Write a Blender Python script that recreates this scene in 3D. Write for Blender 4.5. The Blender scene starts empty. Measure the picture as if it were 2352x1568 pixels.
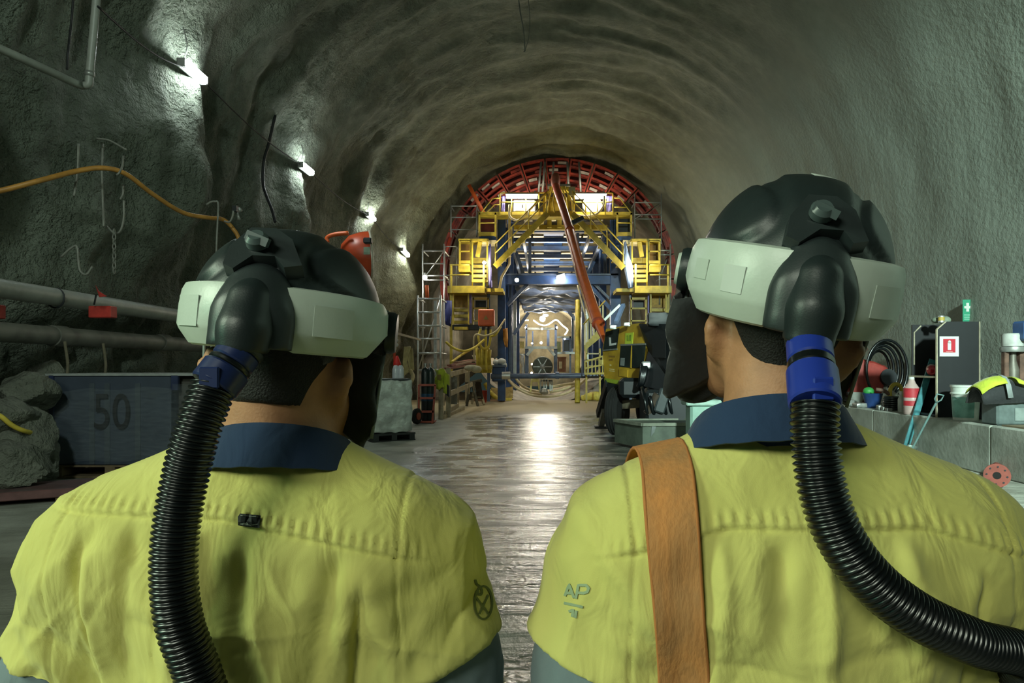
import bpy, math, random
import numpy as np
from mathutils import Vector, Matrix, noise, Euler
from mathutils.bvhtree import BVHTree
PI = math.pi
random.seed(7)
SC = bpy.context.scene
COL = SC.collection
# ------------------------------------------------------------------ camera, exposure, world, lamps out of frame
F, VX, VY, CZ = 1568.0, 1250.0, 840.0, 1.6      # focal length and vanishing point in pixels, eye height in metres
cam_d = bpy.data.cameras.new('camera'); cam = bpy.data.objects.new('camera', cam_d); COL.objects.link(cam)
cam.location = (0, 0, CZ); cam.rotation_euler = (PI/2, 0, 0)
cam_d.sensor_width = 36.0; cam_d.lens = 36.0*F/2352.0
cam_d.shift_x = -(VX-1176.0)/2352.0; cam_d.shift_y = (VY-784.0)/2352.0
cam_d.clip_start = 0.05; cam_d.clip_end = 300
SC.camera = cam
vs = SC.view_settings
vs.view_transform = 'Standard'; vs.look = 'None'; vs.gamma = 1.0; vs.use_curve_mapping = False
vs.exposure = 0.0
SC.display_settings.display_device = 'sRGB'
cy = SC.cycles
cy.max_bounces = 5; cy.diffuse_bounces = 3; cy.glossy_bounces = 3; cy.transmission_bounces = 4; cy.transparent_max_bounces = 8; cy.volume_bounces = 0
cy.caustics_reflective = False; cy.caustics_refractive = False
cy.sample_clamp_indirect = 4.0
cy.use_denoising = True
cy.use_adaptive_sampling = True; cy.adaptive_threshold = 0.02

wd = bpy.data.worlds.new('world'); SC.world = wd; wd.use_nodes = True
wd.node_tree.nodes['Background'].inputs[0].default_value = (0.050, 0.080, 0.070, 1)
wd.node_tree.nodes['Background'].inputs[1].default_value = 0.35

def lamp(name, kind, loc, target, power, col, size=0.5, sizey=None, spot=None):
    d = bpy.data.lights.new(name, kind); d.energy = power; d.color = col
    if kind == 'AREA':
        d.shape = 'RECTANGLE'; d.size = size; d.size_y = sizey or size
    else:
        d.shadow_soft_size = size
    if spot: d.spot_size = spot; d.spot_blend = 0.6
    o = bpy.data.objects.new(name, d); COL.objects.link(o); o.location = loc
    o.rotation_euler = (Vector(target)-Vector(loc)).to_track_quat('-Z', 'Y').to_euler()
    return o
# unseen fill lamps added behind the camera to light the workers and side walls
lamp('rear_fill_lamp', 'AREA', (-3.2, -4.6, 4.9), (0.0, 0.9, 1.2), 245, (0.90, 1.0, 0.80), 2.6, 1.4)
lamp('rear_fill_lamp', 'SPOT', (4.5, -5.5, 7.6), (8.3, 11.5, 2.4), 26000, (0.76, 1.0, 0.90), 0.5, spot=0.85)
lamp('rear_fill_lamp', 'SPOT', (-1.5, -4.0, 8.6), (-7.5, 8.5, 4.2), 2000, (0.82, 1.0, 0.88), 0.4, spot=0.95)
# unseen key and green accent lamps left of the workers, inferred from their highlights
lamp('green_side_lamp', 'AREA', (-3.3, -0.2, 3.0), (0.0, 0.8, 1.4), 72, (0.82, 1.0, 0.74), 0.9, 0.9)
lamp('green_side_lamp', 'AREA', (-2.3, 0.1, 2.0), (0.0, 0.75, 1.6), 2.5, (0.0, 1.0, 0.50), 0.12, 0.5)

# ------------------------------------------------------------------ helpers
def P(px, py, d):
    "photo pixel at distance d along the tunnel -> world point"
    return Vector(((px-VX)/F*d, d, CZ-(py-VY)/F*d))
def PF(px, py):
    "photo pixel on the floor -> world point"
    d = F*CZ/(py-VY); return P(px, py, d)
def lin(h):
    if isinstance(h, str):
        h = h.lstrip('#'); c = [int(h[i:i+2], 16)/255 for i in (0, 2, 4)]
    else: c = list(h)
    return tuple(x/12.92 if x <= 0.04045 else ((x+0.055)/1.055)**2.4 for x in c)
_M = {}
def M(name, col, rough=0.6, metal=0.0, var=0.18, vs_=6.0, bump=0.0, bs=40.0, coat=0.0, col2=None, spec=0.5, sheen=0.0, stretch=(1,1,1), trans=0.0):
    "procedural material: colour with grain, optional second colour in patches, relief"
    if name in _M: return _M[name]
    m = bpy.data.materials.new(name); m.use_nodes = True; nt = m.node_tree; b = nt.nodes['Principled BSDF']
    c = lin(col); c2 = lin(col2) if col2 else tuple(x*(1-var*1.6) for x in c)
    tc = nt.nodes.new('ShaderNodeTexCoord'); mp = nt.nodes.new('ShaderNodeMapping'); mp.inputs['Scale'].default_value = stretch
    nt.links.new(tc.outputs['Object'], mp.inputs[0])
    n = nt.nodes.new('ShaderNodeTexNoise'); n.inputs['Scale'].default_value = vs_; n.inputs['Detail'].default_value = 5; n.inputs['Roughness'].default_value = 0.6
    nt.links.new(mp.outputs[0], n.inputs['Vector'])
    r = nt.nodes.new('ShaderNodeValToRGB'); r.color_ramp.elements[0].position = 0.36; r.color_ramp.elements[1].position = 0.62
    r.color_ramp.elements[0].color = (*c2, 1); r.color_ramp.elements[1].color = (*c, 1)
    nt.links.new(n.outputs['Fac'], r.inputs[0]); nt.links.new(r.outputs[0], b.inputs['Base Color'])
    b.inputs['Roughness'].default_value = rough; b.inputs['Metallic'].default_value = metal
    b.inputs['Specular IOR Level'].default_value = spec
    if coat: b.inputs['Coat Weight'].default_value = coat; b.inputs['Coat Roughness'].default_value = 0.1
    if sheen: b.inputs['Sheen Weight'].default_value = sheen
    if trans: b.inputs['Transmission Weight'].default_value = trans
    if bump:
        n2 = nt.nodes.new('ShaderNodeTexNoise'); n2.inputs['Scale'].default_value = bs; n2.inputs['Detail'].default_value = 4
        nt.links.new(mp.outputs[0], n2.inputs['Vector'])
        bp = nt.nodes.new('ShaderNodeBump'); bp.inputs['Strength'].default_value = min(1, bump); bp.inputs['Distance'].default_value = 0.02*max(1, bump)
        nt.links.new(n2.outputs['Fac'], bp.inputs['Height']); nt.links.new(bp.outputs[0], b.inputs['Normal'])
    _M[name] = m
    return m
def E(name, col, strength):
    if name in _M: return _M[name]
    m = bpy.data.materials.new(name); m.use_nodes = True; nt = m.node_tree
    for n in list(nt.nodes): nt.nodes.remove(n)
    e = nt.nodes.new('ShaderNodeEmission'); o = nt.nodes.new('ShaderNodeOutputMaterial')
    e.inputs[0].default_value = (*col, 1); e.inputs[1].default_value = strength
    nt.links.new(e.outputs[0], o.inputs[0]); _M[name] = m
    return m
def film(name, col, alpha, rough=0.15):
    "clear wrapping film: part transparent, part glossy"
    if name in _M: return _M[name]
    m = bpy.data.materials.new(name); m.use_nodes = True; nt = m.node_tree; b = nt.nodes['Principled BSDF']
    out = nt.nodes['Material Output']
    b.inputs['Base Color'].default_value = (*lin(col), 1); b.inputs['Roughness'].default_value = rough
    t = nt.nodes.new('ShaderNodeBsdfTransparent'); mx = nt.nodes.new('ShaderNodeMixShader')
    tc = nt.nodes.new('ShaderNodeTexCoord'); mp = nt.nodes.new('ShaderNodeMapping'); mp.inputs['Scale'].default_value = (3, 3, 14)
    mp.inputs['Rotation'].default_value = (0.1, 0.25, 0.1)
    n = nt.nodes.new('ShaderNodeTexNoise'); n.inputs['Scale'].default_value = 2.0; n.inputs['Detail'].default_value = 6
    nt.links.new(tc.outputs['Object'], mp.inputs[0]); nt.links.new(mp.outputs[0], n.inputs['Vector'])
    ml = nt.nodes.new('ShaderNodeMath'); ml.operation = 'MULTIPLY'; ml.inputs[1].default_value = alpha*2
    nt.links.new(n.outputs['Fac'], ml.inputs[0]); nt.links.new(ml.outputs[0], mx.inputs[0])
    bp = nt.nodes.new('ShaderNodeBump'); bp.inputs['Strength'].default_value = 0.8; bp.inputs['Distance'].default_value = 0.03
    nt.links.new(n.outputs['Fac'], bp.inputs['Height']); nt.links.new(bp.outputs[0], b.inputs['Normal'])
    nt.links.new(t.outputs[0], mx.inputs[1]); nt.links.new(b.outputs[0], mx.inputs[2]); nt.links.new(mx.outputs[0], out.inputs[0])
    _M[name] = m
    return m

def spline(pts, n=8):
    "Catmull-Rom through points"
    pts = [Vector(p) for p in pts]; out = []
    for i in range(len(pts)-1):
        a = pts[i-1] if i else pts[0]*2-pts[1]; b, c = pts[i], pts[i+1]
        d = pts[i+2] if i+2 < len(pts) else pts[-1]*2-pts[-2]
        for k in range(n):
            t = k/n
            out.append(0.5*((2*b)+(c-a)*t+(2*a-5*b+4*c-d)*t*t+(3*b-a-3*c+d)*t**3))
    out.append(pts[-1]); return out
class MB:
    "collects shapes in world space, builds ONE mesh object"
    def __init__(s): s.v = []; s.f = []
    def add(s, v, f):
        o = len(s.v); s.v += [tuple(p) for p in v]; s.f += [tuple(i+o for i in q) for q in f]; return s
    def box(s, c, size, rot=None, chamfer=0.0):
        x, y, z = [k/2 for k in size]; c = Vector(c)
        R = rot if rot is not None else Matrix.Identity(3)
        if chamfer <= 0:
            v = [(-x,-y,-z),(x,-y,-z),(x,y,-z),(-x,y,-z),(-x,-y,z),(x,-y,z),(x,y,z),(-x,y,z)]
            f = [(0,3,2,1),(4,5,6,7),(0,1,5,4),(1,2,6,5),(2,3,7,6),(3,0,4,7)]
        else:
            k = min(chamfer, x*0.9, y*0.9, z*0.9); v = []; f = []
            for sx in (-1, 1):
                for sy in (-1, 1):
                    for sz in (-1, 1):
                        v += [(sx*(x-k), sy*(y-k), sz*z), (sx*(x-k), sy*y, sz*(z-k)), (sx*x, sy*(y-k), sz*(z-k))]
            I = lambda sx, sy, sz, k_: ((sx > 0)*4+(sy > 0)*2+(sz > 0))*3+k_
            def q(*ids):
                a, b, c_ = [Vector(v[i]) for i in ids[:3]]
                cen = sum((Vector(v[i]) for i in ids), Vector())/len(ids)
                f.append(ids if (b-a).cross(c_-a).dot(cen) > 0 else tuple(reversed(ids)))
            for sz in (-1, 1): q(I(-1,-1,sz,0), I(1,-1,sz,0), I(1,1,sz,0), I(-1,1,sz,0))
            for sy in (-1, 1): q(I(-1,sy,-1,1), I(1,sy,-1,1), I(1,sy,1,1), I(-1,sy,1,1))
            for sx in (-1, 1): q(I(sx,-1,-1,2), I(sx,1,-1,2), I(sx,1,1,2), I(sx,-1,1,2))
            for sx in (-1, 1):
                for sy in (-1, 1): q(I(sx,sy,-1,1), I(sx,sy,1,1), I(sx,sy,1,2), I(sx,sy,-1,2))
                for sz in (-1, 1): q(I(sx,-1,sz,0), I(sx,1,sz,0), I(sx,1,sz,2), I(sx,-1,sz,2))
            for sy in (-1, 1):
                for sz in (-1, 1): q(I(-1,sy,sz,0), I(1,sy,sz,0), I(1,sy,sz,1), I(-1,sy,sz,1))
            for sx in (-1, 1):
                for sy in (-1, 1):
                    for sz in (-1, 1): q(I(sx,sy,sz,0), I(sx,sy,sz,1), I(sx,sy,sz,2))
        return s.add([c+R@Vector(p) for p in v], f)
    def bar(s, p, q, w, h=None, up=(0, 0, 1), chamfer=0.0):
        "box beam from p to q, w wide, h deep (along up)"
        p, q = Vector(p), Vector(q); d = q-p; L = d.length; d = d.normalized(); up = Vector(up)
        if abs(d.dot(up)) > 0.98: up = Vector((0, 1, 0))
        x = d.cross(up).normalized(); z = x.cross(d).normalized()
        R = Matrix((x, d, z)).transposed()
        return s.box((p+q)/2, (w, L, h or w), R, chamfer)
    def tube(s, pts, r, n=8, caps=True, closed=False):
        pts = [Vector(p) for p in pts]; N = len(pts); v = []; f = []
        rr = r if callable(r) else ((lambda t: r[min(len(r)-1, int(round(t*(len(r)-1))))]) if isinstance(r, (list, tuple)) else (lambda t: r))
        prev = None
        for i, p in enumerate(pts):
            if closed: t = pts[(i+1) % N]-pts[i-1]
            else: t = pts[min(i+1, N-1)]-pts[max(i-1, 0)]
            t = t.normalized() if t.length > 1e-9 else Vector((0, 0, 1))
            if prev is None:
                a = Vector((0, 0, 1)) if abs(t.z) < 0.9 else Vector((1, 0, 0)); u = t.cross(a).normalized()
            else:
                u = prev-t*prev.dot(t); u = u.normalized() if u.length > 1e-6 else t.orthogonal().normalized()
            prev = u; w = t.cross(u); R = rr(i/max(1, N-1))
            v += [p+(u*math.cos(2*PI*k/n)+w*math.sin(2*PI*k/n))*R for k in range(n)]
        for i in range(N if closed else N-1):
            j = (i+1) % N
            f += [(i*n+k, i*n+(k+1) % n, j*n+(k+1) % n, j*n+k) for k in range(n)]
        if caps and not closed: f += [tuple(reversed(range(n))), tuple((N-1)*n+k for k in range(n))]
        return s.add(v, f)
    def cyl(s, p, q, r, n=16, r2=None): return s.tube([p, q], [r, r2 if r2 is not None else r], n)
    def lathe(s, prof, base, axis=(0, 0, 1), n=24, sx=1.0):
        "profile [(radius, height)] turned about the axis at base"
        b = Vector(base); a = Vector(axis).normalized(); u = a.orthogonal().normalized(); w = a.cross(u); v = []; f = []
        for (r, h) in prof: v += [b+a*h+(u*math.cos(2*PI*k/n)*sx+w*math.sin(2*PI*k/n))*r for k in range(n)]
        for i in range(len(prof)-1): f += [(i*n+k, i*n+(k+1) % n, (i+1)*n+(k+1) % n, (i+1)*n+k) for k in range(n)]
        f += [tuple(reversed(range(n))), tuple((len(prof)-1)*n+k for k in range(n))]
        return s.add(v, f)
    def ball(s, c, r, n=14, m=9, rot=None):
        r = Vector(r) if not isinstance(r, (int, float)) else Vector((r, r, r)); c = Vector(c); v = []; f = []
        R = rot if rot is not None else Matrix.Identity(3)
        for i in range(m+1):
            th = PI*i/m
            for k in range(n):
                ph = 2*PI*k/n; v.append(c+R@Vector((r.x*math.sin(th)*math.cos(ph), r.y*math.sin(th)*math.sin(ph), r.z*math.cos(th))))
        for i in range(m): f += [(i*n+k, (i+1)*n+k, (i+1)*n+(k+1) % n, i*n+(k+1) % n) for k in range(n)]
        return s.add(v, f)
    def prism(s, poly, vec):
        "polygon of 3D points swept along vec"
        p = [Vector(a) for a in poly]; n = len(p); vec = Vector(vec)
        return s.add(p+[a+vec for a in p], [tuple(reversed(range(n))), tuple(range(n, 2*n))]+[(i, (i+1) % n, n+(i+1) % n, n+i) for i in range(n)])
    def grid(s, rows, thick=None):
        "rows of points -> sheet, doubled by thick (vector or float along normal)"
        R, C = len(rows), len(rows[0]); v = [Vector(p) for r in rows for p in r]
        f = [(i*C+j, i*C+j+1, (i+1)*C+j+1, (i+1)*C+j) for i in range(R-1) for j in range(C-1)]
        if thick is None: return s.add(v, f)
        nrm = [Vector((0, 0, 0)) for _ in v]
        for q in f:
            k = (v[q[1]]-v[q[0]]).cross(v[q[3]]-v[q[0]])
            for i in q: nrm[i] = nrm[i]+k
        w = [p+(n_.normalized()*thick if n_.length > 1e-12 else Vector((0, 0, thick))) for p, n_ in zip(v, nrm)]
        N = len(v); g = [tuple(reversed(q)) for q in f]+[tuple(i+N for i in q) for q in f]
        bd = [i for i in range(C)]+[i*C+C-1 for i in range(1, R)]+[(R-1)*C+j for j in range(C-2, -1, -1)]+[i*C for i in range(R-2, 0, -1)]
        for a, b in zip(bd, bd[1:]+bd[:1]): g.append((a, b, b+N, a+N))
        return s.add(v+w, g)
    def build(s, name, mat, parent=None, smooth=False, label=None, fix=True):
        me = bpy.data.meshes.new(name)
        o = Vector(parent['_o']) if parent is not None and '_o' in parent else Vector((0, 0, 0))
        me.from_pydata([Vector(p)-o for p in s.v], [], s.f)
        if fix:
            import bmesh
            bm = bmesh.new(); bm.from_mesh(me); bmesh.ops.recalc_face_normals(bm, faces=bm.faces); bm.to_mesh(me); bm.free()
        if smooth:
            if smooth is True: me.polygons.foreach_set('use_smooth', [True]*len(me.polygons))
            else: me.shade_smooth(); me.set_sharp_from_angle(angle=math.radians(smooth))
        me.materials.append(mat)
        ob = bpy.data.objects.new(name, me); COL.objects.link(ob)
        if parent is not None: ob.parent = parent; ob['_o'] = tuple(o)
        if label: ob['label'] = label
        return ob
def thing(name, label, cat, loc, group=None):
    "Empty at the thing's base that parents its parts"
    o = bpy.data.objects.new(name, None); COL.objects.link(o); o.location = loc; o['_o'] = tuple(loc)
    o.empty_display_size = 0.1; o['label'] = label; o['category'] = cat
    if group: o['group'] = group
    return o
def single(mb, name, mat, label, cat, group=None, smooth=False, kind=None):
    "a thing that is one mesh, its origin at its base"
    c = [sum(p[i] for p in mb.v)/len(mb.v) for i in range(3)]; c[2] = min(p[2] for p in mb.v)
    mb.v = [(p[0]-c[0], p[1]-c[1], p[2]-c[2]) for p in mb.v]
    o = mb.build(name, mat, None, smooth); o.location = c; o['label'] = label; o['category'] = cat; o['_o'] = tuple(c)
    if group: o['group'] = group
    if kind: o['kind'] = kind
    return o
def struct(mb, name, mat, smooth=False, parent=None, fix=True):
    o = mb.build(name, mat, parent, smooth, fix=fix)
    if parent is None: o['kind'] = 'structure'
    return o
def children(o): return [c for c in bpy.data.objects if c.parent == o]
def copy_tree(root, loc, label, rz=0.0, scale=None):
    "a copy of a thing with copies of its parts and sub-parts"
    def rec(o, par):
        c = o.copy(); COL.objects.link(c)
        if par is not None: c.parent = par
        for ch in o.children: rec(ch, c)
        return c
    r = rec(root, None); r.location = loc; r.rotation_euler = (0, 0, rz); r['label'] = label; r['_o'] = tuple(loc)
    if scale: r.scale = scale
    return r
def text_mb(txt, size, origin, xdir, ydir, depth=0.004, align='CENTER'):
    "flat lettering as mesh"
    cu = bpy.data.curves.new('lettering', 'FONT'); cu.body = txt; cu.size = size; cu.align_x = align; cu.align_y = 'CENTER'; cu.extrude = 0.0
    ob = bpy.data.objects.new('lettering', cu); COL.objects.link(ob)
    dg = bpy.context.evaluated_depsgraph_get(); me = ob.evaluated_get(dg).to_mesh()
    x, y = Vector(xdir).normalized(), Vector(ydir).normalized(); n = x.cross(y); o = Vector(origin)
    mb = MB(); mb.add([o+x*v.co.x+y*v.co.y+n*depth for v in me.vertices], [tuple(p.vertices) for p in me.polygons])
    ob.evaluated_get(dg).to_mesh_clear(); bpy.data.objects.remove(ob); bpy.data.curves.remove(cu)
    return mb
# ---- signed-distance bodies
def smin(a, b, k):
    h = np.clip(0.5+0.5*(b-a)/k, 0, 1); return b+(a-b)*h-k*h*(1-h)
class SDF:
    def __init__(s, lo, hi, h):
        s.lo = np.array(lo, np.float32); s.h = h
        s.n = np.ceil((np.array(hi)-np.array(lo))/h).astype(int)+1
        s.d = np.full(tuple(s.n), 1.0, np.float32)
    def _blk(s, lo, hi):
        i0 = np.clip(np.floor((np.array(lo)-s.lo)/s.h).astype(int), 0, s.n-1); i1 = np.clip(np.ceil((np.array(hi)-s.lo)/s.h).astype(int)+1, 1, s.n)
        ax = [s.lo[k]+s.h*np.arange(i0[k], i1[k], dtype=np.float32) for k in range(3)]
        return tuple(slice(a, b) for a, b in zip(i0, i1)), np.meshgrid(*ax, indexing='ij')
    def _put(s, sl, d, k, op):
        if op == 'u': s.d[sl] = smin(s.d[sl], d, k) if k > 0 else np.minimum(s.d[sl], d)
        else: s.d[sl] = -smin(-s.d[sl], d, k)
    def cone(s, a, b, ra, rb, k=0.02, op='u', sq=(1, 1, 1)):
        a, b = np.array(a, float), np.array(b, float); sq = np.array(sq, float); R = max(ra, rb)/min(sq)+0.08+k
        sl, (X, Y, Z) = s._blk(np.minimum(a, b)-R, np.maximum(a, b)+R)
        d = b-a; L = max(1e-9, (d*d*sq*sq).sum()); t = np.clip(((X-a[0])*d[0]*sq[0]**2+(Y-a[1])*d[1]*sq[1]**2+(Z-a[2])*d[2]*sq[2]**2)/L, 0, 1)
        q = np.sqrt(((X-a[0]-t*d[0])*sq[0])**2+((Y-a[1]-t*d[1])*sq[1])**2+((Z-a[2]-t*d[2])*sq[2])**2)-(ra+(rb-ra)*t)
        s._put(sl, q, k, op); return s
    def chain(s, pts, rs, k=0.02, op='u', sq=(1, 1, 1)):
        for i in range(len(pts)-1): s.cone(pts[i], pts[i+1], rs[i], rs[i+1], k, op, sq)
        return s
    def ell(s, c, r, k=0.02, op='u', rot=None):
        c = np.array(c, float); r = np.array(r, float); R = r.max()+0.08+k
        sl, (X, Y, Z) = s._blk(c-R, c+R); q = np.stack([X-c[0], Y-c[1], Z-c[2]], -1)
        if rot is not None: q = q@np.array(rot)        # columns of rot = local axes
        k0 = np.sqrt(((q/r)**2).sum(-1)); k1 = np.sqrt(((q/(r*r))**2).sum(-1))+1e-9
        s._put(sl, k0*(k0-1)/k1, k, op); return s
    def cut(s, p, nrm, k=0.0):
        "remove the side the normal points to"
        sl, (X, Y, Z) = s._blk(s.lo, s.lo+s.h*s.n); nrm = np.array(nrm, float); nrm /= np.linalg.norm(nrm)
        q = (X-p[0])*nrm[0]+(Y-p[1])*nrm[1]+(Z-p[2])*nrm[2]
        s.d = np.maximum(s.d, q); return s
    def mesh(s):
        d = s.d; n = d.shape; ins = d < 0
        cs = [(i, j, k) for i in (0, 1) for j in (0, 1) for k in (0, 1)]
        sub = lambda A, c: A[c[0]:n[0]-1+c[0], c[1]:n[1]-1+c[1], c[2]:n[2]-1+c[2]]
        cnt = sum(sub(ins, c).astype(np.int8) for c in cs); act = (cnt > 0) & (cnt < 8)
        idx = np.argwhere(act); vid = np.full(act.shape, -1, np.int64); vid[act] = np.arange(len(idx))
        val = {c: d[idx[:, 0]+c[0], idx[:, 1]+c[1], idx[:, 2]+c[2]] for c in cs}
        acc = np.zeros((len(idx), 3)); num = np.zeros(len(idx))
        for a in cs:
            for ax in range(3):
                if a[ax] == 0:
                    b = tuple(1 if k == ax else a[k] for k in range(3)); va, vb = val[a], val[b]; m = (va < 0) != (vb < 0)
                    t = np.where(m, va/np.where(m, va-vb, 1), 0); p = np.tile(np.array(a, float), (len(idx), 1)); p[:, ax] += t
                    acc[m] += p[m]; num[m] += 1
        V = (idx+acc/num[:, None])*s.h+s.lo; F_ = []
        for ax in range(3):
            u, w = (ax+1) % 3, (ax+2) % 3
            sl0 = [slice(None)]*3; sl1 = [slice(None)]*3; sl0[ax] = slice(0, n[ax]-1); sl1[ax] = slice(1, n[ax])
            A, B = ins[tuple(sl0)], ins[tuple(sl1)]; e = np.argwhere(A != B)
            e = e[(e[:, u] > 0) & (e[:, w] > 0) & (e[:, u] < n[u]-1) & (e[:, w] < n[w]-1)]
            if not len(e): continue
            fl = A[e[:, 0], e[:, 1], e[:, 2]]; o = []
            for du, dw in ((-1, -1), (0, -1), (0, 0), (-1, 0)):
                c = e.copy(); c[:, u] += du; c[:, w] += dw; o.append(vid[c[:, 0], c[:, 1], c[:, 2]])
            q = np.stack(o, 1); q = np.where(fl[:, None], q, q[:, ::-1]); F_.append(q[(q >= 0).all(1)])
        return V, np.concatenate(F_)
def np_mesh(V, Fq, name, mat, parent=None, off=(0, 0, 0)):
    me = bpy.data.meshes.new(name); V = np.asarray(V, float)-np.array(off)
    me.from_pydata(V.tolist(), [], [tuple(q) for q in np.asarray(Fq).tolist()]); me.polygons.foreach_set('use_smooth', [True]*len(me.polygons))
    me.materials.append(mat); ob = bpy.data.objects.new(name, me); COL.objects.link(ob)
    if parent is not None: ob.parent = parent; ob['_o'] = parent['_o']
    return ob
def relax(V, Fq, it=2, w=0.5):
    "a little smoothing of a quad mesh"
    E_ = np.concatenate([Fq[:, [0, 1]], Fq[:, [1, 2]], Fq[:, [2, 3]], Fq[:, [3, 0]]])
    for _ in range(it):
        a = np.zeros_like(V); c = np.zeros(len(V)); np.add.at(a, E_[:, 0], V[E_[:, 1]]); np.add.at(c, E_[:, 0], 1)
        np.add.at(a, E_[:, 1], V[E_[:, 0]]); np.add.at(c, E_[:, 1], 1); V = V*(1-w)+w*a/c[:, None]
    return V
def vnormals(V, Fq):
    n = np.cross(V[Fq[:, 2]]-V[Fq[:, 0]], V[Fq[:, 3]]-V[Fq[:, 1]]); o = np.zeros_like(V)
    for k in range(4): np.add.at(o, Fq[:, k], n)
    return o/(np.linalg.norm(o, axis=1)[:, None]+1e-12)
# ------------------------------------------------------------------ the tunnel: sprayed-concrete shell, floor, invert, lined tunnel far behind
def shotcrete(name, c1, c2, c3, bump, rough=0.85):
    m = bpy.data.materials.new(name); m.use_nodes = True; nt = m.node_tree; b = nt.nodes['Principled BSDF']
    tc = nt.nodes.new('ShaderNodeTexCoord')
    def noise_(scale, det=6, st=(1, 1, 1), dist=0.0):
        mp = nt.nodes.new('ShaderNodeMapping'); mp.inputs['Scale'].default_value = st
        n = nt.nodes.new('ShaderNodeTexNoise'); n.inputs['Scale'].default_value = scale; n.inputs['Detail'].default_value = det; n.inputs['Distortion'].default_value = dist
        nt.links.new(tc.outputs['Object'], mp.inputs[0]); nt.links.new(mp.outputs[0], n.inputs['Vector']); return n
    n1 = noise_(0.35, 5, (1, 2.2, 1), 0.6); n2 = noise_(3.0, 8)
    r = nt.nodes.new('ShaderNodeValToRGB'); r.color_ramp.elements[0].position = 0.32; r.color_ramp.elements[1].position = 0.68
    r.color_ramp.elements[0].color = (*lin(c1), 1); r.color_ramp.elements[1].color = (*lin(c3), 1)
    e = r.color_ramp.elements.new(0.5); e.color = (*lin(c2), 1)
    ad = nt.nodes.new('ShaderNodeMix'); ad.data_type = 'FLOAT'; ad.inputs[0].default_value = 0.4
    nt.links.new(n1.outputs['Fac'], ad.inputs[2]); nt.links.new(n2.outputs['Fac'], ad.inputs[3])
    nt.links.new(ad.outputs[0], r.inputs[0]); nt.links.new(r.outputs[0], b.inputs['Base Color'])
    b.inputs['Roughness'].default_value = rough; b.inputs['Specular IOR Level'].default_value = 0.25
    g1 = noise_(9.0, 5); g2 = noise_(34.0, 3)
    b1 = nt.nodes.new('ShaderNodeBump'); b1.inputs['Strength'].default_value = bump; b1.inputs['Distance'].default_value = 0.17
    b2 = nt.nodes.new('ShaderNodeBump'); b2.inputs['Strength'].default_value = bump; b2.inputs['Distance'].default_value = 0.05
    nt.links.new(g1.outputs['Fac'], b1.inputs['Height']); nt.links.new(g2.outputs['Fac'], b2.inputs['Height'])
    nt.links.new(b1.outputs[0], b2.inputs['Normal']); nt.links.new(b2.outputs[0], b.inputs['Normal'])
    return m
M_SHELL = shotcrete('sprayed_concrete', '#545b50', '#6a7165', '#838b7e', 0.7)
def shell_blend(m):
    "warm gantry light painted in as a brown dusty tint towards gantry and crown, smoother paler spray on the right side"
    nt = m.node_tree; b = nt.nodes['Principled BSDF']; N = nt.nodes.new; Lk = nt.links.new
    tc = N('ShaderNodeTexCoord'); sp = N('ShaderNodeSeparateXYZ'); Lk(tc.outputs['Object'], sp.inputs[0])
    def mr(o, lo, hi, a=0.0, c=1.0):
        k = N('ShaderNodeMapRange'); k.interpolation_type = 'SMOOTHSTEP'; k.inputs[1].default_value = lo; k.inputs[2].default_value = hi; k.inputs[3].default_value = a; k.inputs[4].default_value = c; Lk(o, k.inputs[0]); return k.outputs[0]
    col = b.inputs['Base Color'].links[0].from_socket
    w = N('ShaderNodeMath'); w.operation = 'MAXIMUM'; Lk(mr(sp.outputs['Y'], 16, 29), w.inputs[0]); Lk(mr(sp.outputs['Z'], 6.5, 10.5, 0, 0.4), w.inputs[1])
    mx = N('ShaderNodeMix'); mx.data_type = 'RGBA'; mx.blend_type = 'MULTIPLY'; mx.inputs[7].default_value = (0.86, 0.74, 0.56, 1)  # brown multiply tint partly stands in for warm lamplight
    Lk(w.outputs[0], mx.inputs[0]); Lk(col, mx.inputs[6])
    m2 = N('ShaderNodeMix'); m2.data_type = 'RGBA'; m2.inputs[7].default_value = (*lin('#8f978c'), 1)
    Lk(mr(sp.outputs['X'], 4.0, 8.0, 0, 0.75), m2.inputs[0]); Lk(mx.outputs[2], m2.inputs[6]); Lk(m2.outputs[2], b.inputs['Base Color'])
    st = mr(sp.outputs['X'], -6, 5.0, 0.8, 0.16)
    for n in nt.nodes:
        if n.type == 'BUMP': Lk(st, n.inputs['Strength'])
shell_blend(M_SHELL)
LAMP_X, LAMP_Z = -6.42, 7.0
LAMP_Y = [12.3, 18.3, 24.4, 28.4]
PROF = [(-8.3,-0.4),(-8.25,1.0),(-7.95,2.1),(-7.5,2.75),(-7.42,3.6),(-7.15,5.2),(-6.72,7.0),(-5.85,8.8),(-4.3,10.5),(-2.0,11.75),(0.6,12.15),(3.2,11.75),(5.5,10.5),(7.1,8.8),(7.95,7.0),(8.25,5.2),(8.3,3.6),(8.3,2.2),(8.3,1.0),(8.3,-0.4)]
def prof_fine(n):
    c = spline([(x, 0, z) for x, z in PROF], 24); L = [0]
    for a, b in zip(c, c[1:]): L.append(L[-1]+(b-a).length)
    out = []; j = 0
    for i in range(n):
        t = L[-1]*i/(n-1)
        while j < len(L)-2 and L[j+1] < t: j += 1
        k = (t-L[j])/max(1e-9, L[j+1]-L[j]); out.append(c[j].lerp(c[j+1], min(1, k)))
    return out
def sstep(a, b, x):
    t = min(1, max(0, (x-a)/(b-a))); return t*t*(3-2*t)
NU = 250
PF_ = prof_fine(NU)
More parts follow.
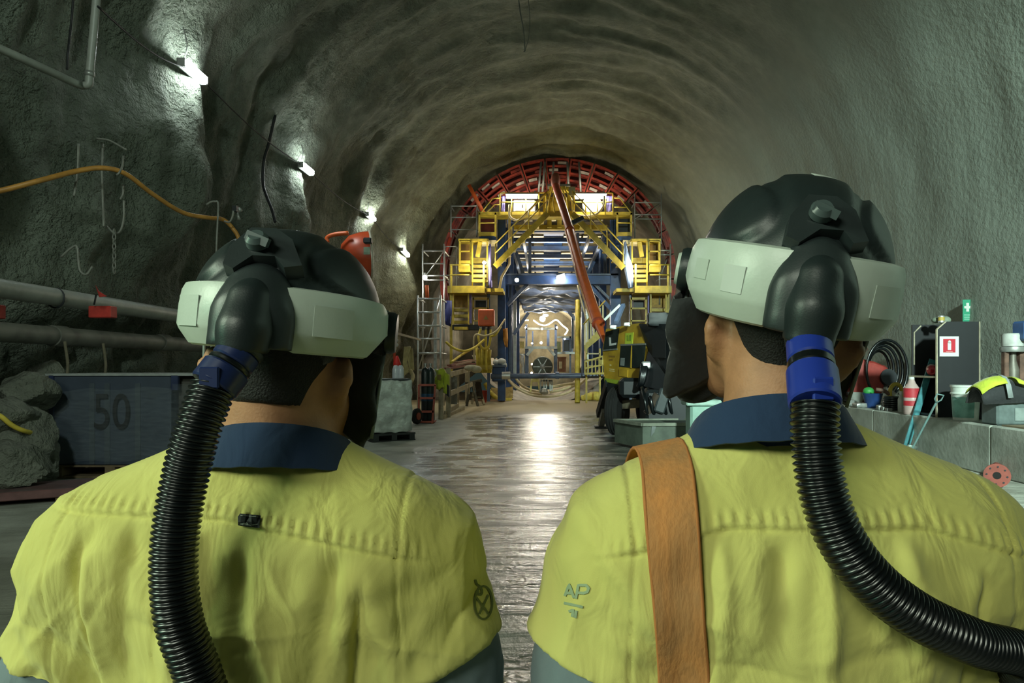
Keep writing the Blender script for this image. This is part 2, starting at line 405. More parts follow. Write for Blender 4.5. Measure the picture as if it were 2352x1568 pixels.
def shell_point(i, y):
    p = PF_[i]; s = sstep(20, 34, y)
    x = p.x+(0.75+(p.x-0.6)*0.835-p.x)*s; z = p.z+(p.z*0.905-p.z)*s
    q = PF_[min(NU-1, i+1)]-PF_[max(0, i-1)]; nx, nz = q.z, -q.x; l = math.hypot(nx, nz); nx /= l; nz /= l   # inward
    if nx*(0.6-p.x)+nz*(5-p.z) < 0: nx, nz = -nx, -nz
    V3 = Vector((x*0.5, y, z*0.5))
    left = 1-sstep(-5.8, -2.0, p.x); right = sstep(3.0, 7.2, p.x); low = left*(1-sstep(2.0, 3.2, p.z))*(1-0.75*sstep(12, 15, y))
    a = i/NU*34.0
    d = 0.0
    # sprayed bands around the arch
    rib = noise.fractal(Vector((a*0.11, y*0.62, 3.0)), 1.0, 2.0, 4)
    d += rib*(0.26*(1-right)+0.05)*(0.55+0.45*left)
    d += (1-left)*(1-right)*sstep(9, 17, y)*0.22*noise.fractal(Vector((a*0.16+2.0, y*1.25, 7.0)), 0.9, 2.1, 4)
    d += noise.fractal(Vector((a*0.42, y*0.42, 9.0)), 1.0, 2.0, 5)*(0.20*left+0.14*(1-right)*(1-left)+0.045)
    if left > 0.01:
        for ly in LAMP_Y+[6.9]:      # sprayed-over rib that bulges out below each lamp
            w = math.exp(-((y-ly-0.15*math.sin(p.z*1.7+ly))/0.75)**2)
            d += left*w*(0.88*math.exp(-((p.z-5.0)/1.5)**2))
        d -= left*0.22*math.exp(-((p.z-3.2)/0.4)**2)*(0.5+noise.noise(Vector((0, y*0.5, 2))))
        if low > 0.0:                # bare broken rock under the pipes
            rk = noise.ridged_multi_fractal(Vector((p.z*0.9, y*0.8, 1.0)), 0.9, 2.0, 5, 1.0, 2.0)
            d += low*(rk-1.0)*0.30
            d += low*0.8*math.exp(-((y-7.9)/1.1)**2)*(1-sstep(0.9, 1.9, p.z))
            d -= low*0.25*math.exp(-((y-10.6)/0.9)**2)
        d += left*0.05*noise.fractal(Vector((a*2.2, y*2.2, 5)), 1.0, 2.0, 3)
    return Vector((x+nx*d, y, z+nz*d))
YS = [-9.0+0.22*k for k in range(55)]
while YS[-1] < 36: YS.append(YS[-1]+(0.115 if YS[-1] < 22 else 0.15))
SHELL = [[shell_point(i, y) for i in range(NU)] for y in YS]
iL = max(i for i in range(NU) if PF_[i].x < -5.0 and i < NU//2); iR = min(i for i in range(NU) if PF_[i].x > 6.6)
def shell_part(name, i0, i1, mat):
    mb = MB(); mb.grid([r[i0:i1+1] for r in SHELL]); return struct(mb, name, mat, smooth=True, fix=False)
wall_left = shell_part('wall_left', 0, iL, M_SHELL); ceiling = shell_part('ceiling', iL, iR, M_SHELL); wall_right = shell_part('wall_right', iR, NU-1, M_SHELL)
def wall_x(side, y, z):
    "x of the shell surface at height z"
    r = SHELL[min(range(len(YS)), key=lambda k: abs(YS[k]-y))]; h = r[:NU//2] if side < 0 else r[NU//2:]
    return min(h, key=lambda p: abs(p.z-z)).x
# rear part of the shell round the gantry, then the far end with the opening of the lined tunnel
def ring(y, rx, rz, cx, cz, n=64): return [Vector((cx-rx*math.cos(PI*2*k/n), y, cz+rz*math.sin(PI*2*k/n))) for k in range(n+1)]
M_FAR = M('far_concrete', '#8f8772', 0.8, var=0.3, vs_=0.8, bump=0.5, bs=6)
last = SHELL[-1]
rows = [last]+[[Vector((p.x, y, p.z)) for p in last] for y in (40, 46, 50)]
mb = MB(); mb.grid(rows)
TX, TZ, TR = 0.0, 3.3, 3.25
op = [Vector((TX-TR*math.cos(PI*(1.15*i/(NU-1)-0.075)), 50, TZ+TR*math.sin(PI*(1.15*i/(NU-1)-0.075)))) for i in range(NU)]
mb.grid([rows[-1], op]); mb.grid([op, [Vector((p.x, 50.5, p.z)) for p in op]])
struct(mb, 'wall_back', M_FAR, smooth=40, fix=False)
M_LINING = M('lining_concrete', '#a39c86', 0.75, var=0.2, vs_=1.5, bump=0.2, bs=10)
lining = bpy.data.objects.new('wall_far', None); COL.objects.link(lining); lining['kind'] = 'structure'; lining['_o'] = (0, 0, 0)
for k in range(6):                      # segment rings of the lined tunnel
    y0 = 50.5+k*1.6
    a = [[Vector((TX-r*math.cos(PI*(1.4*i/40-0.2)), y, TZ+r*math.sin(PI*(1.4*i/40-0.2)))) for i in range(41)] for y, r in ((y0, TR+0.3), (y0, TR), (y0+1.54, TR), (y0+1.54, TR+0.3))]
    m2 = MB(); m2.grid(a); m2.build('lining_ring', M_LINING, lining, smooth=40)
m2 = MB(); m2.box((0, 60.4, 3.3), (7, 0.4, 7)); m2.build('end_panel', M('end_concrete', '#8f8873', 0.9, var=0.3, vs_=1.2), lining)

# floor: wet concrete lane with dry margins
def floor_material():
    m = bpy.data.materials.new('wet_concrete'); m.use_nodes = True; nt = m.node_tree; b = nt.nodes['Principled BSDF']
    N = nt.nodes.new; Lk = nt.links.new
    tc = N('ShaderNodeTexCoord'); sep = N('ShaderNodeSeparateXYZ'); Lk(tc.outputs['Object'], sep.inputs[0])
    def nz(scale, det, st, dist=0.0):
        mp = N('ShaderNodeMapping'); mp.inputs['Scale'].default_value = st; n = N('ShaderNodeTexNoise')
        n.inputs['Scale'].default_value = scale; n.inputs['Detail'].default_value = det; n.inputs['Distortion'].default_value = dist
        Lk(tc.outputs['Object'], mp.inputs[0]); Lk(mp.outputs[0], n.inputs['Vector']); return n.outputs['Fac']
    def mth(op, a, b_=None, cl=False):
        k = N('ShaderNodeMath'); k.operation = op; k.use_clamp = cl
        for i, x in enumerate((a, b_)):
            if x is None: continue
            if isinstance(x, (int, float)): k.inputs[i].default_value = x
            else: Lk(x, k.inputs[i])
        return k.outputs[0]
    def ramp(x, lo, hi):
        k = N('ShaderNodeMapRange'); k.interpolation_type = 'SMOOTHSTEP'; k.inputs[1].default_value = lo; k.inputs[2].default_value = hi; Lk(x, k.inputs[0]); return k.outputs[0]
    big = nz(0.55, 4, (1, 0.5, 1), 0.4)
    xx = mth('ADD', sep.outputs['X'], mth('MULTIPLY', mth('SUBTRACT', big, 0.5), 3.0))
    lane = mth('MULTIPLY', ramp(xx, -2.9, -1.7), mth('SUBTRACT', 1.0, ramp(xx, 3.6, 5.4)))
    far = mth('SUBTRACT', 1.0, ramp(sep.outputs['Y'], 20.0, 26.0))
    wet = mth('MULTIPLY', lane, far)
    patch = ramp(nz(1.3, 6, (1, 1.6, 1), 0.3), 0.30, 0.62)
    wet = mth('MULTIPLY', wet, mth('ADD', mth('MULTIPLY', patch, 0.55), 0.45), True)
    base = N('ShaderNodeValToRGB'); base.color_ramp.elements[0].position = 0.3; base.color_ramp.elements[1].position = 0.7
    base.color_ramp.elements[0].color = (*lin('#7d7f74'), 1); base.color_ramp.elements[1].color = (*lin('#a6a89c'), 1)
    Lk(nz(1.7, 8, (1, 1, 1), 0.2), base.inputs[0])
    warm_tint = N('ShaderNodeMix'); warm_tint.data_type = 'RGBA'; warm_tint.inputs[7].default_value = (*lin('#b5a684'), 1)  # warm gantry light on the far floor, painted in as a sandy colour
    Lk(ramp(sep.outputs['Y'], 19, 25), warm_tint.inputs[0]); Lk(base.outputs[0], warm_tint.inputs[6])
    dark = N('ShaderNodeMix'); dark.data_type = 'RGBA'; dark.inputs[7].default_value = (*lin('#4d4d48'), 1)
    Lk(mth('MULTIPLY', wet, 0.70), dark.inputs[0]); Lk(warm_tint.outputs[2], dark.inputs[6]); Lk(dark.outputs[2], b.inputs['Base Color'])
    rg = mth('SUBTRACT', 0.72, mth('MULTIPLY', wet, 0.645)); Lk(rg, b.inputs['Roughness'])
    Lk(mth('ADD', mth('MULTIPLY', wet, 0.5), 0.3), b.inputs['Specular IOR Level'])
    streak = nz(1.0, 8, (0.6, 4.5, 1), 0.5); grit = nz(24.0, 4, (1.0, 0.7, 1))
    b1 = N('ShaderNodeBump'); b1.inputs['Strength'].default_value = 0.7; b1.inputs['Distance'].default_value = 0.06; Lk(streak, b1.inputs['Height'])
    b2 = N('ShaderNodeBump'); b2.inputs['Strength'].default_value = 0.55; b2.inputs['Distance'].default_value = 0.018; Lk(grit, b2.inputs['Height'])
    Lk(b1.outputs[0], b2.inputs['Normal']); Lk(b2.outputs[0], b.inputs['Normal'])
    return m
mb = MB()
mb.grid([[Vector((-9.2+18.2*i/40, y, 0.0)) for i in range(41)] for y in [-9+1.0*k for k in range(42)]])
floor = struct(mb, 'floor', floor_material(), fix=False)
mb = MB(); mb.box((0, 41.5, -0.4), (18, 19, 0.1)); struct(mb, 'floor_rear', M('rear_mud', '#6d6450', 0.8, var=0.3, vs_=2))
# slightly raised dry slabs along the left, with an open joint towards the wet lane
# round invert beyond the end of the floor slab
mb = MB()
mb.grid([[Vector((3.6*math.sin(a), y, 3.2-3.4*math.cos(a)+0.12*noise.fractal(Vector((a*3, y*0.5, 0)), 1, 2, 3))) for a in [-1.25+2.5*k/30 for k in range(31)]] for y in [32.2+0.6*j for j in range(32)]])
struct(mb, 'floor_invert', M('pale_mud', '#a99b78', 0.7, var=0.35, vs_=2.0, bump=0.6, bs=8), smooth=True, fix=False)
# ------------------------------------------------------------------ the two workers seen from behind
def xf(mb, H): mb.v = [tuple(H@Vector(p)) for p in mb.v]; return mb
SKIN = M('skin', '#b98560', 0.55, var=0.12, vs_=30, bump=0.08, bs=300)
HAIR = M('dark_hair', '#171614', 0.75, var=0.3, vs_=200, bump=0.4, bs=400)
def cloth(name, col, dark, bump=0.22):
    m = bpy.data.materials.new(name); m.use_nodes = True; nt = m.node_tree; b = nt.nodes['Principled BSDF']
    tc = nt.nodes.new('ShaderNodeTexCoord'); n = nt.nodes.new('ShaderNodeTexNoise'); n.inputs['Scale'].default_value = 5; n.inputs['Detail'].default_value = 5
    nt.links.new(tc.outputs['Object'], n.inputs['Vector']); r = nt.nodes.new('ShaderNodeValToRGB')
    r.color_ramp.elements[0].position = 0.3; r.color_ramp.elements[1].position = 0.6; r.color_ramp.elements[0].color = (*lin(dark), 1); r.color_ramp.elements[1].color = (*lin(col), 1)
    nt.links.new(n.outputs['Fac'], r.inputs[0]); nt.links.new(r.outputs[0], b.inputs['Base Color']); b.inputs['Roughness'].default_value = 0.85; b.inputs['Specular IOR Level'].default_value = 0.2
    b.inputs['Sheen Weight'].default_value = 0.15
    w = nt.nodes.new('ShaderNodeTexNoise'); w.inputs['Scale'].default_value = 16; w.inputs['Detail'].default_value = 3; w.inputs['Distortion'].default_value = 0.7
    mp = nt.nodes.new('ShaderNodeMapping'); mp.inputs['Scale'].default_value = (1.4, 1, 0.7); nt.links.new(tc.outputs['Object'], mp.inputs[0]); nt.links.new(mp.outputs[0], w.inputs['Vector'])
    f = nt.nodes.new('ShaderNodeTexNoise'); f.inputs['Scale'].default_value = 900; f.inputs['Detail'].default_value = 1; nt.links.new(tc.outputs['Object'], f.inputs['Vector'])
    b1 = nt.nodes.new('ShaderNodeBump'); b1.inputs['Strength'].default_value = bump; b1.inputs['Distance'].default_value = 0.02; nt.links.new(w.outputs['Fac'], b1.inputs['Height'])
    b2 = nt.nodes.new('ShaderNodeBump'); b2.inputs['Strength'].default_value = 0.15; b2.inputs['Distance'].default_value = 0.001; nt.links.new(f.outputs['Fac'], b2.inputs['Height'])
    nt.links.new(b1.outputs[0], b2.inputs['Normal']); nt.links.new(b2.outputs[0], b.inputs['Normal']); _M[name] = m; return m
YELLOW = cloth('hi_vis_yellow_cotton', '#d2cd78', '#cac56e', 0.35)
NAVY = cloth('navy_cotton', '#263a58', '#20314c'); GREYCL = cloth('slate_cotton', '#76858a', '#6c7a7e')
TROUSER = cloth('navy_work_trousers', '#1d2838', '#182230')
BOOT = M('tan_boot_leather', '#6b5234', 0.7, bump=0.3, bs=60)
SHELLM = M('dark_helmet_plastic', '#20292a', 0.42, var=0.08, vs_=40, bump=0.04, bs=500)
SHELL2 = M('grey_duct_plastic', '#2a3233', 0.40, var=0.08, vs_=40, bump=0.03, bs=500)
BANDM = M('pale_band_plastic', '#c4cfc4', 0.38, var=0.05, vs_=12, bump=0.03, bs=200)
RUBBER = M('black_hose_rubber', '#0c1113', 0.28, var=0.1, vs_=30, spec=0.6)
BLUEP = M('blue_connector_plastic', '#22399a', 0.35, var=0.08)
FABRIC = M('black_face_seal_fabric', '#14181a', 0.75, var=0.2, vs_=20, bump=0.3, bs=25, sheen=0.3)
VISOR = film('smoked_visor', '#0b0f10', 0.85, 0.12)
WEBBING = M('orange_webbing', '#d68d4c', 0.85, var=0.12, vs_=14, bump=0.15, bs=200, col2='#a87a4c', stretch=(1, 1, 0.25))
STICK = M('pale_sticker', '#c9d2ca', 0.5, var=0.06)

def make_person(name, label, org, s, head, yaw, pitch, roll, neck_x, kind):
    """org: feet; s: scale; head: band centre of the helmet (world); returns thing, helmet frame, shirt BVH"""
    O = np.array(org); t = thing(name, label, 'person', org)
    H = Matrix.Translation(head)@Matrix.Rotation(yaw, 4, 'Z')@Matrix.Rotation(pitch, 4, 'X')@Matrix.Rotation(roll, 4, 'Y')
    L = lambda x, y, z: (O[0]+x*s, O[1]+y*s, z*s)                    # body frame -> world
    h = lambda x, y, z: tuple(H@Vector((x, y, z)))
    # --- one continuous body
    B = SDF(L(-0.46, -0.32, -0.01), L(0.46, 0.46, 1.86), 0.007)
    Rm = H.to_3x3()
    B.ell(h(0, -0.008, -0.005), (0.072, 0.095, 0.096), 0.02, rot=Rm)
    B.ell(h(0, 0.035, -0.07), (0.064, 0.07, 0.085), 0.03, rot=Rm)
    B.chain([h(-0.058, 0.015, -0.105), h(-0.045, 0.055, -0.140), h(0, 0.085, -0.150), h(0.045, 0.055, -0.140), h(0.058, 0.015, -0.105)], [0.022, 0.022, 0.024, 0.022, 0.022], 0.03)
    B.chain([h(0, 0.10, -0.03), h(0, 0.122, -0.075)], [0.009, 0.014], 0.012)          # nose
    for sx in (-1, 1):
        B.ell(h(sx*0.033, 0.104, -0.035), (0.017, 0.016, 0.011), 0.008, op='s'); B.ell(h(sx*0.032, 0.086, -0.035), (0.015, 0.014, 0.013), 0.004)
        B.cone(h(sx*0.012, 0.105, -0.017), h(sx*0.05, 0.088, -0.020), 0.008, 0.006, 0.012)      # brow
        e = [(0.078, -0.012, -0.045), (0.088, -0.030, -0.050), (0.093, -0.040, -0.068), (0.089, -0.036, -0.085), (0.083, -0.022, -0.098), (0.079, -0.012, -0.104)]
        B.chain([h(sx*(a-0.006), b, c) for a, b, c in e], [0.005, 0.0075, 0.008, 0.007, 0.0075, 0.0075], 0.006)
        B.ell(h(sx*0.075, -0.022, -0.072), (0.006, 0.018, 0.024), 0.010, rot=Rm)
    B.chain([h(-0.022, 0.097, -0.108), h(0, 0.107, -0.107), h(0.022, 0.097, -0.108)], [0.004, 0.007, 0.004], 0.008)   # lips
    B.chain([h(-0.02, 0.095, -0.117), h(0, 0.104, -0.118), h(0.02, 0.095, -0.117)], [0.004, 0.007, 0.004], 0.006)
    nb = L(neck_x*0.6, 0.0, 1.46)
    B.cone(h(0, -0.022, -0.075), nb, 0.060, 0.068, 0.03)
    for sx in (-1, 1): B.cone(L(neck_x*0.6+sx*0.03, -0.015, 1.47), L(sx*0.16, 0.0, 1.38), 0.045, 0.05, 0.04)
    B.ell(L(0, 0.01, 1.24), (0.17*s, 0.105*s, 0.24*s), 0.04); B.ell(L(0, 0.015, 1.0), (0.155*s, 0.11*s, 0.16*s), 0.05)
    for sx in (-1, 1):
        B.chain([L(sx*0.175, 0, 1.365), L(sx*0.245, -0.01, 1.09), L(sx*0.245, 0.10, 0.88)], [0.055, 0.043, 0.03], 0.02)
        B.cone(L(sx*0.245, 0.105, 0.87), L(sx*0.244, 0.135, 0.80), 0.027, 0.032, 0.015, sq=(1.5, 1, 1))
        for k in range(4):
            y0 = 0.108+0.019*k; ln = (0.075, 0.085, 0.08, 0.062)[k]
            B.chain([L(sx*0.245, y0, 0.80), L(sx*0.240, y0+0.018, 0.80-ln*0.5), L(sx*0.236, y0+0.022, 0.80-ln)], [0.0095, 0.009, 0.0075], 0.004)
        B.chain([L(sx*0.250, 0.15, 0.85), L(sx*0.238, 0.178, 0.825), L(sx*0.226, 0.186, 0.79)], [0.012, 0.0105, 0.009], 0.008)
        B.chain([L(sx*0.09, 0.01, 0.90), L(sx*0.10, 0.02, 0.50), L(sx*0.105, -0.01, 0.09)], [0.082, 0.055, 0.038], 0.03)
        B.cone(L(sx*0.107, -0.02, 0.05), L(sx*0.118, 0.14, 0.04), 0.035, 0.032, 0.03)
    V, Fq = B.mesh(); V = relax(V, Fq, 1, 0.4)
    np_mesh(V, Fq, 'body', SKIN, t, O)
    # --- hair: short, close to the skull, ending at the nape
    S = SDF(np.array(head)-0.2, np.array(head)+0.2, 0.006)
    S.ell(h(0, -0.010, -0.005), (0.0755, 0.0985, 0.0995), 0.02, rot=Rm); S.cone(h(0, -0.042, -0.06), h(0, -0.040, -0.105), 0.054, 0.048, 0.02)
    S.cut(h(0, -0.05, -0.112), tuple(Rm@Vector((0, -0.25, -1)))); S.cut(h(0, 0.045, 0.0), tuple(Rm@Vector((0, 1, -0.4))))
    V, Fq = S.mesh(); np_mesh(V, Fq, 'hair', HAIR, t, O)
    for sx in (-1, 1):
        m = MB(); m.ball(h(sx*0.032, 0.089, -0.035), 0.0125, 10, 7); m.build('eye', M('eye_white', '#d8d4cc', 0.2), t, True)
    # --- shirt
    T = SDF(L(-0.40, -0.26, 0.86), L(0.40, 0.24, 1.56), 0.0036)
    T.ell(L(0, 0.0, 1.24), (0.205*s, 0.135*s, 0.27*s), 0.04); T.ell(L(0, 0.0, 1.02), (0.205*s, 0.145*s, 0.22*s), 0.05)
    T.cone(L(-0.14, -0.015, 1.35), L(0.14, -0.015, 1.35), 0.108*s, 0.108*s, 0.05)
    for sx in (-1, 1):
        T.cone(L(neck_x*0.7+sx*0.045, -0.01, 1.462), L(sx*0.18, 0.0, 1.36), 0.054*s, 0.083*s, 0.05)
        T.chain([L(sx*0.185, 0, 1.348), L(sx*0.224, -0.006, 1.22), L(sx*0.250, -0.01, 1.09)], [0.092*s, 0.086*s, 0.080*s], 0.04)
        a = np.array(L(sx*0.222, -0.006, 1.22)); b = np.array(L(sx*0.262, -0.01, 1.09)); d_ = b-a
    # sleeves of the yellow part end above the elbow, the body runs to the hem
    sl, (X, Y, Z) = T._blk(T.lo, T.lo+T.h*T.n)
    for sx in (-1, 1):
        p = L(sx*0.245, -0.01, 1.247); nn = np.array([sx*0.38, 0, -1.0]); nn /= np.linalg.norm(nn)
        side = (X-O[0])*sx/s-0.208+0.0*Z
        q = np.where(side > 0, (X-p[0])*nn[0]+(Z-p[2])*nn[2], -1); T.d = np.maximum(T.d, np.minimum(q, side*s+0.0))
    T.d = np.maximum(T.d, 0.92*s-Z)
    V, Fq = T.mesh(); V = relax(V, Fq, 3, 0.5); N = vnormals(V, Fq)
    x = (V[:, 0]-O[0])/s; y = (V[:, 1]-O[1])/s; z = V[:, 2]/s
    ss = lambda a, b, k: (lambda q: q*q*(3-2*q))(np.clip((k-a)/(b-a), 0, 1))
    back = 1-ss(-0.03, 0.05, y)
    rn = np.random.RandomState(3 if kind == 0 else 11)
    if kind == 0: zy = 1.428-0.20*np.clip(x-0.0, 0, 1)-0.02*x; 
    else: zy = 1.412-0.28*np.clip(np.abs(x)-0.10, 0, 1)
    arm = ss(0.19, 0.25, np.abs(x)); below = np.clip(zy-z, 0, 1)
    d = 0.0035*ss(-0.0015, 0.003, z-zy)*back*(1-arm)                # yoke lies over the gathered back
    d -= 0.0025*np.exp(-((z-zy+0.001)/0.0022)**2)*back*(1-arm)
    d += 0.0018*np.sin(x*2*PI/0.0125+2*np.sin(x*30))*np.exp(-((z-zy-0.009)/0.008)**2)*back*(1-arm)   # puckers along the seam
    pl = np.zeros_like(x)
    for _ in range(16):                                             # gathers hanging from the yoke
        x0 = rn.uniform(-0.17, 0.17); w = rn.uniform(0.008, 0.022); tilt = rn.uniform(-0.30, 0.30) if kind == 0 else rn.uniform(-0.10, 0.10)
        a_ = rn.uniform(-0.009, 0.011); ln = rn.uniform(0.06, 0.35)
        pl += a_*np.exp(-((x-x0-tilt*below)/(w*(1+below*2.5)))**2)*ss(0.0, 0.035, below)*np.exp(-below/ln)
    d += pl*back*(1-arm)*1.4
    for sx, x1 in ((-1, 0.165), (1, 0.165)):                           # long action pleat beside each shoulder blade
        c = sx*x1-sx*0.03*below/0.25
        d += back*(-0.006*np.exp(-((x-c)/0.0045)**2)+0.004*np.exp(-((x-c+sx*0.012)/0.010)**2))*ss(0.01, 0.06, below)
    for k in range(18):                                             # drag folds towards the armpits and across the sleeves
        sx = rn.choice([-1, 1]); x0 = sx*rn.uniform(0.10, 0.27); z0 = rn.uniform(1.14, 1.38); an = sx*rn.uniform(0.2, 1.15)+rn.uniform(-0.2, 0.2)
        u = (x-x0)*math.cos(an)+(z-z0)*math.sin(an); v_ = -(x-x0)*math.sin(an)+(z-z0)*math.cos(an)
        d += rn.uniform(-0.006, 0.007)*np.exp(-(v_/rn.uniform(0.008, 0.018))**2-(u/rn.uniform(0.04, 0.10))**2)*np.where(y < 0.03, 1, 0.3)
    nz = np.array([noise.fractal(Vector((a*9, b*9, c*5+kind*7)), 1.0, 2.0, 3) for a, b, c in zip(x, y, z)]); d += nz*0.0055*ss(0.0, 0.05, below+arm)
    nz2 = np.array([abs(noise.noise(Vector((a*16+c*7, b*16, c*13-a*5+kind*3)))) for a, b, c in zip(x, y, z)]); d += (0.3-nz2)*0.009*np.maximum(ss(0.0, 0.05, below), arm)
    for k in range(34):                                             # sharp creases in the cotton
        x0 = rn.uniform(-0.27, 0.27); z0 = rn.uniform(1.12, zy.min()-0.02 if kind == 0 else 1.36); an = rn.uniform(0.7, 1.9) if rn.rand() < 0.6 else rn.uniform(-0.4, 0.6)
        u = (x-x0)*math.cos(an)+(z-z0)*math.sin(an); v_ = -(x-x0)*math.sin(an)+(z-z0)*math.cos(an)+u*u*rn.uniform(-2, 2)
        d += rn.uniform(0.002, 0.006)*rn.choice([-1, 1])*np.exp(-np.abs(v_)/rn.uniform(0.005, 0.012)-(u/rn.uniform(0.03, 0.09))**2)*ss(0.0, 0.03, below+arm)*np.where(y < 0.03, 1, 0.3)
    # armhole seam
    am = np.abs(x)-(0.196+0.10*(1.40-z)*0.25); d -= 0.0025*np.exp(-(am/0.0025)**2)*ss(1.20, 1.26, z)
    V = V+N*d[:, None]
    shirt = np_mesh(V, Fq, 'shirt', YELLOW, t, O)
    bvh = BVHTree.FromPolygons([Vector(p) for p in V], [tuple(int(i) for i in q) for q in Fq])
    # grey lower sleeves
    for sx in (-1, 1):
        W = SDF(L(min(sx*0.12, sx*0.40), -0.16, 0.84), L(max(sx*0.12, sx*0.40), 0.24, 1.42), 0.006)
        W.chain([L(sx*0.208, -0.006, 1.30), L(sx*0.224, -0.006, 1.22), L(sx*0.250, -0.01, 1.09), L(sx*0.245, 0.095, 0.895)], [0.074*s, 0.076*s, 0.070*s, 0.050*s], 0.03)
        p = L(sx*0.262, 0.09, 0.90); W.cut(p, (0, 0.45, -1)); V2, F2 = W.mesh(); N2 = vnormals(V2, F2)
        V2 = V2+N2*np.array([noise.fractal(Vector(p_)*11, 1.0, 2.0, 3)*0.008 for p_ in V2])[:, None]; np_mesh(V2, F2, 'lower_sleeve', GREYCL, t, O)
    # collar, folded over
    cx, cz = neck_x, (1.522 if kind == 0 else 1.538)
    def cring(r, dz, wob=0.0):
        o = []
        for k in range(57):
            a_ = -PI*0.94+2*PI*0.94*k/56; fx = math.sin(a_); fy = -math.cos(a_)
            fr = (fy+1)/2
            o.append(L(cx+fx*(r*1.06+0.012*fr), fy*(r*1.02+0.016*fr)-0.004, cz+dz-0.045*fr-0.02*fr*fr+wob*math.sin(k*1.9)))
        return o
    m = MB(); m.grid([cring(0.067, -0.045), cring(0.066, -0.02), cring(0.0675, 0.006), cring(0.0715, 0.012), cring(0.077, 0.006), cring(0.0865, -0.012, 0.0004), cring(0.096, -0.030, 0.0006), cring(0.099, -0.036, 0.0007)], 0.0022)
    m.build('collar', NAVY, t, 40)
    # trousers, belt, boots
    Q = SDF(L(-0.24, -0.2, 0.06), L(0.24, 0.22, 1.0), 0.011); Q.ell(L(0, 0.005, 0.93), (0.185*s, 0.135*s, 0.13*s), 0.03)
    for sx in (-1, 1): Q.chain([L(sx*0.09, 0.005, 0.88), L(sx*0.10, 0.02, 0.50), L(sx*0.107, -0.005, 0.10)], [0.105, 0.08, 0.072], 0.03)
    V2, F2 = Q.mesh(); N2 = vnormals(V2, F2); V2 = V2+N2*np.array([noise.fractal(Vector((a*8, b*8, c*5)), 1, 2, 3)*0.008 for a, b, c in V2])[:, None]; np_mesh(V2, F2, 'trousers', TROUSER, t, O)
    for sx in (-1, 1):
        K = SDF(L(sx*0.11-0.1, -0.14, 0.0), L(sx*0.11+0.1, 0.22, 0.2), 0.008)
        K.cone(L(sx*0.107, -0.02, 0.15), L(sx*0.108, -0.02, 0.05), 0.062, 0.058, 0.02); K.cone(L(sx*0.108, -0.03, 0.048), L(sx*0.122, 0.13, 0.04), 0.05, 0.046, 0.02); K.d = np.maximum(K.d, 0.003-K._blk(K.lo, K.lo+K.h*K.n)[1][2])
        V2, F2 = K.mesh(); np_mesh(V2, F2, 'boot', BOOT, t, O)
    return t, H, bvh, L

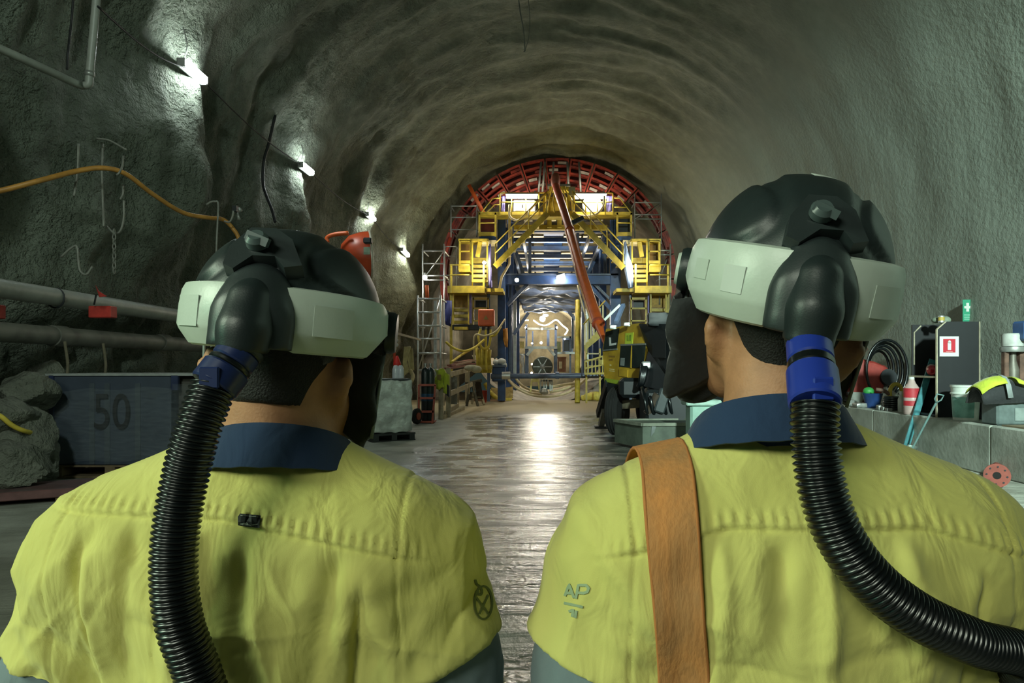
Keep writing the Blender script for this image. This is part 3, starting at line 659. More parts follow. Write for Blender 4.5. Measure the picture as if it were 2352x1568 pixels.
def make_helmet(label, H, hose_pts, conn_pts, sides, tag_on_top, O, BLUEP=BLUEP, bh=1.0, dz_=1.0, seal=(0.066, 0.012)):
    H = H@Matrix.Diagonal((0.835, 0.85, 0.83, 1.0))
    base = H@Vector((0, 0, -0.05)); t = thing('respirator_helmet', label, 'helmet', base)
    B = lambda m, nm, mt, sm=True, par=None: xf(m, H).build(nm, mt, par or t, sm)
    # dome with raised centre ridge and side panels
    m = MB(); rows = []
    NA, NE = 96, 36
    for j in range(NE+1):
        el = math.radians(-10+100*j/NE); row = []
        for i in range(NA+1):
            az = 2*PI*i/NA; ce, se = math.cos(el), math.sin(el)
            ce2 = abs(ce)**0.86
            p = Vector((0.131*math.sin(az)*ce2, -0.152*math.cos(az)*ce2, 0.130*dz_*math.sin(el)))
            a = (az+PI) % (2*PI)-PI; dd = 0.0
            q = math.sqrt(((abs(a)-1.45)/0.93)**2+((el-0.62)/0.42)**2); dd += 0.0055*(1-sstep(0.90, 1.02, q))-0.0022*math.exp(-((q-1.06)/0.06)**2)
            dd += 0.006*(1-sstep(0.036, 0.050, abs(p.x)))*sstep(0.1, 0.5, el)
            dd += 0.003*sstep(0.08, 0.02, el) if False else 0
            n = Vector((p.x/0.131**2, p.y/0.152**2, p.z/0.130**2)).normalized(); row.append(p+n*dd)
        rows.append(row)
    m.grid(rows); B(m, 'shell', SHELLM)
    # pale band in two halves, chamfered, narrowing to the pivots
    prof = [(0.050, -0.016), (0.047, -0.004), (0.036, 0.0), (0.010, 0.0025), (-0.022, 0.003), (-0.030, 0.0), (-0.053, -0.014), (-0.056, -0.020)]
    for sx in (-1, 1):
        rr = []
        for i in range(29):
            a = math.radians(12+98*i/28); deg = math.degrees(a); cutb = 1-0.62*sstep(74, 92, deg); cutt = 1-0.30*sstep(80, 105, deg)
            first = sstep(12, 22, deg); row = []
            for dz, dr in prof:
                z = bh*dz*(cutt if dz > 0 else cutb*(0.70+0.30*first)); z -= 0.004
                r_ = dr; row.append(Vector((sx*math.sin(a)*(0.1475+r_), -math.cos(a)*(0.168+r_), z)))
            rr.append(row)
        m = MB(); m.grid(rr, -0.005 if sx > 0 else 0.005); bd = B(m, 'band', BANDM, 30)
        # moulded plate and sticker on the band
        for (a0, a1, z0, z1, mt, nm) in ([(34, 46, -0.018, 0.018, STICK, 'sticker'), (58, 70, -0.008, 0.020, BANDM, 'moulded_plate')] if sides[sx] else [(30, 52, -0.022, 0.020, BANDM, 'moulded_plate')]):
            m = MB(); g = [[Vector((sx*math.sin(math.radians(a0+(a1-a0)*i/6))*0.1503, -math.cos(math.radians(a0+(a1-a0)*i/6))*0.1708, z0+(z1-z0)*j/2-0.004)) for j in range(3)] for i in range(7)]
            m.grid(g, 0.0012 if sx < 0 else -0.0012); B(m, nm, mt, 30)
        # pivot knob
        a = math.radians(101); c = Vector((sx*math.sin(a)*0.146, -math.cos(a)*0.166, -0.006)); ax = Vector((sx*math.sin(a)/0.146, -math.cos(a)/0.166*0.5, 0)).normalized()
        m = MB(); m.lathe([(0.0, 0), (0.034, 0), (0.034, 0.010), (0.031, 0.016), (0.0, 0.018)], c, ax, 24); kb = B(m, 'pivot_knob', SHELLM, 30)
        if sides[sx]:
            m = MB(); m.lathe([(0.0, 0.016), (0.026, 0.016), (0.024, 0.021), (0.0, 0.022)], c, ax, 20); xf(m, H).build('knob_cap', BANDM, kb, 30)
    # front brow band, visor, face seal
    m = MB(); m.grid([[Vector((math.sin(a)*(0.147+dr), -math.cos(a)*(0.168+dr), z)) for z, dr in ((0.035, -0.012), (0.028, 0.002), (-0.016, 0.004), (-0.022, -0.002))] for a in [math.radians(112+136*i/24) for i in range(25)]], 0.004); B(m, 'brow_band', BANDM, 30)
    def vis(a, z): k = -z/0.2; return Vector((math.sin(a)*(0.146-0.012*k), -math.cos(a)*(0.176+0.012*k)+0.006, z))
    angs = [math.radians(100+160*i/32) for i in range(33)]
    m = MB(); m.grid([[vis(a, -0.015-0.18*j/8*(0.90+0.10*math.sin(math.radians(100)*0+(a-math.radians(100))/math.radians(160)*PI))) for a in angs] for j in range(9)], 0.002); B(m, 'visor', VISOR, True)
    m = MB(); ed = [vis(angs[0], -0.02-0.16*j/10) for j in range(11)]+[vis(a, -0.195*(0.9+0.1*math.sin((a-angs[0])/math.radians(160)*PI))+0.002) for a in angs]+[vis(angs[-1], -0.18+0.16*j/10) for j in range(11)]
    m.tube(ed, 0.0028, 8); B(m, 'visor_rim', M('visor_rim_plastic', '#8f9a96', 0.35), True)
    outer = [vis(angs[1], -0.03-0.14*j/10) for j in range(11)]+[vis(a, -0.182) for a in angs[2:-2]]+[vis(angs[-2], -0.17+0.14*j/10) for j in range(11)]
    n = len(outer); rows = []
    for q in range(9):
        row = []
        for i, p in enumerate(outer):
            u = i/(n-1); an = PI*u; side = -math.cos(an)       # which side: angs start on +x side
            sd_ = seal[0] if u > 0.5 else seal[1]; px = (0.070+0.014*min(1, sd_/0.06))*math.cos(an); inn = Vector((px, 0.02-0.02*min(1, sd_/0.06)+0.055*math.sin(an), -0.03-0.125*min(1, 1.6*math.sin(an))))
            k = q/8; pt = p.lerp(inn, k); bul = math.sin(PI*min(1, k*1.15))*(seal[1]+(seal[0]-seal[1])*sstep(0.2, 0.8, u))
            od = Vector((math.cos(an)*0.9, -0.75*abs(math.cos(an))-0.0, -0.45-0.4*math.sin(an))).normalized()
            pt = pt+od*(bul+0.012*noise.fractal(Vector((u*9, k*2.2, 4)), 1, 2, 2)*math.sin(PI*k)*1.6+0.009*math.sin(u*46+k*5)*math.sin(PI*k))
            row.append(pt)
        rows.append(row)
    m = MB(); m.grid(rows, 0.002); B(m, 'face_seal', FABRIC)
    # cradle strap round the back of the head under the shell
    m = MB(); m.grid([[Vector((math.sin(a)*(0.090+0.020*k), -math.cos(a)*(0.112+0.02*k)+0.004, -0.088+0.012*abs(math.sin(a))**2*3+k*0.070)) for k in (0, 0.25, 0.5, 1.0)] for a in [math.radians(-88+176*i/40) for i in range(41)]], 0.003); B(m, 'head_cradle', FABRIC)
    # hump and duct down to the hose
    D = SDF((-0.12, -0.27, -0.12), (0.12, -0.03, 0.15), 0.004)
    D.chain([(0, -0.122, 0.052), (0, -0.146, 0.022), (0, -0.158, -0.008), (0, -0.162, -0.045)], [0.020, 0.040, 0.050, 0.054], 0.02, sq=(1.0, 1.75, 1.0)); D.d = np.maximum(D.d, -0.058*bh-D._blk(D.lo, D.lo+D.h*D.n)[1][2])
    V, Fq = D.mesh(); V = np.array([H@Vector(p) for p in V]); np_mesh(V, Fq, 'duct_cover', SHELL2, t, base)
    D = SDF((-0.1, -0.27, -0.12), (0.1, -0.05, 0.12), 0.004)
    D.chain([(0, -0.140, 0.040), (0, -0.166, 0.012), (0, -0.182, -0.025), (0, -0.188, -0.085)], [0.016, 0.026, 0.030, 0.031], 0.02); D.d = np.maximum(D.d, -0.066*bh-D._blk(D.lo, D.lo+D.h*D.n)[1][2])
    V, Fq = D.mesh(); V = np.array([H@Vector(p) for p in V]); np_mesh(V, Fq, 'duct', SHELLM, t, base)
    # ratchet latch above the duct
    def onback(x, z): return Vector((x, -0.155*math.sqrt(max(0.02, 1-(x/0.14)**2-(z/0.152)**2))-0.004, z))
    m = MB(); poly = [(-0.046, 0.048), (-0.044, 0.074), (-0.024, 0.104), (0.010, 0.106), (0.034, 0.092), (0.054, 0.056), (0.034, 0.050), (0.020, 0.064), (-0.008, 0.062), (-0.030, 0.042)]
    pp = [onback(x, z) for x, z in poly]; cen = sum(pp, Vector())/len(pp); nn = Vector((0, -0.75, 0.66)); m.prism([p-nn*0.004 for p in pp], nn*0.022); lt = B(m, 'latch', SHELL2, 30)
    m = MB(); c = onback(-0.008, 0.084)+nn*0.012; m.lathe([(0.0, 0), (0.015, 0), (0.015, 0.010), (0.010, 0.016), (0.0, 0.016)], c, nn, 16)
    m.bar(c+nn*0.012+Vector((-0.012, 0, 0.002)), c+nn*0.012+Vector((0.018, -0.004, -0.008)), 0.008, 0.012); xf(m, H).build('latch_lever', M('latch_grey', '#4d5a5a', 0.35), lt, 30)
    if tag_on_top:
        m = MB(); g = []
        for i in range(7):
            g.append([])
            for j in range(5):
                x_, y_ = -0.006+0.050*i/6, -0.054+0.034*j/4; z_ = 0.130*dz_*math.sqrt(max(0, 1-(x_/0.131)**2-(y_/0.152)**2)); g[-1].append(Vector((x_, y_, z_+0.0085)))
        m.grid(g, 0.001); B(m, 'top_sticker', STICK)
    m = MB(); m.ball((0.118, 0.035, 0.072) if tag_on_top else (0.1, 0.1, 0.06), (0.006, 0.006, 0.006)); B(m, 'side_clip', SHELLM)
    # connector and ribbed hose (world space)
    a, b = H@Vector((0, -0.188, -0.062*bh)), Vector(conn_pts[1]); d = b-a
    def seg(t0, t1, r, nm, mt):
        mm = MB(); p0, p1 = a+d*t0, a+d*t1; ln = (p1-p0).length
        mm.lathe([(r*0.6, 0), (r-0.0015, 0), (r, 0.002), (r, ln-0.002), (r-0.0015, ln), (r*0.6, ln)], p0, d, 32); return mm.build(nm, mt, t, 30)
    seg(-0.12, 0.05, 0.0235, 'duct_collar', SHELLM); seg(0.05, 0.36, 0.0225, 'connector_ring', BLUEP); seg(0.36, 0.50, 0.0228, 'connector_seal', RUBBER)
    cr = seg(0.50, 1.0, 0.0245, 'hose_connector', BLUEP)
    mm = MB(); side = d.cross(Vector((0, 1, 0))).normalized(); pc = a+d*0.75+Vector((0, -0.0235, 0)); mm.box(pc, (0.020, 0.005, 0.022), chamfer=0.0015); mm.build('release_tab', BLUEP, cr, 30)
    sp = spline([b]+[Vector(p) for p in hose_pts], 24); Ls = [0.0]
    for p, q in zip(sp, sp[1:]): Ls.append(Ls[-1]+(q-p).length)
    pitch = 0.0060; n = int(Ls[-1]/pitch*5); pts = []; j = 0
    for i in range(n+1):
        l = Ls[-1]*i/n
        while j < len(Ls)-2 and Ls[j+1] < l: j += 1
        pts.append(sp[j].lerp(sp[j+1], (l-Ls[j])/max(1e-9, Ls[j+1]-Ls[j])))
    rad = [(0.0226, 0.0224, 0.0203, 0.0186, 0.0203)[i % 5] for i in range(n+1)]
    mm = MB(); mm.tube(pts, lambda q: rad[int(round(q*n))], 26); mm.build('breathing_hose', RUBBER, t, True, fix=False)
    return t
def make_blower(label, c, par_pt):
    t = thing('air_blower_unit', label, 'blower', c)
    m = MB(); m.box(Vector(c)+Vector((0, 0, 0.06)), (0.19, 0.07, 0.13), chamfer=0.02); m.build('housing', SHELL2, t, 30)
    m = MB(); m.cyl(Vector(par_pt), Vector(c)+Vector((0, 0, 0.10)), 0.024, 20); m.build('hose_port', SHELLM, t, 30)
    m = MB(); m.box(Vector(c)+Vector((0, -0.038, 0.05)), (0.12, 0.012, 0.07), chamfer=0.006); m.build('filter_cover', BANDM, t, 30)
# left worker
LO = (-0.362, 0.875, 0.0)
lw, LH, lbvh, LL = make_person('person', 'worker in a yellow shirt with a black seam tag, head turned to the right', LO, 1.0, (-0.329, 0.885, 1.660), math.radians(4), math.radians(0), math.radians(5), 0.030, 0)
lh = make_helmet('black respirator helmet with pale band on the left worker, hose hanging straight down', LH,
    [P(455, 985, 0.69), P(425, 1100, 0.688), P(403, 1230, 0.684), P(400, 1340, 0.682), P(415, 1440, 0.684), P(452, 1540, 0.69), (-0.315, 0.70, 1.17), (-0.30, 0.705, 1.11)],
    [P(520, 772, 0.722), P(490, 888, 0.705)], {-1: False, 1: False}, False, LO,  M('navy_connector_plastic', '#1c2a58', 0.35, var=0.08), bh=0.84, seal=(0.012, 0.03))
make_blower('dark air blower unit on the back of the left worker', (-0.30, 0.69, 0.97), (-0.30, 0.705, 1.12))
# right worker
RO = (0.293, 0.825, 0.0)
rw, RH, rbvh, RL = make_person('person', 'worker in a yellow shirt with an orange strap, head turned to the left', RO, 1.013, (0.303, 0.845, 1.704), math.radians(-9), math.radians(10), math.radians(10), -0.022, 1)
rh = make_helmet('black respirator helmet with pale sticker on top, on the right worker', RH,
    [P(1872, 1000, 0.642), P(1888, 1120, 0.637), P(1930, 1235, 0.633), P(2005, 1335, 0.633), P(2110, 1415, 0.638), P(2240, 1475, 0.655), P(2360, 1520, 0.70), (0.50, 0.78, 1.20), (0.42, 0.72, 1.08)],
    [P(1892, 790, 0.672), P(1872, 930, 0.65)], {-1: True, 1: False}, True, RO, dz_=1.14)
make_blower('dark air blower unit on the hip of the right worker', (0.40, 0.69, 0.95), (0.42, 0.70, 1.09))
# orange webbing strap over the left shoulder of the right worker
def strap():
    rowsL = []
    for i in range(34):                       # down the back
        f = i/33; py = 1062+ (1800-1062)*f; ce = 1532+ (1572-1532)*min(1, f*1.45)
        hw = 56+2*math.sin(f*9); row = []
        for k in range(7):
            px = ce-hw+2*hw*k/6; w = P(px, py, 0.70); dr = (w-Vector((0, 0, CZ))).normalized()
            hit = rbvh.ray_cast(Vector((0, 0, CZ)), dr)[0]; row.append(hit)
        ok = [(Vector((0, 0, CZ))-h_).length for h_ in row if h_]
        if not ok: rowsL.append(None); continue
        mn = sorted(ok)[len(ok)//2]
        rr = []
        for k in range(7):
            px = ce-hw+2*hw*k/6; dr = (P(px, py, 0.70)-Vector((0, 0, CZ))).normalized(); L_ = (row[k]-Vector((0, 0, CZ))).length if row[k] else mn
            rr.append(Vector((0, 0, CZ))+dr*(0.5*L_+0.5*mn-0.006))
        rowsL.append(rr)
    rowsL = [r for r in rowsL if r]; top = rowsL[0]
    front = []
    for j in range(1, 14):                    # over the top and down the chest
        a = j/13; r0 = []
        for k in range(7):
            p = top[k]; y = p.y+0.012+0.20*a; q = rbvh.ray_cast(Vector((p.x-0.012*a, y, 2.0)), Vector((0, 0, -1)))[0]
            z = (q.z if q else 1.3)+0.007; r0.append(Vector((p.x-0.012*a, y, z)))
        zz = sum(v.z for v in r0)/7; r0 = [Vector((v.x, v.y, 0.5*v.z+0.5*zz)) for v in r0]; front.append(r0)
    rows = list(reversed(front))+rowsL
    for _ in range(2): rows = [rows[0]]+[[(a_+b_*2+c_)/4 for a_, b_, c_ in zip(rows[i-1], rows[i], rows[i+1])] for i in range(1, len(rows)-1)]+[rows[-1]]
    m = MB(); m.grid(rows, -0.003); t = thing('shoulder_strap', 'worn orange webbing strap over the shoulder of the right worker', 'strap', rows[-1][3])
    m.build('webbing', WEBBING, t, 40)
    for k in (0, 6):
        m = MB(); m.tube([r[k]+Vector((0, -0.001, 0.001)) for r in rows], 0.0022, 6); m.build('stitched_edge', M('strap_edge', '#c67f45', 0.9), t, True)
    return t
strap()
# seam tag on the left shirt, sleeve prints
def project(mb, bvh, off, src=Vector((0, 0, CZ))):
    out = []
    for v in mb.v:
        v = Vector(v); d = (v-src).normalized(); hit, n, _, _ = bvh.ray_cast(src, d)
        out.append(tuple(hit+(n if n.dot(d) < 0 else -n)*off) if hit else tuple(v))
    mb.v = out; return mb
def pgrid(px0, px1, py0, py1, bvh, off, slope=0.0, n=8):
    m = MB(); m.grid([[P(px0+(px1-px0)*i/n, py0+(py1-py0)*j/3+slope*i/n, 0.7) for j in range(4)] for i in range(n+1)]); return project(m, bvh, off)
pgrid(550, 600, 1180, 1204, lbvh, 0.0025, 5).build('seam_tag', M('black_tag', '#15181a', 0.7), lw, False)
for a in ((556, 595, 1184, 1186), (556, 595, 1199, 1201)): pgrid(*a, lbvh, 0.0033, 4).build('tag_print', M('tag_grey', '#8d9189', 0.7), lw)
def ppoly(lines, w, bvh, off, mat, par, nm):
    for ln in lines:
        m = MB(); pts = [P(*p, 0.7) for p in ln]; L2 = []; R2 = []
        for i, p in enumerate(pts):
            d = (pts[min(i+1, len(pts)-1)]-pts[max(0, i-1)]).normalized(); s_ = d.cross(Vector((0, 1, 0))).normalized()*w/2; L2.append(p+s_); R2.append(p-s_)
        m.grid([L2, [(a+b)/2 for a, b in zip(L2, R2)], R2]); project(m, bvh, off).build(nm, mat, par)
dens = lambda pts, n=6: [(a[0]+(b[0]-a[0])*k/n, a[1]+(b[1]-a[1])*k/n) for a, b in zip(pts, pts[1:]) for k in range(n)]+[pts[-1]]
PR = M('grey_print', '#9db08c', 0.8); PD = M('dark_print', '#6b7438', 0.8)
ppoly([dens([(1299, 1368), (1309, 1341), (1320, 1372)]), dens([(1303, 1361), (1318, 1361)]), dens([(1324, 1374), (1330, 1343), (1347, 1343), (1353, 1350), (1350, 1358), (1342, 1361), (1327, 1360)]), dens([(1297, 1384), (1340, 1393)]), dens([(1308, 1404), (1318, 1400), (1316, 1416)]), dens([(1325, 1401), (1322, 1418)])], 0.0028, rbvh, 0.0012, PR, rw, 'sleeve_print')
circ = [(1109+20*math.cos(2*PI*k/28), 1384+38*math.sin(2*PI*k/28)) for k in range(29)]
ppoly([circ, [(1101+5*math.cos(2*PI*k/16), 1358+8*math.sin(2*PI*k/16)) for k in range(17)], dens([(1093, 1372), (1122, 1412)]), dens([(1120, 1366), (1100, 1410)]), dens([(1090, 1330), (1094, 1342), (1101, 1346)])], 0.0022, lbvh, 0.0012, PD, lw, 'sleeve_emblem')
# ------------------------------------------------------------------ the lining gantry that fills the tunnel
YEL = M('yellow_steel_paint', '#bfa838', 0.5, var=0.2, vs_=3, col2='#94822a')
BLU = M('blue_steel_paint', '#2a4a7c', 0.5, var=0.25, vs_=2, col2='#20365c')
BLG = M('blue_grey_steel', '#4c5a74', 0.45, var=0.25, vs_=3)
RED = M('red_formwork_paint', '#98331f', 0.6, var=0.3, vs_=3, col2='#5c2218')
ALU = M('aluminium_tube', '#c6c8c6', 0.35, metal=0.6, var=0.1)
GALV = M('galvanised_steel', '#9a9d98', 0.4, metal=0.5, var=0.15)
CREAM = M('cream_lining_panel', '#d8cba2', 0.7, var=0.15, vs_=3)
DARK = M('dark_steel', '#23282c', 0.5, var=0.2)
PURP = M('violet_sheet', '#7d76b4', 0.6, var=0.15, vs_=3)
SHEET = M('pale_blue_sheet', '#93a9d4', 0.45, var=0.2, vs_=2)
ORANGE = M('orange_paint', '#d9622a', 0.45, var=0.12, vs_=4)
HOSEY = M('yellow_hose', '#d9c24a', 0.5, var=0.15)
HOSEP = M('pale_hose', '#cfc09a', 0.6, var=0.15)
L_BAR = E('bar_light', (1.0, 0.93, 0.80), 90.0)
L_FAR = E('far_flood_light', (1.0, 0.93, 0.78), 420.0)
L_TINY = E('tiny_light', (1.0, 0.95, 0.86), 12.0)
L_WORK = E('work_light', (1.0, 0.95, 0.86), 130.0)
L_ROPE = E('rope_light', (1.0, 0.93, 0.70), 6.0)
L_WALL = E('wall_batten_light', (0.88, 1.0, 0.97), 110.0)
def pb(par, nm, a, b, w, mat, h=None, up=(0, 0, 1)):
    "a beam between two photo points a=(px,py,d) and b, w and h in metres"
    m = MB(); m.bar(P(*a), P(*b), w, h, up); return m.build(nm, mat, par)
def pt(par, nm, pts, r, mat, n=7, sm=True):
    m = MB(); m.tube([P(*p) for p in pts], r, n); return m.build(nm, mat, par, sm)
def pbox(par, nm, x0, x1, y0, y1, d, dep, mat, ch=0.0):
    "box whose front face covers the pixel rectangle at distance d, dep deep"
    a, b = P(x0, y1, d), P(x1, y0, d); m = MB(); m.box(((a.x+b.x)/2, d+dep/2, (a.z+b.z)/2), (abs(b.x-a.x), dep, abs(b.z-a.z)), chamfer=ch); return m.build(nm, mat, par)
# --- red arch shutter round the gantry
AX, AZ, AY = 0.62, 5.62, 30.6
af = thing('arch_formwork', 'red steel arch formwork ring lining the tunnel crown around the gantry', 'formwork', (AX, AY, 0))
def apt(r, a, y=AY): return Vector((AX-r*math.cos(a), y, AZ+r*math.sin(a)))
NSEG = 17
PALE = M('pale_spacer', '#b9aa98', 0.7, var=0.2); REDD = M('dark_red_plate', '#6e2a1e', 0.65, var=0.3, vs_=4)
for k in range(NSEG):
    a0 = math.radians(-14)+math.radians(208)*k/NSEG; a1 = a0+math.radians(208)/NSEG*0.94
    top = 1-abs((k-(NSEG-1)/2)/((NSEG-1)/2)); ri = 5.28-0.30-1.05*sstep(0.35, 0.8, top)
    sg = MB(); sg.grid([[apt(r, a0+(a1-a0)*j/4, AY+0.55) for j in range(5)] for r in (ri, 5.30)], 0.05); seg = sg.build('shutter_panel', REDD, af)
    for q in (0, 1):
        m = MB(); a = (a0, a1)[q]; t_ = (apt(1, a+0.001)-apt(1, a)).normalized()*0.06; m.prism([apt(ri, a), apt(5.3, a), apt(5.3, a, AY+0.55), apt(ri, a, AY+0.55)], t_ if q == 0 else -t_); m.build('flange', RED, seg)
    nr = 3 if ri > 4.5 else 5
    for q in range(nr):
        r = ri+0.05+(5.25-ri-0.08)*q/(nr-1); m = MB(); m.grid([[apt(r, a0+(a1-a0)*j/4, y) for j in range(5)] for y in (AY+0.02, AY+0.30)], 0.09); m.build('rib', RED, seg)
    if 2 < k < NSEG-3:
        for q in range(nr-1):
            if (k*3+q*5) % 4 == 0: continue
            r = ri+0.05+(5.25-ri-0.08)*(q+0.42)/(nr-1); b0 = a0+(a1-a0)*(0.12+0.4*((k+q) % 2)); m = MB(); m.grid([[apt(r+0.12*i, b0+(a1-a0)*0.42*j/2, AY+0.10) for j in range(3)] for i in range(2)], 0.04); m.build('spacer_block', PALE if (k+q) % 3 else RED, seg)
# loose red props leaning out of the ring
pt(af, 'prop', [(1077, 425, 30.2), (1112, 492, 30.2)], 0.09, ORANGE); pt(af, 'prop', [(1018, 600, 30.2), (1034, 545, 30.2)], 0.08, RED)
for x in (1243, 1252, 1272, 1303, 1330): pt(af, 'stay', [(x, 372, 30.3), (x-6 if x < 1280 else x+4, 440, 30.3)], 0.05, GALV)

# --- blue portal frame with the roof deck
g = thing('lining_gantry', 'blue steel lining gantry with open deck roof, filling the tunnel at its end', 'gantry', (0.6, 34, 0))
for (x0, x1, y0, y1, d, nm) in ((1143, 1160, 488, 920, 30.2, 'column'), (1165, 1179, 488, 640, 30.6, 'column'), (1403, 1426, 488, 920, 30.4, 'column')): pbox(g, nm, x0, x1, y0, y1, d, 0.5, BLU)
for y in (34.5, 39, 43.5):
    for x in (-1.75, 2.95):
        m = MB(); m.box((x, y, 4.2), (0.35, 0.4, 8.0)); m.build('column', BLU, g)
pbox(g, 'portal_beam', 1160, 1420, 632, 652, 30.5, 0.45, BLU)
pbox(g, 'portal_flange', 1160, 1420, 628, 632, 30.4, 0.7, BLG)
for k, y in enumerate([31.2, 33.6, 36.0, 38.6, 41.2, 43.8, 46.4]):
    m = MB(); m.box((0.6, y, 7.80), (4.9, 0.2, 0.20)); m.box((0.6, y, 7.69), (4.9, 0.36, 0.03)); m.build('roof_beam', BLU, g)
    for s_ in range(4):
        xs = -1.5+s_*0.98+(0.55 if s_ > 1 else 0); m = MB(); m.box((xs+0.40, y+1.2, 8.05), (0.86, 1.9, 0.06)); m.build('roof_panel', CREAM, g)
m = MB(); m.box((0.45, 39, 7.95), (0.95, 16, 0.06)); m.build('spine_plate', BLU, g)
for x in (-1.55, -0.95, 2.05, 2.7): 
    m = MB(); m.bar((x, 31, 7.45), (x, 46, 7.45), 0.12, 0.2); m.build('long_beam', BLG, g)
pb(g, 'hanger', (1217, 555, 31), (1217, 636, 31), 0.14, BLG); pb(g, 'hanger', (1327, 535, 31), (1327, 636, 31), 0.14, BLG)
pb(g, 'brace', (1186, 580, 31), (1206, 640, 31), 0.14, BLG); pb(g, 'brace', (1365, 600, 31), (1345, 640, 31), 0.14, BLU)
pb(g, 'brace', (1165, 700, 30.8), (1212, 652, 30.8), 0.16, BLG); pb(g, 'brace', (1412, 720, 30.8), (1352, 652, 30.8), 0.16, BLU); pb(g, 'brace', (1420, 706, 30.9), (1366, 652, 30.9), 0.10, BLG)
# corrugated blue cladding beside the roof opening
for i in range(6):
    pbox(g, 'cladding_strip', 1380+i*7, 1385+i*7, 575, 640, 31.6+i*0.05, 0.1, BLG if i % 2 else BLU)
for i in range(4): pbox(g, 'cladding_strip', 1145+i*8, 1151+i*8, 600, 850, 31.8, 0.1, BLG if i % 2 else BLU)
# strips of sheet sagging under the lower deck
rs = random.Random(4)
for k in range(11):
    y = 31.4+1.35*k; rows = []
    for j in range(5):
        yy = y+0.95*j/4; rows.append([Vector((-1.35+3.6*i/24, yy, 5.28-0.10*math.sin(PI*j/4)-0.12*noise.noise(Vector((i*0.28, k*3.1, 0)))-0.06*math.sin(i*0.9+k*2)*math.sin(PI*j/4)-0.05*j/4)) for i in range(25)])
    m = MB(); m.grid(rows, 0.015); m.build('deck_sheet', SHEET if k % 3 else M('silver_sheet', '#8f97a2', 0.3, metal=0.4, var=0.2), g, True)
# lower side posts, corner braces, floor bar
for (x0, x1, y0, y1, d, mt) in ((1168, 1176, 700, 862, 32, BLG), (1179, 1186, 690, 862, 34, GALV), (1336, 1342, 690, 860, 34, BLG), (1346, 1352, 700, 862, 32.5, GALV), (1313, 1318, 720, 800, 40, BLG)): pbox(g, 'side_post', x0, x1, y0, y1, d, 0.2, mt)
pb(g, 'corner_brace', (1180, 768, 34), (1214, 718, 34), 0.15, BLG); pb(g, 'corner_brace', (1330, 742, 34), (1306, 716, 34), 0.15, BLG)
m = MB(); m.cyl(P(1128, 864, 29), P(1386, 862, 29), 0.115, 14); m.build('cross_pipe', BLG, g, 40)
m = MB(); m.cyl(P(1153, 862, 28.95), P(1172, 862, 28.95), 0.17, 14); m.build('pipe_sleeve', ALU, g, 40)
m = MB(); m.cyl(P(1276, 862, 29), P(1284, 862, 29), 0.16, 14); m.build('pipe_coupling', BLG, g, 40)
m = MB(); m.cyl(P(1327, 690, 31), P(1326, 925, 29.2), 0.115, 12); m.build('yellow_prop', YEL, g, 40)
pt(g, 'conduit', [(1170, 470, 29.6), (1170, 606, 29.6), (1152, 636, 29.6), (1147, 664, 29.6)], 0.06, HOSEP); 
for x in (1262, 1285): pbox(g, 'roof_post', x-5, x+5, 497, 522, 29.8, 0.2, YEL)
pbox(g, 'yellow_roof_beam', 1180, 1395, 516, 527, 30.0, 0.25, YEL)
for i in range(8): pbox(g, 'roof_slat', 1176+i*27, 1196+i*27, 500, 507, 30.5, 0.2, CREAM if i % 2 else DARK)
# unseen lamps added to brighten the roof panels, deck sheets and far lining
lamp('roof_fill_lamp', 'AREA', (0.6, 34.0, 7.0), (0.6, 34.2, 9), 260, (1.0, 0.86, 0.62), 4.0, 0.4)
lamp('roof_fill_lamp', 'AREA', (0.6, 40.0, 7.0), (0.6, 40.2, 9), 260, (1.0, 0.86, 0.62), 4.0, 0.4)
lamp('lower_deck_fill_lamp', 'POINT', (0.3, 32.4, 3.9), (0.3, 33.0, 0), 110, (1.0, 0.90, 0.72), 0.15)
lamp('lower_deck_fill_lamp', 'POINT', (0.3, 40.0, 3.9), (0.3, 33.0, 0), 110, (1.0, 0.90, 0.72), 0.15)
lamp('tunnel_fill_lamp', 'POINT', (0.0, 52.5, 5.2), (0, 52, 0), 420, (1.0, 0.88, 0.66), 0.2)
lamp('tunnel_fill_lamp', 'POINT', (0.0, 57.5, 5.2), (0, 52, 0), 520, (1.0, 0.88, 0.66), 0.2)
# --- yellow walkway across the top with guard rails
w = thing('top_walkway', 'yellow walkway with guard rails across the top of the gantry under the bar lights', 'walkway', P(1280, 490, 29.4))
pbox(w, 'deck_beam', 1100, 1256, 486, 493, 29.2, 1.0, YEL); pbox(w, 'deck_beam', 1316, 1452, 486, 493, 29.2, 1.0, YEL)
for x in (1148, 1175, 1208, 1238, 1253): pt(w, 'guard_post', [(x, 443, 29.2), (x, 495, 29.2)], 0.028, YEL, 6)
for x in (1319, 1345, 1372, 1390, 1408): pt(w, 'guard_post', [(x, 443, 29.2), (x, 495, 29.2)], 0.028, YEL, 6)
for y in (443, 464): pt(w, 'guard_rail', [(1148, y, 29.2), (1253, y, 29.2)], 0.026, YEL, 6); pt(w, 'guard_rail', [(1319, y, 29.2), (1408, y, 29.2)], 0.026, YEL, 6)
for pts in ([(1106, 488, 29.2), (1131, 456, 29.2), (1148, 455, 29.2)], [(1118, 488, 29.2), (1136, 470, 29.2), (1148, 470, 29.2)], [(1411, 455, 29.2), (1424, 455, 29.2), (1449, 488, 29.2)], [(1411, 476, 29.2), (1438, 476, 29.2)]): pt(w, 'guard_rail', pts, 0.026, YEL, 6)
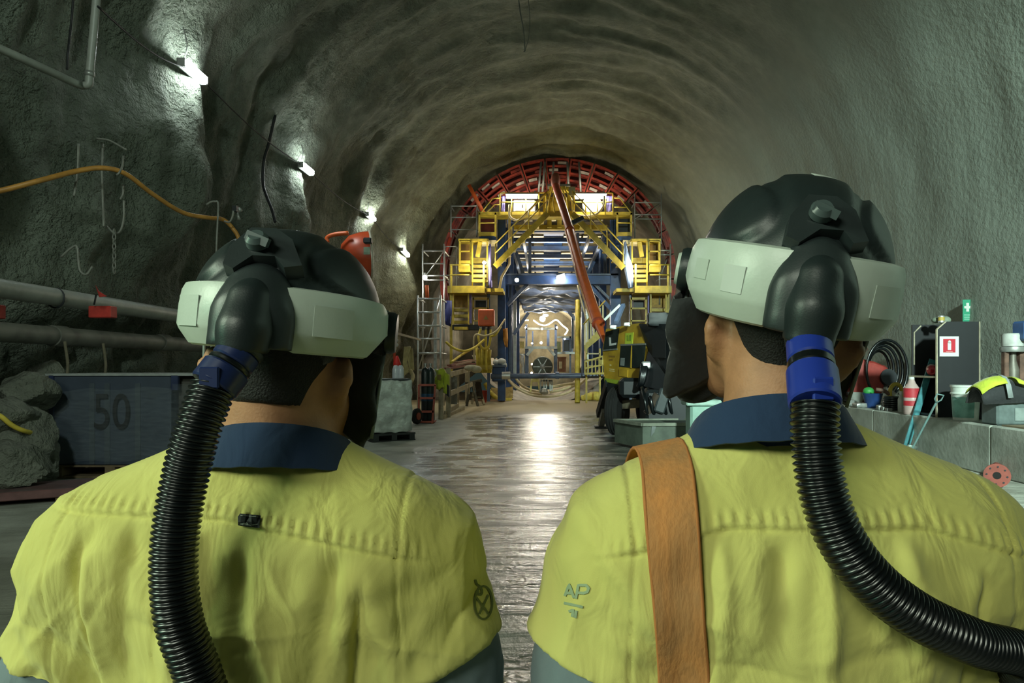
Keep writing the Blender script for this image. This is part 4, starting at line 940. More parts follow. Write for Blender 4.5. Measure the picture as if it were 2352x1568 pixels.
for (x0, x1) in ((1101, 1138), (1418, 1450)):
    c = thing('access_cage', 'yellow access cage hung below the %s end of the top walkway' % ('left' if x0 < 1200 else 'right'), 'cage', P((x0+x1)/2, 542, 29.2))
    for x in (x0, x1): pbox(c, 'cage_post', x-2, x+2, 488, 542, 29.2, 0.1, YEL); pbox(c, 'cage_post', x-2, x+2, 488, 542, 30.0, 0.1, YEL)
    pbox(c, 'cage_floor', x0, x1, 533, 541, 29.2, 0.9, YEL); pt(c, 'cage_rail', [(x0, 512, 29.2), (x1, 512, 29.2)], 0.03, YEL, 6); pbox(c, 'cage_back', x0+3, x1-3, 494, 532, 30.0, 0.05, REDD if x0 < 1200 else DARK)
    pbox(c, 'cage_bracket', x0, x1, 541, 551, 29.3, 0.8, BLU)
# --- yellow apex tower
ap = thing('apex_tower', 'yellow lattice head tower at the middle of the gantry top', 'tower', P(1285, 497, 29.0))
for x in (1250, 1262, 1306, 1318): pb(ap, 'lattice_post', (x, 432+abs(x-1284)*0.5, 28.9), (x, 497, 28.9), 0.09, YEL)
pbox(ap, 'head_beam', 1262, 1308, 428, 436, 28.9, 0.5, YEL); pbox(ap, 'base_beam', 1252, 1316, 484, 497, 28.8, 0.7, YEL); pbox(ap, 'back_plate', 1262, 1306, 455, 486, 29.3, 0.1, YEL); pbox(ap, 'mid_beam', 1256, 1314, 452, 457, 28.9, 0.4, YEL)
for a, b in (((1250, 450), (1272, 430)), ((1318, 450), (1298, 430)), ((1252, 484), (1270, 456)), ((1316, 484), (1300, 456))): pb(ap, 'lattice_brace', (*a, 28.88), (*b, 28.88), 0.06, YEL)
pbox(ap, 'head_plate', 1258, 1310, 422, 427, 28.8, 0.5, GALV)
m = MB(); m.box(P(1314, 439, 28.7), (0.28, 0.1, 0.36)); m.build('sign_plate', M('pale_green_plate', '#a9ad8a', 0.6), ap)
# --- diagonal stairs
def stair(label, x0, y0, x1, y1, d):
    t = thing('stair_flight', label, 'stair', P(x1, y1, d)); dep = 0.9
    for q in (0, dep): pb(t, 'stringer', (x0, y0, d+q), (x1, y1, d+q), 0.09, YEL, 0.24)
    n = 11
    for k in range(n):
        f = (k+0.5)/n; m = MB(); c = P(x0+(x1-x0)*f, y0+(y1-y0)*f-3, d); m.box((c.x, d+dep/2, c.z), (0.26, dep, 0.04)); m.build('tread', YEL, t)
    for off in (52, 30):
        for q in (0, dep): pt(t, 'handrail', [(x0, y0-off, d+q), (x1, y1-off, d+q)], 0.028, YEL, 6)
    for f in (0.02, 0.36, 0.68, 0.99):
        for q in (0, dep): x, y = x0+(x1-x0)*f, y0+(y1-y0)*f; pt(t, 'rail_post', [(x, y-52, d+q), (x, y, d+q)], 0.03, YEL, 6)
    return t
stair('yellow stair flight running down to the left from the apex tower', 1258, 490, 1137, 612, 28.5)
stair('yellow stair flight running down to the right from the apex tower', 1314, 490, 1432, 616, 28.5)
# --- bar lights on the walkway
def bar_light(label, x0, x1, y0, y1, d):
    t = thing('bar_light', label, 'light', P((x0+x1)/2, y1, d))
    pbox(t, 'diffuser', x0, x1, y0, y1, d, 0.12, L_BAR); pbox(t, 'housing', x0-2, x1+2, y0-3, y0, d-0.02, 0.2, GALV)
    for x in (x0+6, x1-6): pb(t, 'bracket', (x, y0-3, d+0.1), (x, y0-8, d+0.1), 0.05, GALV)
bar_light('long white bar light over the left half of the walkway', 1163, 1234, 446, 454, 28.95)
bar_light('long white bar light over the right half of the walkway', 1320, 1392, 445, 455, 28.95)
# equipment behind the bar lights
t = thing('equipment_cabinet', 'pale cabinet on the walkway behind the left bar light', 'cabinet', P(1198, 487, 29.9)); pbox(t, 'cabinet_body', 1178, 1230, 458, 487, 29.9, 0.6, ALU, 0.05); pbox(t, 'cabinet_door', 1184, 1204, 462, 484, 29.86, 0.04, CREAM); pt(t, 'cabinet_handle', [(1200, 470, 29.8), (1200, 477, 29.8)], 0.02, DARK)
t = thing('fan_housing', 'round pale fan housing on the walkway behind the right bar light', 'fan', P(1358, 487, 29.9)); m = MB(); m.lathe([(0.0, 0), (0.36, 0), (0.40, 0.1), (0.40, 0.6), (0.0, 0.62)], P(1360, 470, 29.8), (0, 1, 0), 20); m.build('casing', SHEET, t, 30); m = MB(); m.tube([P(1360, 470, 29.75)+Vector((0.40*math.cos(a), 0, 0.36*math.sin(a))) for a in [2*PI*i/20 for i in range(20)]], 0.04, 6, closed=True); m.build('rim', CREAM, t, True); pbox(t, 'stand', 1345, 1375, 484, 490, 29.9, 0.5, GALV)
for lab, x0, x1, d in (('violet sheet hung at the left end of the walkway', 1152, 1160, 29.35), ('violet sheet hung at the right end of the walkway', 1393, 1406, 29.35)):
    m = MB(); m.grid([[P(x0+(x1-x0)*i/5, 450+38*j/6, d+0.03*math.sin(i*2+j)) for i in range(6)] for j in range(7)], 0.01); single(m, 'hanging_sheet', PURP, lab, 'sheet', smooth=True)
def cable(nm, label, pts, r, mat, cat='cable', n=8, group=None):
    m = MB(); m.tube(spline([P(*p) for p in pts], 8), r, n); return single(m, nm, mat, label, cat, group, True)
cable('looped_hose', 'pale hose looped below the left bar light', [(1172, 470, 28.8), (1170, 494, 28.8), (1183, 505, 28.8), (1200, 500, 28.8), (1228, 470, 28.8), (1250, 450, 28.8)], 0.045, HOSEP, 'hose')
cable('looped_hose', 'pale hose looped below the right bar light', [(1312, 455, 28.8), (1318, 488, 28.8), (1340, 496, 28.8), (1368, 492, 28.8), (1385, 474, 28.8), (1388, 450, 28.8)], 0.045, HOSEP, 'hose')
for k, (x0, x1) in enumerate(((1268, 1262), (1276, 1270), (1292, 1300), (1298, 1312))): cable('hanging_cable', ['leftmost', 'second', 'third', 'rightmost'][k]+' of the thin yellow cables hanging in the apex tower', [(x0, 424, 28.9), (x0, 436, 28.7), (x1, 458, 28.65), (x1+(4 if k % 2 else -4), 488, 28.75)], 0.03, HOSEY, group='cables in the apex tower')
# --- side stair towers
def tower(side, labels):
    mx = (lambda x: x) if side < 0 else (lambda x: 2*1285.5-x)
    def bx(par, nm, x0, x1, y0, y1, d, dep, mat, ch=0.0): a, b = sorted((mx(x0), mx(x1))); return pbox(par, nm, a, b, y0, y1, d, dep, mat, ch)
    t = thing('stair_tower', labels[0], 'tower', P(mx(1090), 862, 29))
    bx(t, 'platform', 1028, 1113, 656, 672, 28.6, 1.8, YEL); bx(t, 'platform_extension', 1113, 1155, 662, 670, 28.8, 1.4, YEL)
    for x in (1036, 1111): bx(t, 'platform_post', x-2, x+2, 606, 672, 28.55, 0.1, YEL)
    for y in (608, 631): pt(t, 'platform_rail', [(mx(1033), y, 28.55), (mx(1078), y, 28.55)], 0.03, YEL, 6)
    # landing cage
    for x in (1056, 1081): bx(t, 'cage_post', x-2, x+2, 553, 608, 29.0, 0.12, YEL); bx(t, 'cage_post', x-2, x+2, 553, 608, 29.9, 0.12, YEL)
    for y in (553, 577): bx(t, 'cage_rail', 1056, 1081, y-1.5, y+1.5, 29.0, 0.08, YEL)
    bx(t, 'cage_panel', 1054, 1082, 598, 605, 28.95, 0.08, YEL); bx(t, 'cage_panel', 1053, 1080, 609, 620, 28.9, 0.08, YEL); bx(t, 'cage_back', 1058, 1080, 556, 598, 29.8, 0.05, M('brown_board', '#7a5a24', 0.7)); bx(t, 'cage_soffit', 1054, 1080, 620, 624, 28.9, 1.0, YEL)
    # lit steps climbing away from the platform
    for k in range(5): bx(t, 'step', 1087, 1118, 641-11.0*k-(5 if k == 4 else 0), 648-11.0*k, 28.9+0.28*k, 0.30, YEL)
    for x in (1085, 1119): pb(t, 'step_stringer', (mx(x), 652, 28.85), (mx(x), 596, 30.2), 0.05, YEL, 0.22)
    for x in (1085, 1119): bx(t, 'step_post', x-1.5, x+1.5, 555, 650, 28.85, 0.07, YEL)
    pb(t, 'post_brace', (mx(1097), 590, 29.2), (mx(1103), 556, 29.2), 0.18, YEL)
    bx(t, 'head_beam', 1053, 1122, 548, 553, 29.0, 1.0, YEL); bx(t, 'upper_bracket', 1101, 1140, 551, 560, 29.2, 0.6, CREAM)
    for x in (1036, 1122): bx(t, 'leg', x-3, x+3, 553 if x > 1100 else 672, 922, 29.6, 0.18, BLG if x > 1100 else YEL)
    lq = lamp('step_lamp', 'POINT', P(mx(1103), 612, 28.2), (0, 40, 3), 26, (1.0, 0.92, 0.66), 0.08); lq.data.energy = 140
    # lower flight
    for k in range(4): bx(t, 'lower_step', 1043, 1074, 708+14*k, 715+14*k, 29.0+0.25*(3-k), 0.3, YEL)
    for x in (1041, 1076): bx(t, 'lower_stringer', x-1.5, x+1.5, 672, 745, 28.95, 0.1, YEL)
    bx(t, 'lower_back', 1043, 1074, 676, 706, 29.9, 0.06, M('ochre_sheet', '#a8842c', 0.6, var=0.2)); bx(t, 'lower_panel', 1077, 1083, 676, 742, 29.3, 0.06, PURP)
    for a in ((1086, 1123, 683, 688), (1086, 1123, 706, 710), (1086, 1123, 735, 738)): bx(t, 'lower_rail', *a, 29.2, 0.1, YEL)
    for x in (1087, 1121): bx(t, 'lower_post', x-1.5, x+1.5, 683, 745, 29.2, 0.1, YEL)
    bx(t, 'lower_beam', 1040, 1125, 745, 757, 29.4, 0.6, DARK); bx(t, 'lower_box', 1092, 1116, 690, 706, 29.8, 0.4, DARK)
    return t
tower(-1, ['yellow stair tower with lit steps on the left flank of the gantry']); tower(1, ['yellow stair tower with lit steps on the right flank of the gantry'])
def sheet(label, poly_l, poly_r, d, mat, wob=0.04):
    n = len(poly_l); rows = []
    for (a, b), k in zip(zip(poly_l, poly_r), range(n)): rows.append([P(a[0]+(b[0]-a[0])*i/4, a[1]+(b[1]-a[1])*i/4, d+wob*math.sin(i*1.7+k)) for i in range(5)])
    m = MB(); m.grid(rows, 0.012); return single(m, 'hanging_sheet', mat, label, 'sheet', smooth=True)
sheet('violet sheet hanging beside the lit steps of the left tower', [(1124, 560), (1122, 600), (1122, 640), (1124, 662)], [(1128, 560), (1129, 600), (1130, 640), (1131, 662)], 28.7, PURP)
sheet('pale blue lens-shaped sheet hanging left of the lit steps of the right tower', [(1434, 556), (1432, 590), (1434, 620), (1439, 642), (1443, 662)], [(1438, 553), (1446, 590), (1453, 610), (1455, 635), (1453, 662)], 28.62, SHEET)
sheet('dark blue tarpaulin hanging on the outer leg of the left tower', [(1022, 690), (1021, 715), (1023, 745)], [(1038, 690), (1038, 715), (1036, 750)], 28.3, M('blue_tarp', '#323a78', 0.6))
# orange distribution box with its hoses
t = thing('distribution_box', 'orange electrical distribution box on the lower left of the gantry', 'box', P(1116, 748, 28.2)); pbox(t, 'box_body', 1098, 1135, 710, 748, 28.2, 0.4, ORANGE, 0.03); pbox(t, 'box_door', 1101, 1132, 713, 745, 28.17, 0.03, ORANGE)
m = MB(); pc = P(1116, 729, 28.16); m.prism([pc+Vector((-0.10, 0, -0.08)), pc+Vector((0.10, 0, -0.08)), pc+Vector((0, 0, 0.10))], (0, -0.01, 0)); m.build('warning_triangle', M('worn_triangle', '#a5894a', 0.6), t)
for x in (1104, 1116, 1127): pt(t, 'cable_gland', [(x, 748, 28.35), (x, 758, 28.35)], 0.05, GALV)
for k, (pts, lb) in enumerate([([(1104, 755, 28.3), (1099, 775, 28.2), (1106, 797, 28.2), (1120, 799, 28.2), (1126, 780, 28.2), (1127, 757, 28.3)], 'yellow hose looping under the orange box'), ([(1116, 757, 28.3), (1116, 790, 28.3), (1117, 850, 28.3)], 'yellow hose dropping straight from the orange box'), ([(1160, 733, 28.4), (1140, 760, 28.1), (1115, 771, 28.0), (1090, 772, 28.0), (1089, 830, 28.0)], 'long pale cable slung in front of the orange box'), ([(1150, 750, 28.4), (1138, 768, 28.1), (1128, 772, 28.2)], 'short yellow cable slung right of the orange box'), ([(1024, 785, 27), (1040, 798, 27), (1065, 806, 27), (1090, 798, 27.4), (1112, 780, 28)], 'yellow hose sagging from the scaffold towards the orange box'), ([(1036, 832, 26), (1060, 815, 27), (1085, 800, 28)], 'yellow hose rising from the timber pile')]): cable('slung_hose', lb, pts, 0.05 if k != 2 else 0.04, HOSEY if k not in (2,) else HOSEP, 'hose')
hb = thing('hose_bundle', 'bundle of yellow hoses hanging below the orange box', 'hoses', P(1110, 858, 28.4))
for k in range(9): pt(hb, 'hose', [(1094+k*4, 795+(k % 3)*4, 28.5+0.05*(k % 2)), (1096+k*3.6, 825, 28.45), (1098+k*3.6, 856, 28.4)], 0.055, YEL if k % 3 else HOSEY)
pbox(hb, 'hose_clamp', 1092, 1130, 838, 848, 28.35, 0.3, YEL)
sheet('ochre cloth hanging on the inner left post of the gantry', [(1155, 755), (1156, 780), (1160, 796)], [(1166, 753), (1167, 780), (1166, 798)], 30, M('ochre_cloth', '#c78a3a', 0.7))
t = thing('control_cabinet', 'dark blue cabinet at the foot of the left gantry column', 'cabinet', P(1143, 880, 29)); pbox(t, 'cabinet_body', 1130, 1160, 842, 876, 29.0, 0.8, BLU, 0.04); pbox(t, 'cabinet_top', 1128, 1162, 838, 843, 28.95, 0.9, BLG); pbox(t, 'cabinet_door', 1134, 1156, 850, 873, 28.96, 0.04, BLU)
m = MB(); m.ball(P(1139, 832, 29.2), (0.14, 0.12, 0.12)); m.ball(P(1152, 830, 29.2), (0.20, 0.14, 0.14)); m.ball(P(1158, 838, 29.2), (0.12, 0.12, 0.14)); single(m, 'white_sack', M('white_bag', '#d5d8d6', 0.7, bump=0.3, bs=12), 'crumpled white bag on top of the dark blue cabinet', 'bag', smooth=True)
t = thing('work_light', 'bright floodlight under the front beam of the gantry', 'light', P(1287, 640, 30.2)); m = MB(); m.bar(P(1279, 641, 30.1), P(1297, 635, 30.1), 0.2, 0.16); m.build('lens', L_WORK, t); m = MB(); m.bar(P(1279, 637, 30.3), P(1297, 631, 30.3), 0.24, 0.12); m.build('housing', GALV, t)
t = thing('work_light', 'small round floodlight left of the front beam of the gantry', 'light', P(1187, 645, 30.2)); m = MB(); m.ball(P(1187, 643, 30.1), 0.085); m.build('lens', L_WORK, t, True); m = MB(); m.lathe([(0.1, 0), (0.11, 0.1), (0.03, 0.2)], P(1187, 643, 30.12), (0, 1, 0.2), 12); m.build('housing', GALV, t, True)
t = thing('work_light', 'small white lamp at the head of the left tower steps', 'light', P(1112, 606, 28.8)); m = MB(); m.ball(P(1112, 603, 28.75), 0.07); m.build('lens', L_WORK, t, True); pt(t, 'bracket', [(1112, 604, 28.8), (1112, 615, 28.85)], 0.03, GALV)
# --- right lower stair with grille and railing
t = thing('entry_stair', 'yellow entry stair with pale mesh side at the lower right of the gantry', 'stair', P(1360, 860, 28))
m = MB(); m.prism([P(1342, 792, 28.5), P(1386, 742, 28.5), P(1386, 770, 28.5), P(1342, 806, 28.5)], (0, 0.08, 0)); m.build('side_plate', YEL, t)
for k in range(7): pb(t, 'mesh_bar', (1343+k*7, 742-k*7, 28.5), (1343+k*7, 792-k*7.5, 28.5), 0.07, CREAM, 0.03)
pt(t, 'handrail', [(1340, 745, 28.5), (1390, 690, 28.5)], 0.03, YEL)
for x in (1347, 1378): pbox(t, 'leg', x-2, x+2, 800, 926, 28.6, 0.12, YEL)
for y in (812, 826, 840): pbox(t, 'rung', 1347, 1378, y-1.5, y+1.5, 28.6, 0.1, CREAM)
for k in range(7): pbox(t, 'railing_post', 1342+k*8.2, 1344.5+k*8.2, 832-k*2.6, 858, 28.0, 0.06, YEL)
pb(t, 'railing_top', (1342, 831, 28), (1393, 815, 28), 0.06, YEL); pb(t, 'railing_mid', (1342, 846, 28), (1393, 836, 28), 0.06, YEL); pb(t, 'railing_foot', (1342, 858, 28), (1393, 857, 28), 0.08, YEL)
for k, pts in enumerate([[(1327, 655, 29.5), (1335, 690, 29.3), (1350, 745, 29.3)], [(1345, 690, 29.3), (1352, 720, 29.2), (1358, 750, 29.2)]]): cable('hanging_cable', ['thin pale cable falling from the gantry right of the yellow prop', 'second pale cable falling beside the boom foot'][k], pts, 0.03, HOSEP)

# ------------------------------------------------------------------ scaffold towers and ladders
def scaffold(label, xl, xr, ytop, ybot, ys, d, dep, mat=ALU, brace=True, r=0.03):
    t = thing('scaffold_tower', label, 'scaffold', P((xl+xr)/2, ybot, d))
    for q in (0, dep):
        for x in (xl, xr): pt(t, 'upright', [(x, ytop, d+q) if q == 0 else (x+(VX-x)*0.0, ytop, d+q), (x, ybot, d+q)], r, mat, 7)
    for y in ys:
        pt(t, 'rung', [(xl, y, d), (xr, y, d)], r*0.95, mat, 7)
    for y in ys[::2]:
        for x in (xl, xr): m = MB(); a = P(x, y, d); m.cyl(a, a+Vector((0, dep, 0)), r*0.8, 7); m.build('ledger', mat, t, True)
    if brace: pt(t, 'diagonal', [(xl, ys[-1], d+dep), (xr, ys[0], d+dep)], r*0.7, mat, 6)
    return t
scaffold('aluminium scaffold tower, upper lift beside the left stair tower', 971, 1020, 560, 931, [576, 605, 633, 643], 27.2, 1.3)
sc = scaffold('aluminium scaffold tower, lower lift standing on the floor at the left wall', 960, 1012, 678, 937, [686, 717, 748, 778, 811, 850], 25.5, 1.4, r=0.04)
pbox(sc, 'toe_board', 996, 1003, 690, 880, 26.4, 0.08, GALV)
scaffold('grey scaffold cage at the upper left shoulder of the formwork ring', 1036, 1095, 470, 545, [473, 499, 527], 29.8, 1.0, GALV)
scaffold('grey scaffold cage at the upper right shoulder of the formwork ring', 1458, 1519, 445, 560, [465, 493, 503], 29.8, 1.0, GALV)
scaffold('thin grey scaffold frame behind the left stair tower cage', 1022, 1048, 566, 660, [566, 588, 632], 29.9, 0.8, GALV, False, 0.025)
scaffold('thin grey scaffold frame right of the right stair tower', 1515, 1540, 560, 700, [575, 585, 640], 29.9, 0.8, GALV, True, 0.04)
pt(sc, 'orange_tube', [(980, 655, 26.2), (981, 684, 26.2)], 0.075, ORANGE)
t = thing('work_light', 'round white lamp on the aluminium scaffold at the left wall', 'light', P(976, 640, 26.8)); m = MB(); m.ball(P(976, 637, 26.8), 0.085); m.build('lens', L_WORK, t, True); m = MB(); m.cyl(P(976, 634, 26.85), P(976, 628, 26.95), 0.05); m.build('bracket', GALV, t)

# ------------------------------------------------------------------ far end: second gantry in the lined tunnel
fg = thing('inner_gantry', 'grey portal frame standing far back in the lined tunnel', 'gantry', (0, 47, 0))
for (x0, x1, y0, y1, d) in ((1207, 1211, 745, 798, 47), (1274, 1279, 745, 798, 47), (1222, 1225, 760, 794, 47), (1256, 1262, 758, 794, 47), (1206, 1214, 800, 860, 45), (1272, 1280, 800, 860, 45), (1186, 1191, 772, 860, 46), (1308, 1312, 772, 860, 46)): pbox(fg, 'post', x0, x1, y0, y1, d, 0.3, BLG)
for (x0, x1, y0, y1, d) in ((1205, 1280, 795, 801, 44.8), (1205, 1280, 752, 757, 47), (1186, 1206, 772, 776, 46), (1280, 1314, 772, 776, 46), (1182, 1207, 812, 816, 45.5), (1280, 1322, 808, 813, 45.5)): pbox(fg, 'beam', x0, x1, y0, y1, d, 0.3, GALV)
pb(fg, 'knee_brace', (1210, 816, 44.8), (1224, 800, 44.8), 0.18, GALV); pb(fg, 'knee_brace', (1274, 816, 44.8), (1260, 800, 44.8), 0.18, GALV)
pbox(fg, 'yellow_plate', 1191, 1204, 784, 800, 46, 0.1, M('pale_yellow_plate', '#d8c878', 0.6)); pbox(fg, 'window_frame', 1292, 1316, 776, 812, 46.5, 0.2, SHEET); pbox(fg, 'window_glass', 1295, 1313, 780, 806, 46.48, 0.05, DARK); pbox(fg, 'green_plate', 1279, 1288, 784, 812, 46, 0.1, M('olive_plate', '#8f9460', 0.6))
m = MB(); pts = [P(x, y, 46.8) for x, y in ((1178, 766), (1180, 756), (1192, 746), (1204, 736), (1214, 735))]; m.tube(spline(pts, 6), 0.05, 7); single(m, 'rope_light', L_ROPE, 'left run of glowing rope light along the inner gantry', 'light', smooth=True)
m = MB(); pts = [P(x, y, 46.8) for x, y in ((1225, 735), (1238, 744), (1252, 747), (1264, 742), (1274, 735), (1281, 736), (1292, 747), (1303, 756), (1302, 762), (1297, 769))]; m.tube(spline(pts, 6), 0.05, 7); single(m, 'rope_light', L_ROPE, 'right run of glowing rope light along the inner gantry, sagging in the middle', 'light', smooth=True)
for k, (x, y, r, lb) in enumerate(((1246, 732, 0.20, 'large round floodlight glowing in the crown of the lined tunnel'), (1253, 724, 0.10, 'small bar floodlight just above the large round one'), (1207, 752, 0.06, 'tiny lamp on the left post of the inner gantry'), (1245, 755, 0.08, 'tiny lamp in the middle of the inner gantry'), (1279, 752, 0.07, 'tiny lamp on the right post of the inner gantry'), (1297, 778, 0.06, 'tiny lamp above the far window frame'), (1222, 788, 0.06, 'tiny lamp low on the left of the inner gantry'), (1243, 787, 0.09, 'pair of lamps low in the middle of the inner gantry'), (1222, 836, 0.07, 'tiny lamp left of the dark cutter wheel'), (1221, 856, 0.07, 'tiny lamp at the foot of the inner gantry'))):
    t = thing('work_light', lb, 'light', P(x, y, 46.6)); m = MB(); m.ball(P(x, y, 46.5), (r*(2 if 'bar' in lb else 1), r, r), 10, 7); m.build('lens', L_FAR if k == 0 else L_TINY, t, True); m = MB(); m.cyl(P(x, y, 46.55), P(x, y-1, 46.8), r*0.8, 8); m.build('housing', GALV, t)
t = thing('cutter_wheel', 'round dark green machine face at the foot of the inner gantry', 'machine', P(1246, 862, 46)); DG = M('dark_green_steel', '#4c5142', 0.6, var=0.3, vs_=3)
m = MB(); m.lathe([(0.0, 0), (0.2, -0.05), (0.66, 0.0), (0.70, 0.08), (0.70, 0.4), (0.0, 0.4)], P(1246, 842, 46), (0, 1, 0), 28); m.build('wheel_face', DG, t, 30); m = MB(); m.lathe([(0.0, -0.15), (0.16, -0.1), (0.18, 0.0), (0.0, 0.0)], P(1246, 842, 46), (0, 1, 0), 14); m.build('hub', GALV, t, 30)
for k in range(6): a = k*PI/3; c = P(1246, 842, 45.98); m = MB(); m.bar(c+Vector((0.18*math.cos(a), 0, 0.18*math.sin(a))), c+Vector((0.62*math.cos(a), 0, 0.62*math.sin(a))), 0.06, 0.1, (0, 1, 0)); m.build('spoke', GALV, t)
t = thing('crate', 'brown crate standing right of the dark cutter wheel', 'crate', P(1290, 855, 45.4)); pbox(t, 'crate_body', 1281, 1300, 822, 854, 45.4, 0.6, M('brown_timber', '#8a5f42', 0.7)); pbox(t, 'crate_lid', 1280, 1301, 819, 823, 45.35, 0.7, M('brown_timber', '#8a5f42')); pbox(t, 'crate_label', 1284, 1291, 830, 846, 45.38, 0.02, CREAM)
m = MB(); m.tube(spline([P(1200, 815, 45.3), P(1199, 828, 45.2), P(1202, 842, 45.3), P(1201, 858, 45.3)], 6), [0.12, 0.16, 0.12, 0.1], 10); single(m, 'hanging_cloth', M('white_bag', '#d5d8d6'), 'white cloth hanging left of the dark cutter wheel', 'cloth', smooth=True)
# --- hoses and sheets sagging over the invert
for k, (pts, r, mt, lb) in enumerate([
    ([(1166, 872, 30.5), (1185, 890, 30.5), (1215, 905, 30.5), (1250, 911, 30.5), (1290, 906, 30.5), (1330, 890, 30.5)], 0.05, HOSEP, 'lowest pale hose sagging across the invert'),
    ([(1160, 862, 31.5), (1182, 884, 31.5), (1210, 899, 31.5), (1245, 905, 31.5)], 0.05, HOSEP, 'pale hose on the left half of the invert'),
    ([(1184, 868, 32), (1200, 886, 32), (1225, 897, 32), (1250, 900, 32)], 0.06, HOSEP, 'thick pale hose from the left post into the invert'),
    ([(1268, 888, 31), (1290, 884, 31), (1318, 880, 31), (1332, 878, 31)], 0.06, CREAM, 'upper cream hose on the right half of the invert'),
    ([(1262, 900, 31), (1290, 895, 31), (1315, 886, 31), (1336, 880, 31)], 0.06, CREAM, 'lower cream hose on the right half of the invert'),
    ([(1330, 885, 30.4), (1350, 868, 30), (1372, 858, 29.6)], 0.05, HOSEP, 'pale hose rising to the right end of the cross pipe'),
    ([(1114, 880, 31.6), (1126, 900, 31.7), (1148, 917, 31.6), (1175, 918, 31.5)], 0.10, HOSEY, 'thick yellow hose trailing on the floor at the left end of the slab')]): cable('sagging_hose', lb, pts, r, mt, 'hose')
m = MB(); m.grid([[P(1128+50*i/8, 889+3*math.sin(i*0.4)+26*j/4-(2 if i > 4 else 0), 32.2-0.6*j/4) for i in range(9)] for j in range(5)], 0.03); single(m, 'ochre_board', M('ochre_board', '#b49b5a', 0.7, var=0.2), 'ochre curved sheet leaning at the left edge of the floor slab', 'sheet', smooth=True)
m = MB(); m.grid([[P(1322+58*i/8, 880-(10*i/8)+(38+6*i/8)*j/4, 32.6-0.8*j/4) for i in range(9)] for j in range(5)], 0.03); single(m, 'grey_membrane', M('grey_membrane', '#8f867a', 0.7, var=0.2), 'grey membrane sheet at the right edge of the floor slab', 'sheet', smooth=True)
m = MB(); m.tube(spline([P(1338, 914, 31.4), P(1352, 911, 31.2), P(1368, 909, 31.0), P(1382, 913, 30.9)], 6), [0.14, 0.19, 0.21, 0.17], 10); single(m, 'yellow_duct', M('yellow_duct', '#cdbb55', 0.6, bump=0.3, bs=9), 'soft yellow duct lying at the right end of the floor slab', 'duct', smooth=True)
def stool(label, px, py, d, s):
    t = thing('plastic_stool', label, 'stool', P(px, py, d)); b = P(px, py, d); mt = M('pale_yellow_plastic', '#ddd486', 0.5)
    m = MB(); m.box(b+Vector((0, 0, 0.62*s)), (0.36*s, 0.36*s, 0.06*s), chamfer=0.02); m.build('seat', mt, t)
    for sx in (-1, 1):
        for sy in (-1, 1): m = MB(); m.bar(b+Vector((sx*0.21*s, sy*0.21*s, 0)), b+Vector((sx*0.14*s, sy*0.14*s, 0.6*s)), 0.07*s); m.build('leg', mt, t)
    m = MB(); m.box(b+Vector((0, -0.15*s, 0.53*s)), (0.3*s, 0.03, 0.14*s)); m.build('apron', mt, t)
stool('pale yellow plastic stool standing in the invert below the cross pipe', 1229, 900, 31, 1.0)
t = thing('trestle_frame', 'pale metal trestle frame in the invert right of the plastic stool', 'frame', P(1256, 905, 30.6))
for a, b in (((1243, 868), (1240, 902)), ((1250, 866), (1249, 903)), ((1255, 866), (1255, 903)), ((1263, 872), (1264, 898)), ((1268, 872), (1268, 897)), ((1243, 874), (1268, 874))): pb(t, 'bar', (*a, 30.6), (*b, 30.6), 0.06, GALV)
m = MB(); m.lathe([(0.16, 0), (0.20, 0.1), (0.12, 0.24), (0.05, 0.26)], P(1250, 905, 30.4), (0, 0, 1), 12); m.build('foot_plate', GALV, t, 30)
# ------------------------------------------------------------------ left wall: lamps, pipes, hoses, hooks, pallet box, clutter
PIPEG = M('grey_pipe', '#8f938b', 0.45, var=0.15, vs_=4, bump=0.05)
PIPED = M('dusty_pipe', '#6f7068', 0.6, var=0.3, vs_=3)
PXL = [(443, 165), (703, 388), (851, 498), (930, 580)]
def lamp_pos(px, py):
    d = 10.0
    while d < 33:
        p = P(px, py, d)
        if p.x < wall_x(-1, d, p.z)+0.16: return p
        d += 0.05
    return P(px, py, 32)
LP_ = [lamp_pos(*q) for q in PXL]
0 and print('LP', [tuple(round(c,2) for c in p) for p in LP_])
def wlamp(i, c, label):
    x, y, z = c; t = thing('wall_lamp', label, 'lamp', (x, y, z-0.1))
    ax = (LP_[min(3, i+1)]-LP_[max(0, i-1)]).normalized(); s_ = Vector((0, 0, 1)).cross(ax).normalized(); s_ = s_ if s_.x > 0 else -s_; c = Vector(c)
    up = (0, 0, 1)
    def br(a0, a1, off, w, h, dz=0.0): m = MB(); m.bar(c+ax*a0+s_*off+Vector((0, 0, dz)), c+ax*a1+s_*off+Vector((0, 0, dz)), w, h, up, 0.015); return m
    br(-0.35, 0.35, 0.03, 0.13, 0.13).build('diffuser', L_WALL, t); br(-0.39, 0.39, -0.065, 0.05, 0.16, 0.01).build('housing', GALV, t)
    br(0.35, 0.41, 0.0, 0.14, 0.15).build('end_cap', ALU, t); br(-0.41, -0.35, 0.0, 0.14, 0.15).build('end_cap', ALU, t)
    m = MB(); m.tube(spline([c-s_*0.06-ax*0.2+Vector((0, 0, 0.08)), c-s_*0.02-ax*0.16+Vector((0, 0, 0.40)), c-s_*0.12-ax*0.1+Vector((0, 0, 0.75))], 6), 0.012, 6); m.build('hanging_wire', GALV, t, True)
    return t
NM = ['nearest wall lamp, largest of the row of bright lamps on the left tunnel wall', 'second wall lamp of the row, above the left worker helmet', 'third wall lamp of the row, above the orange drum', 'fourth wall lamp of the row, smallest one near the scaffold']
for i, c in enumerate(LP_): wlamp(i, c, NM[i])
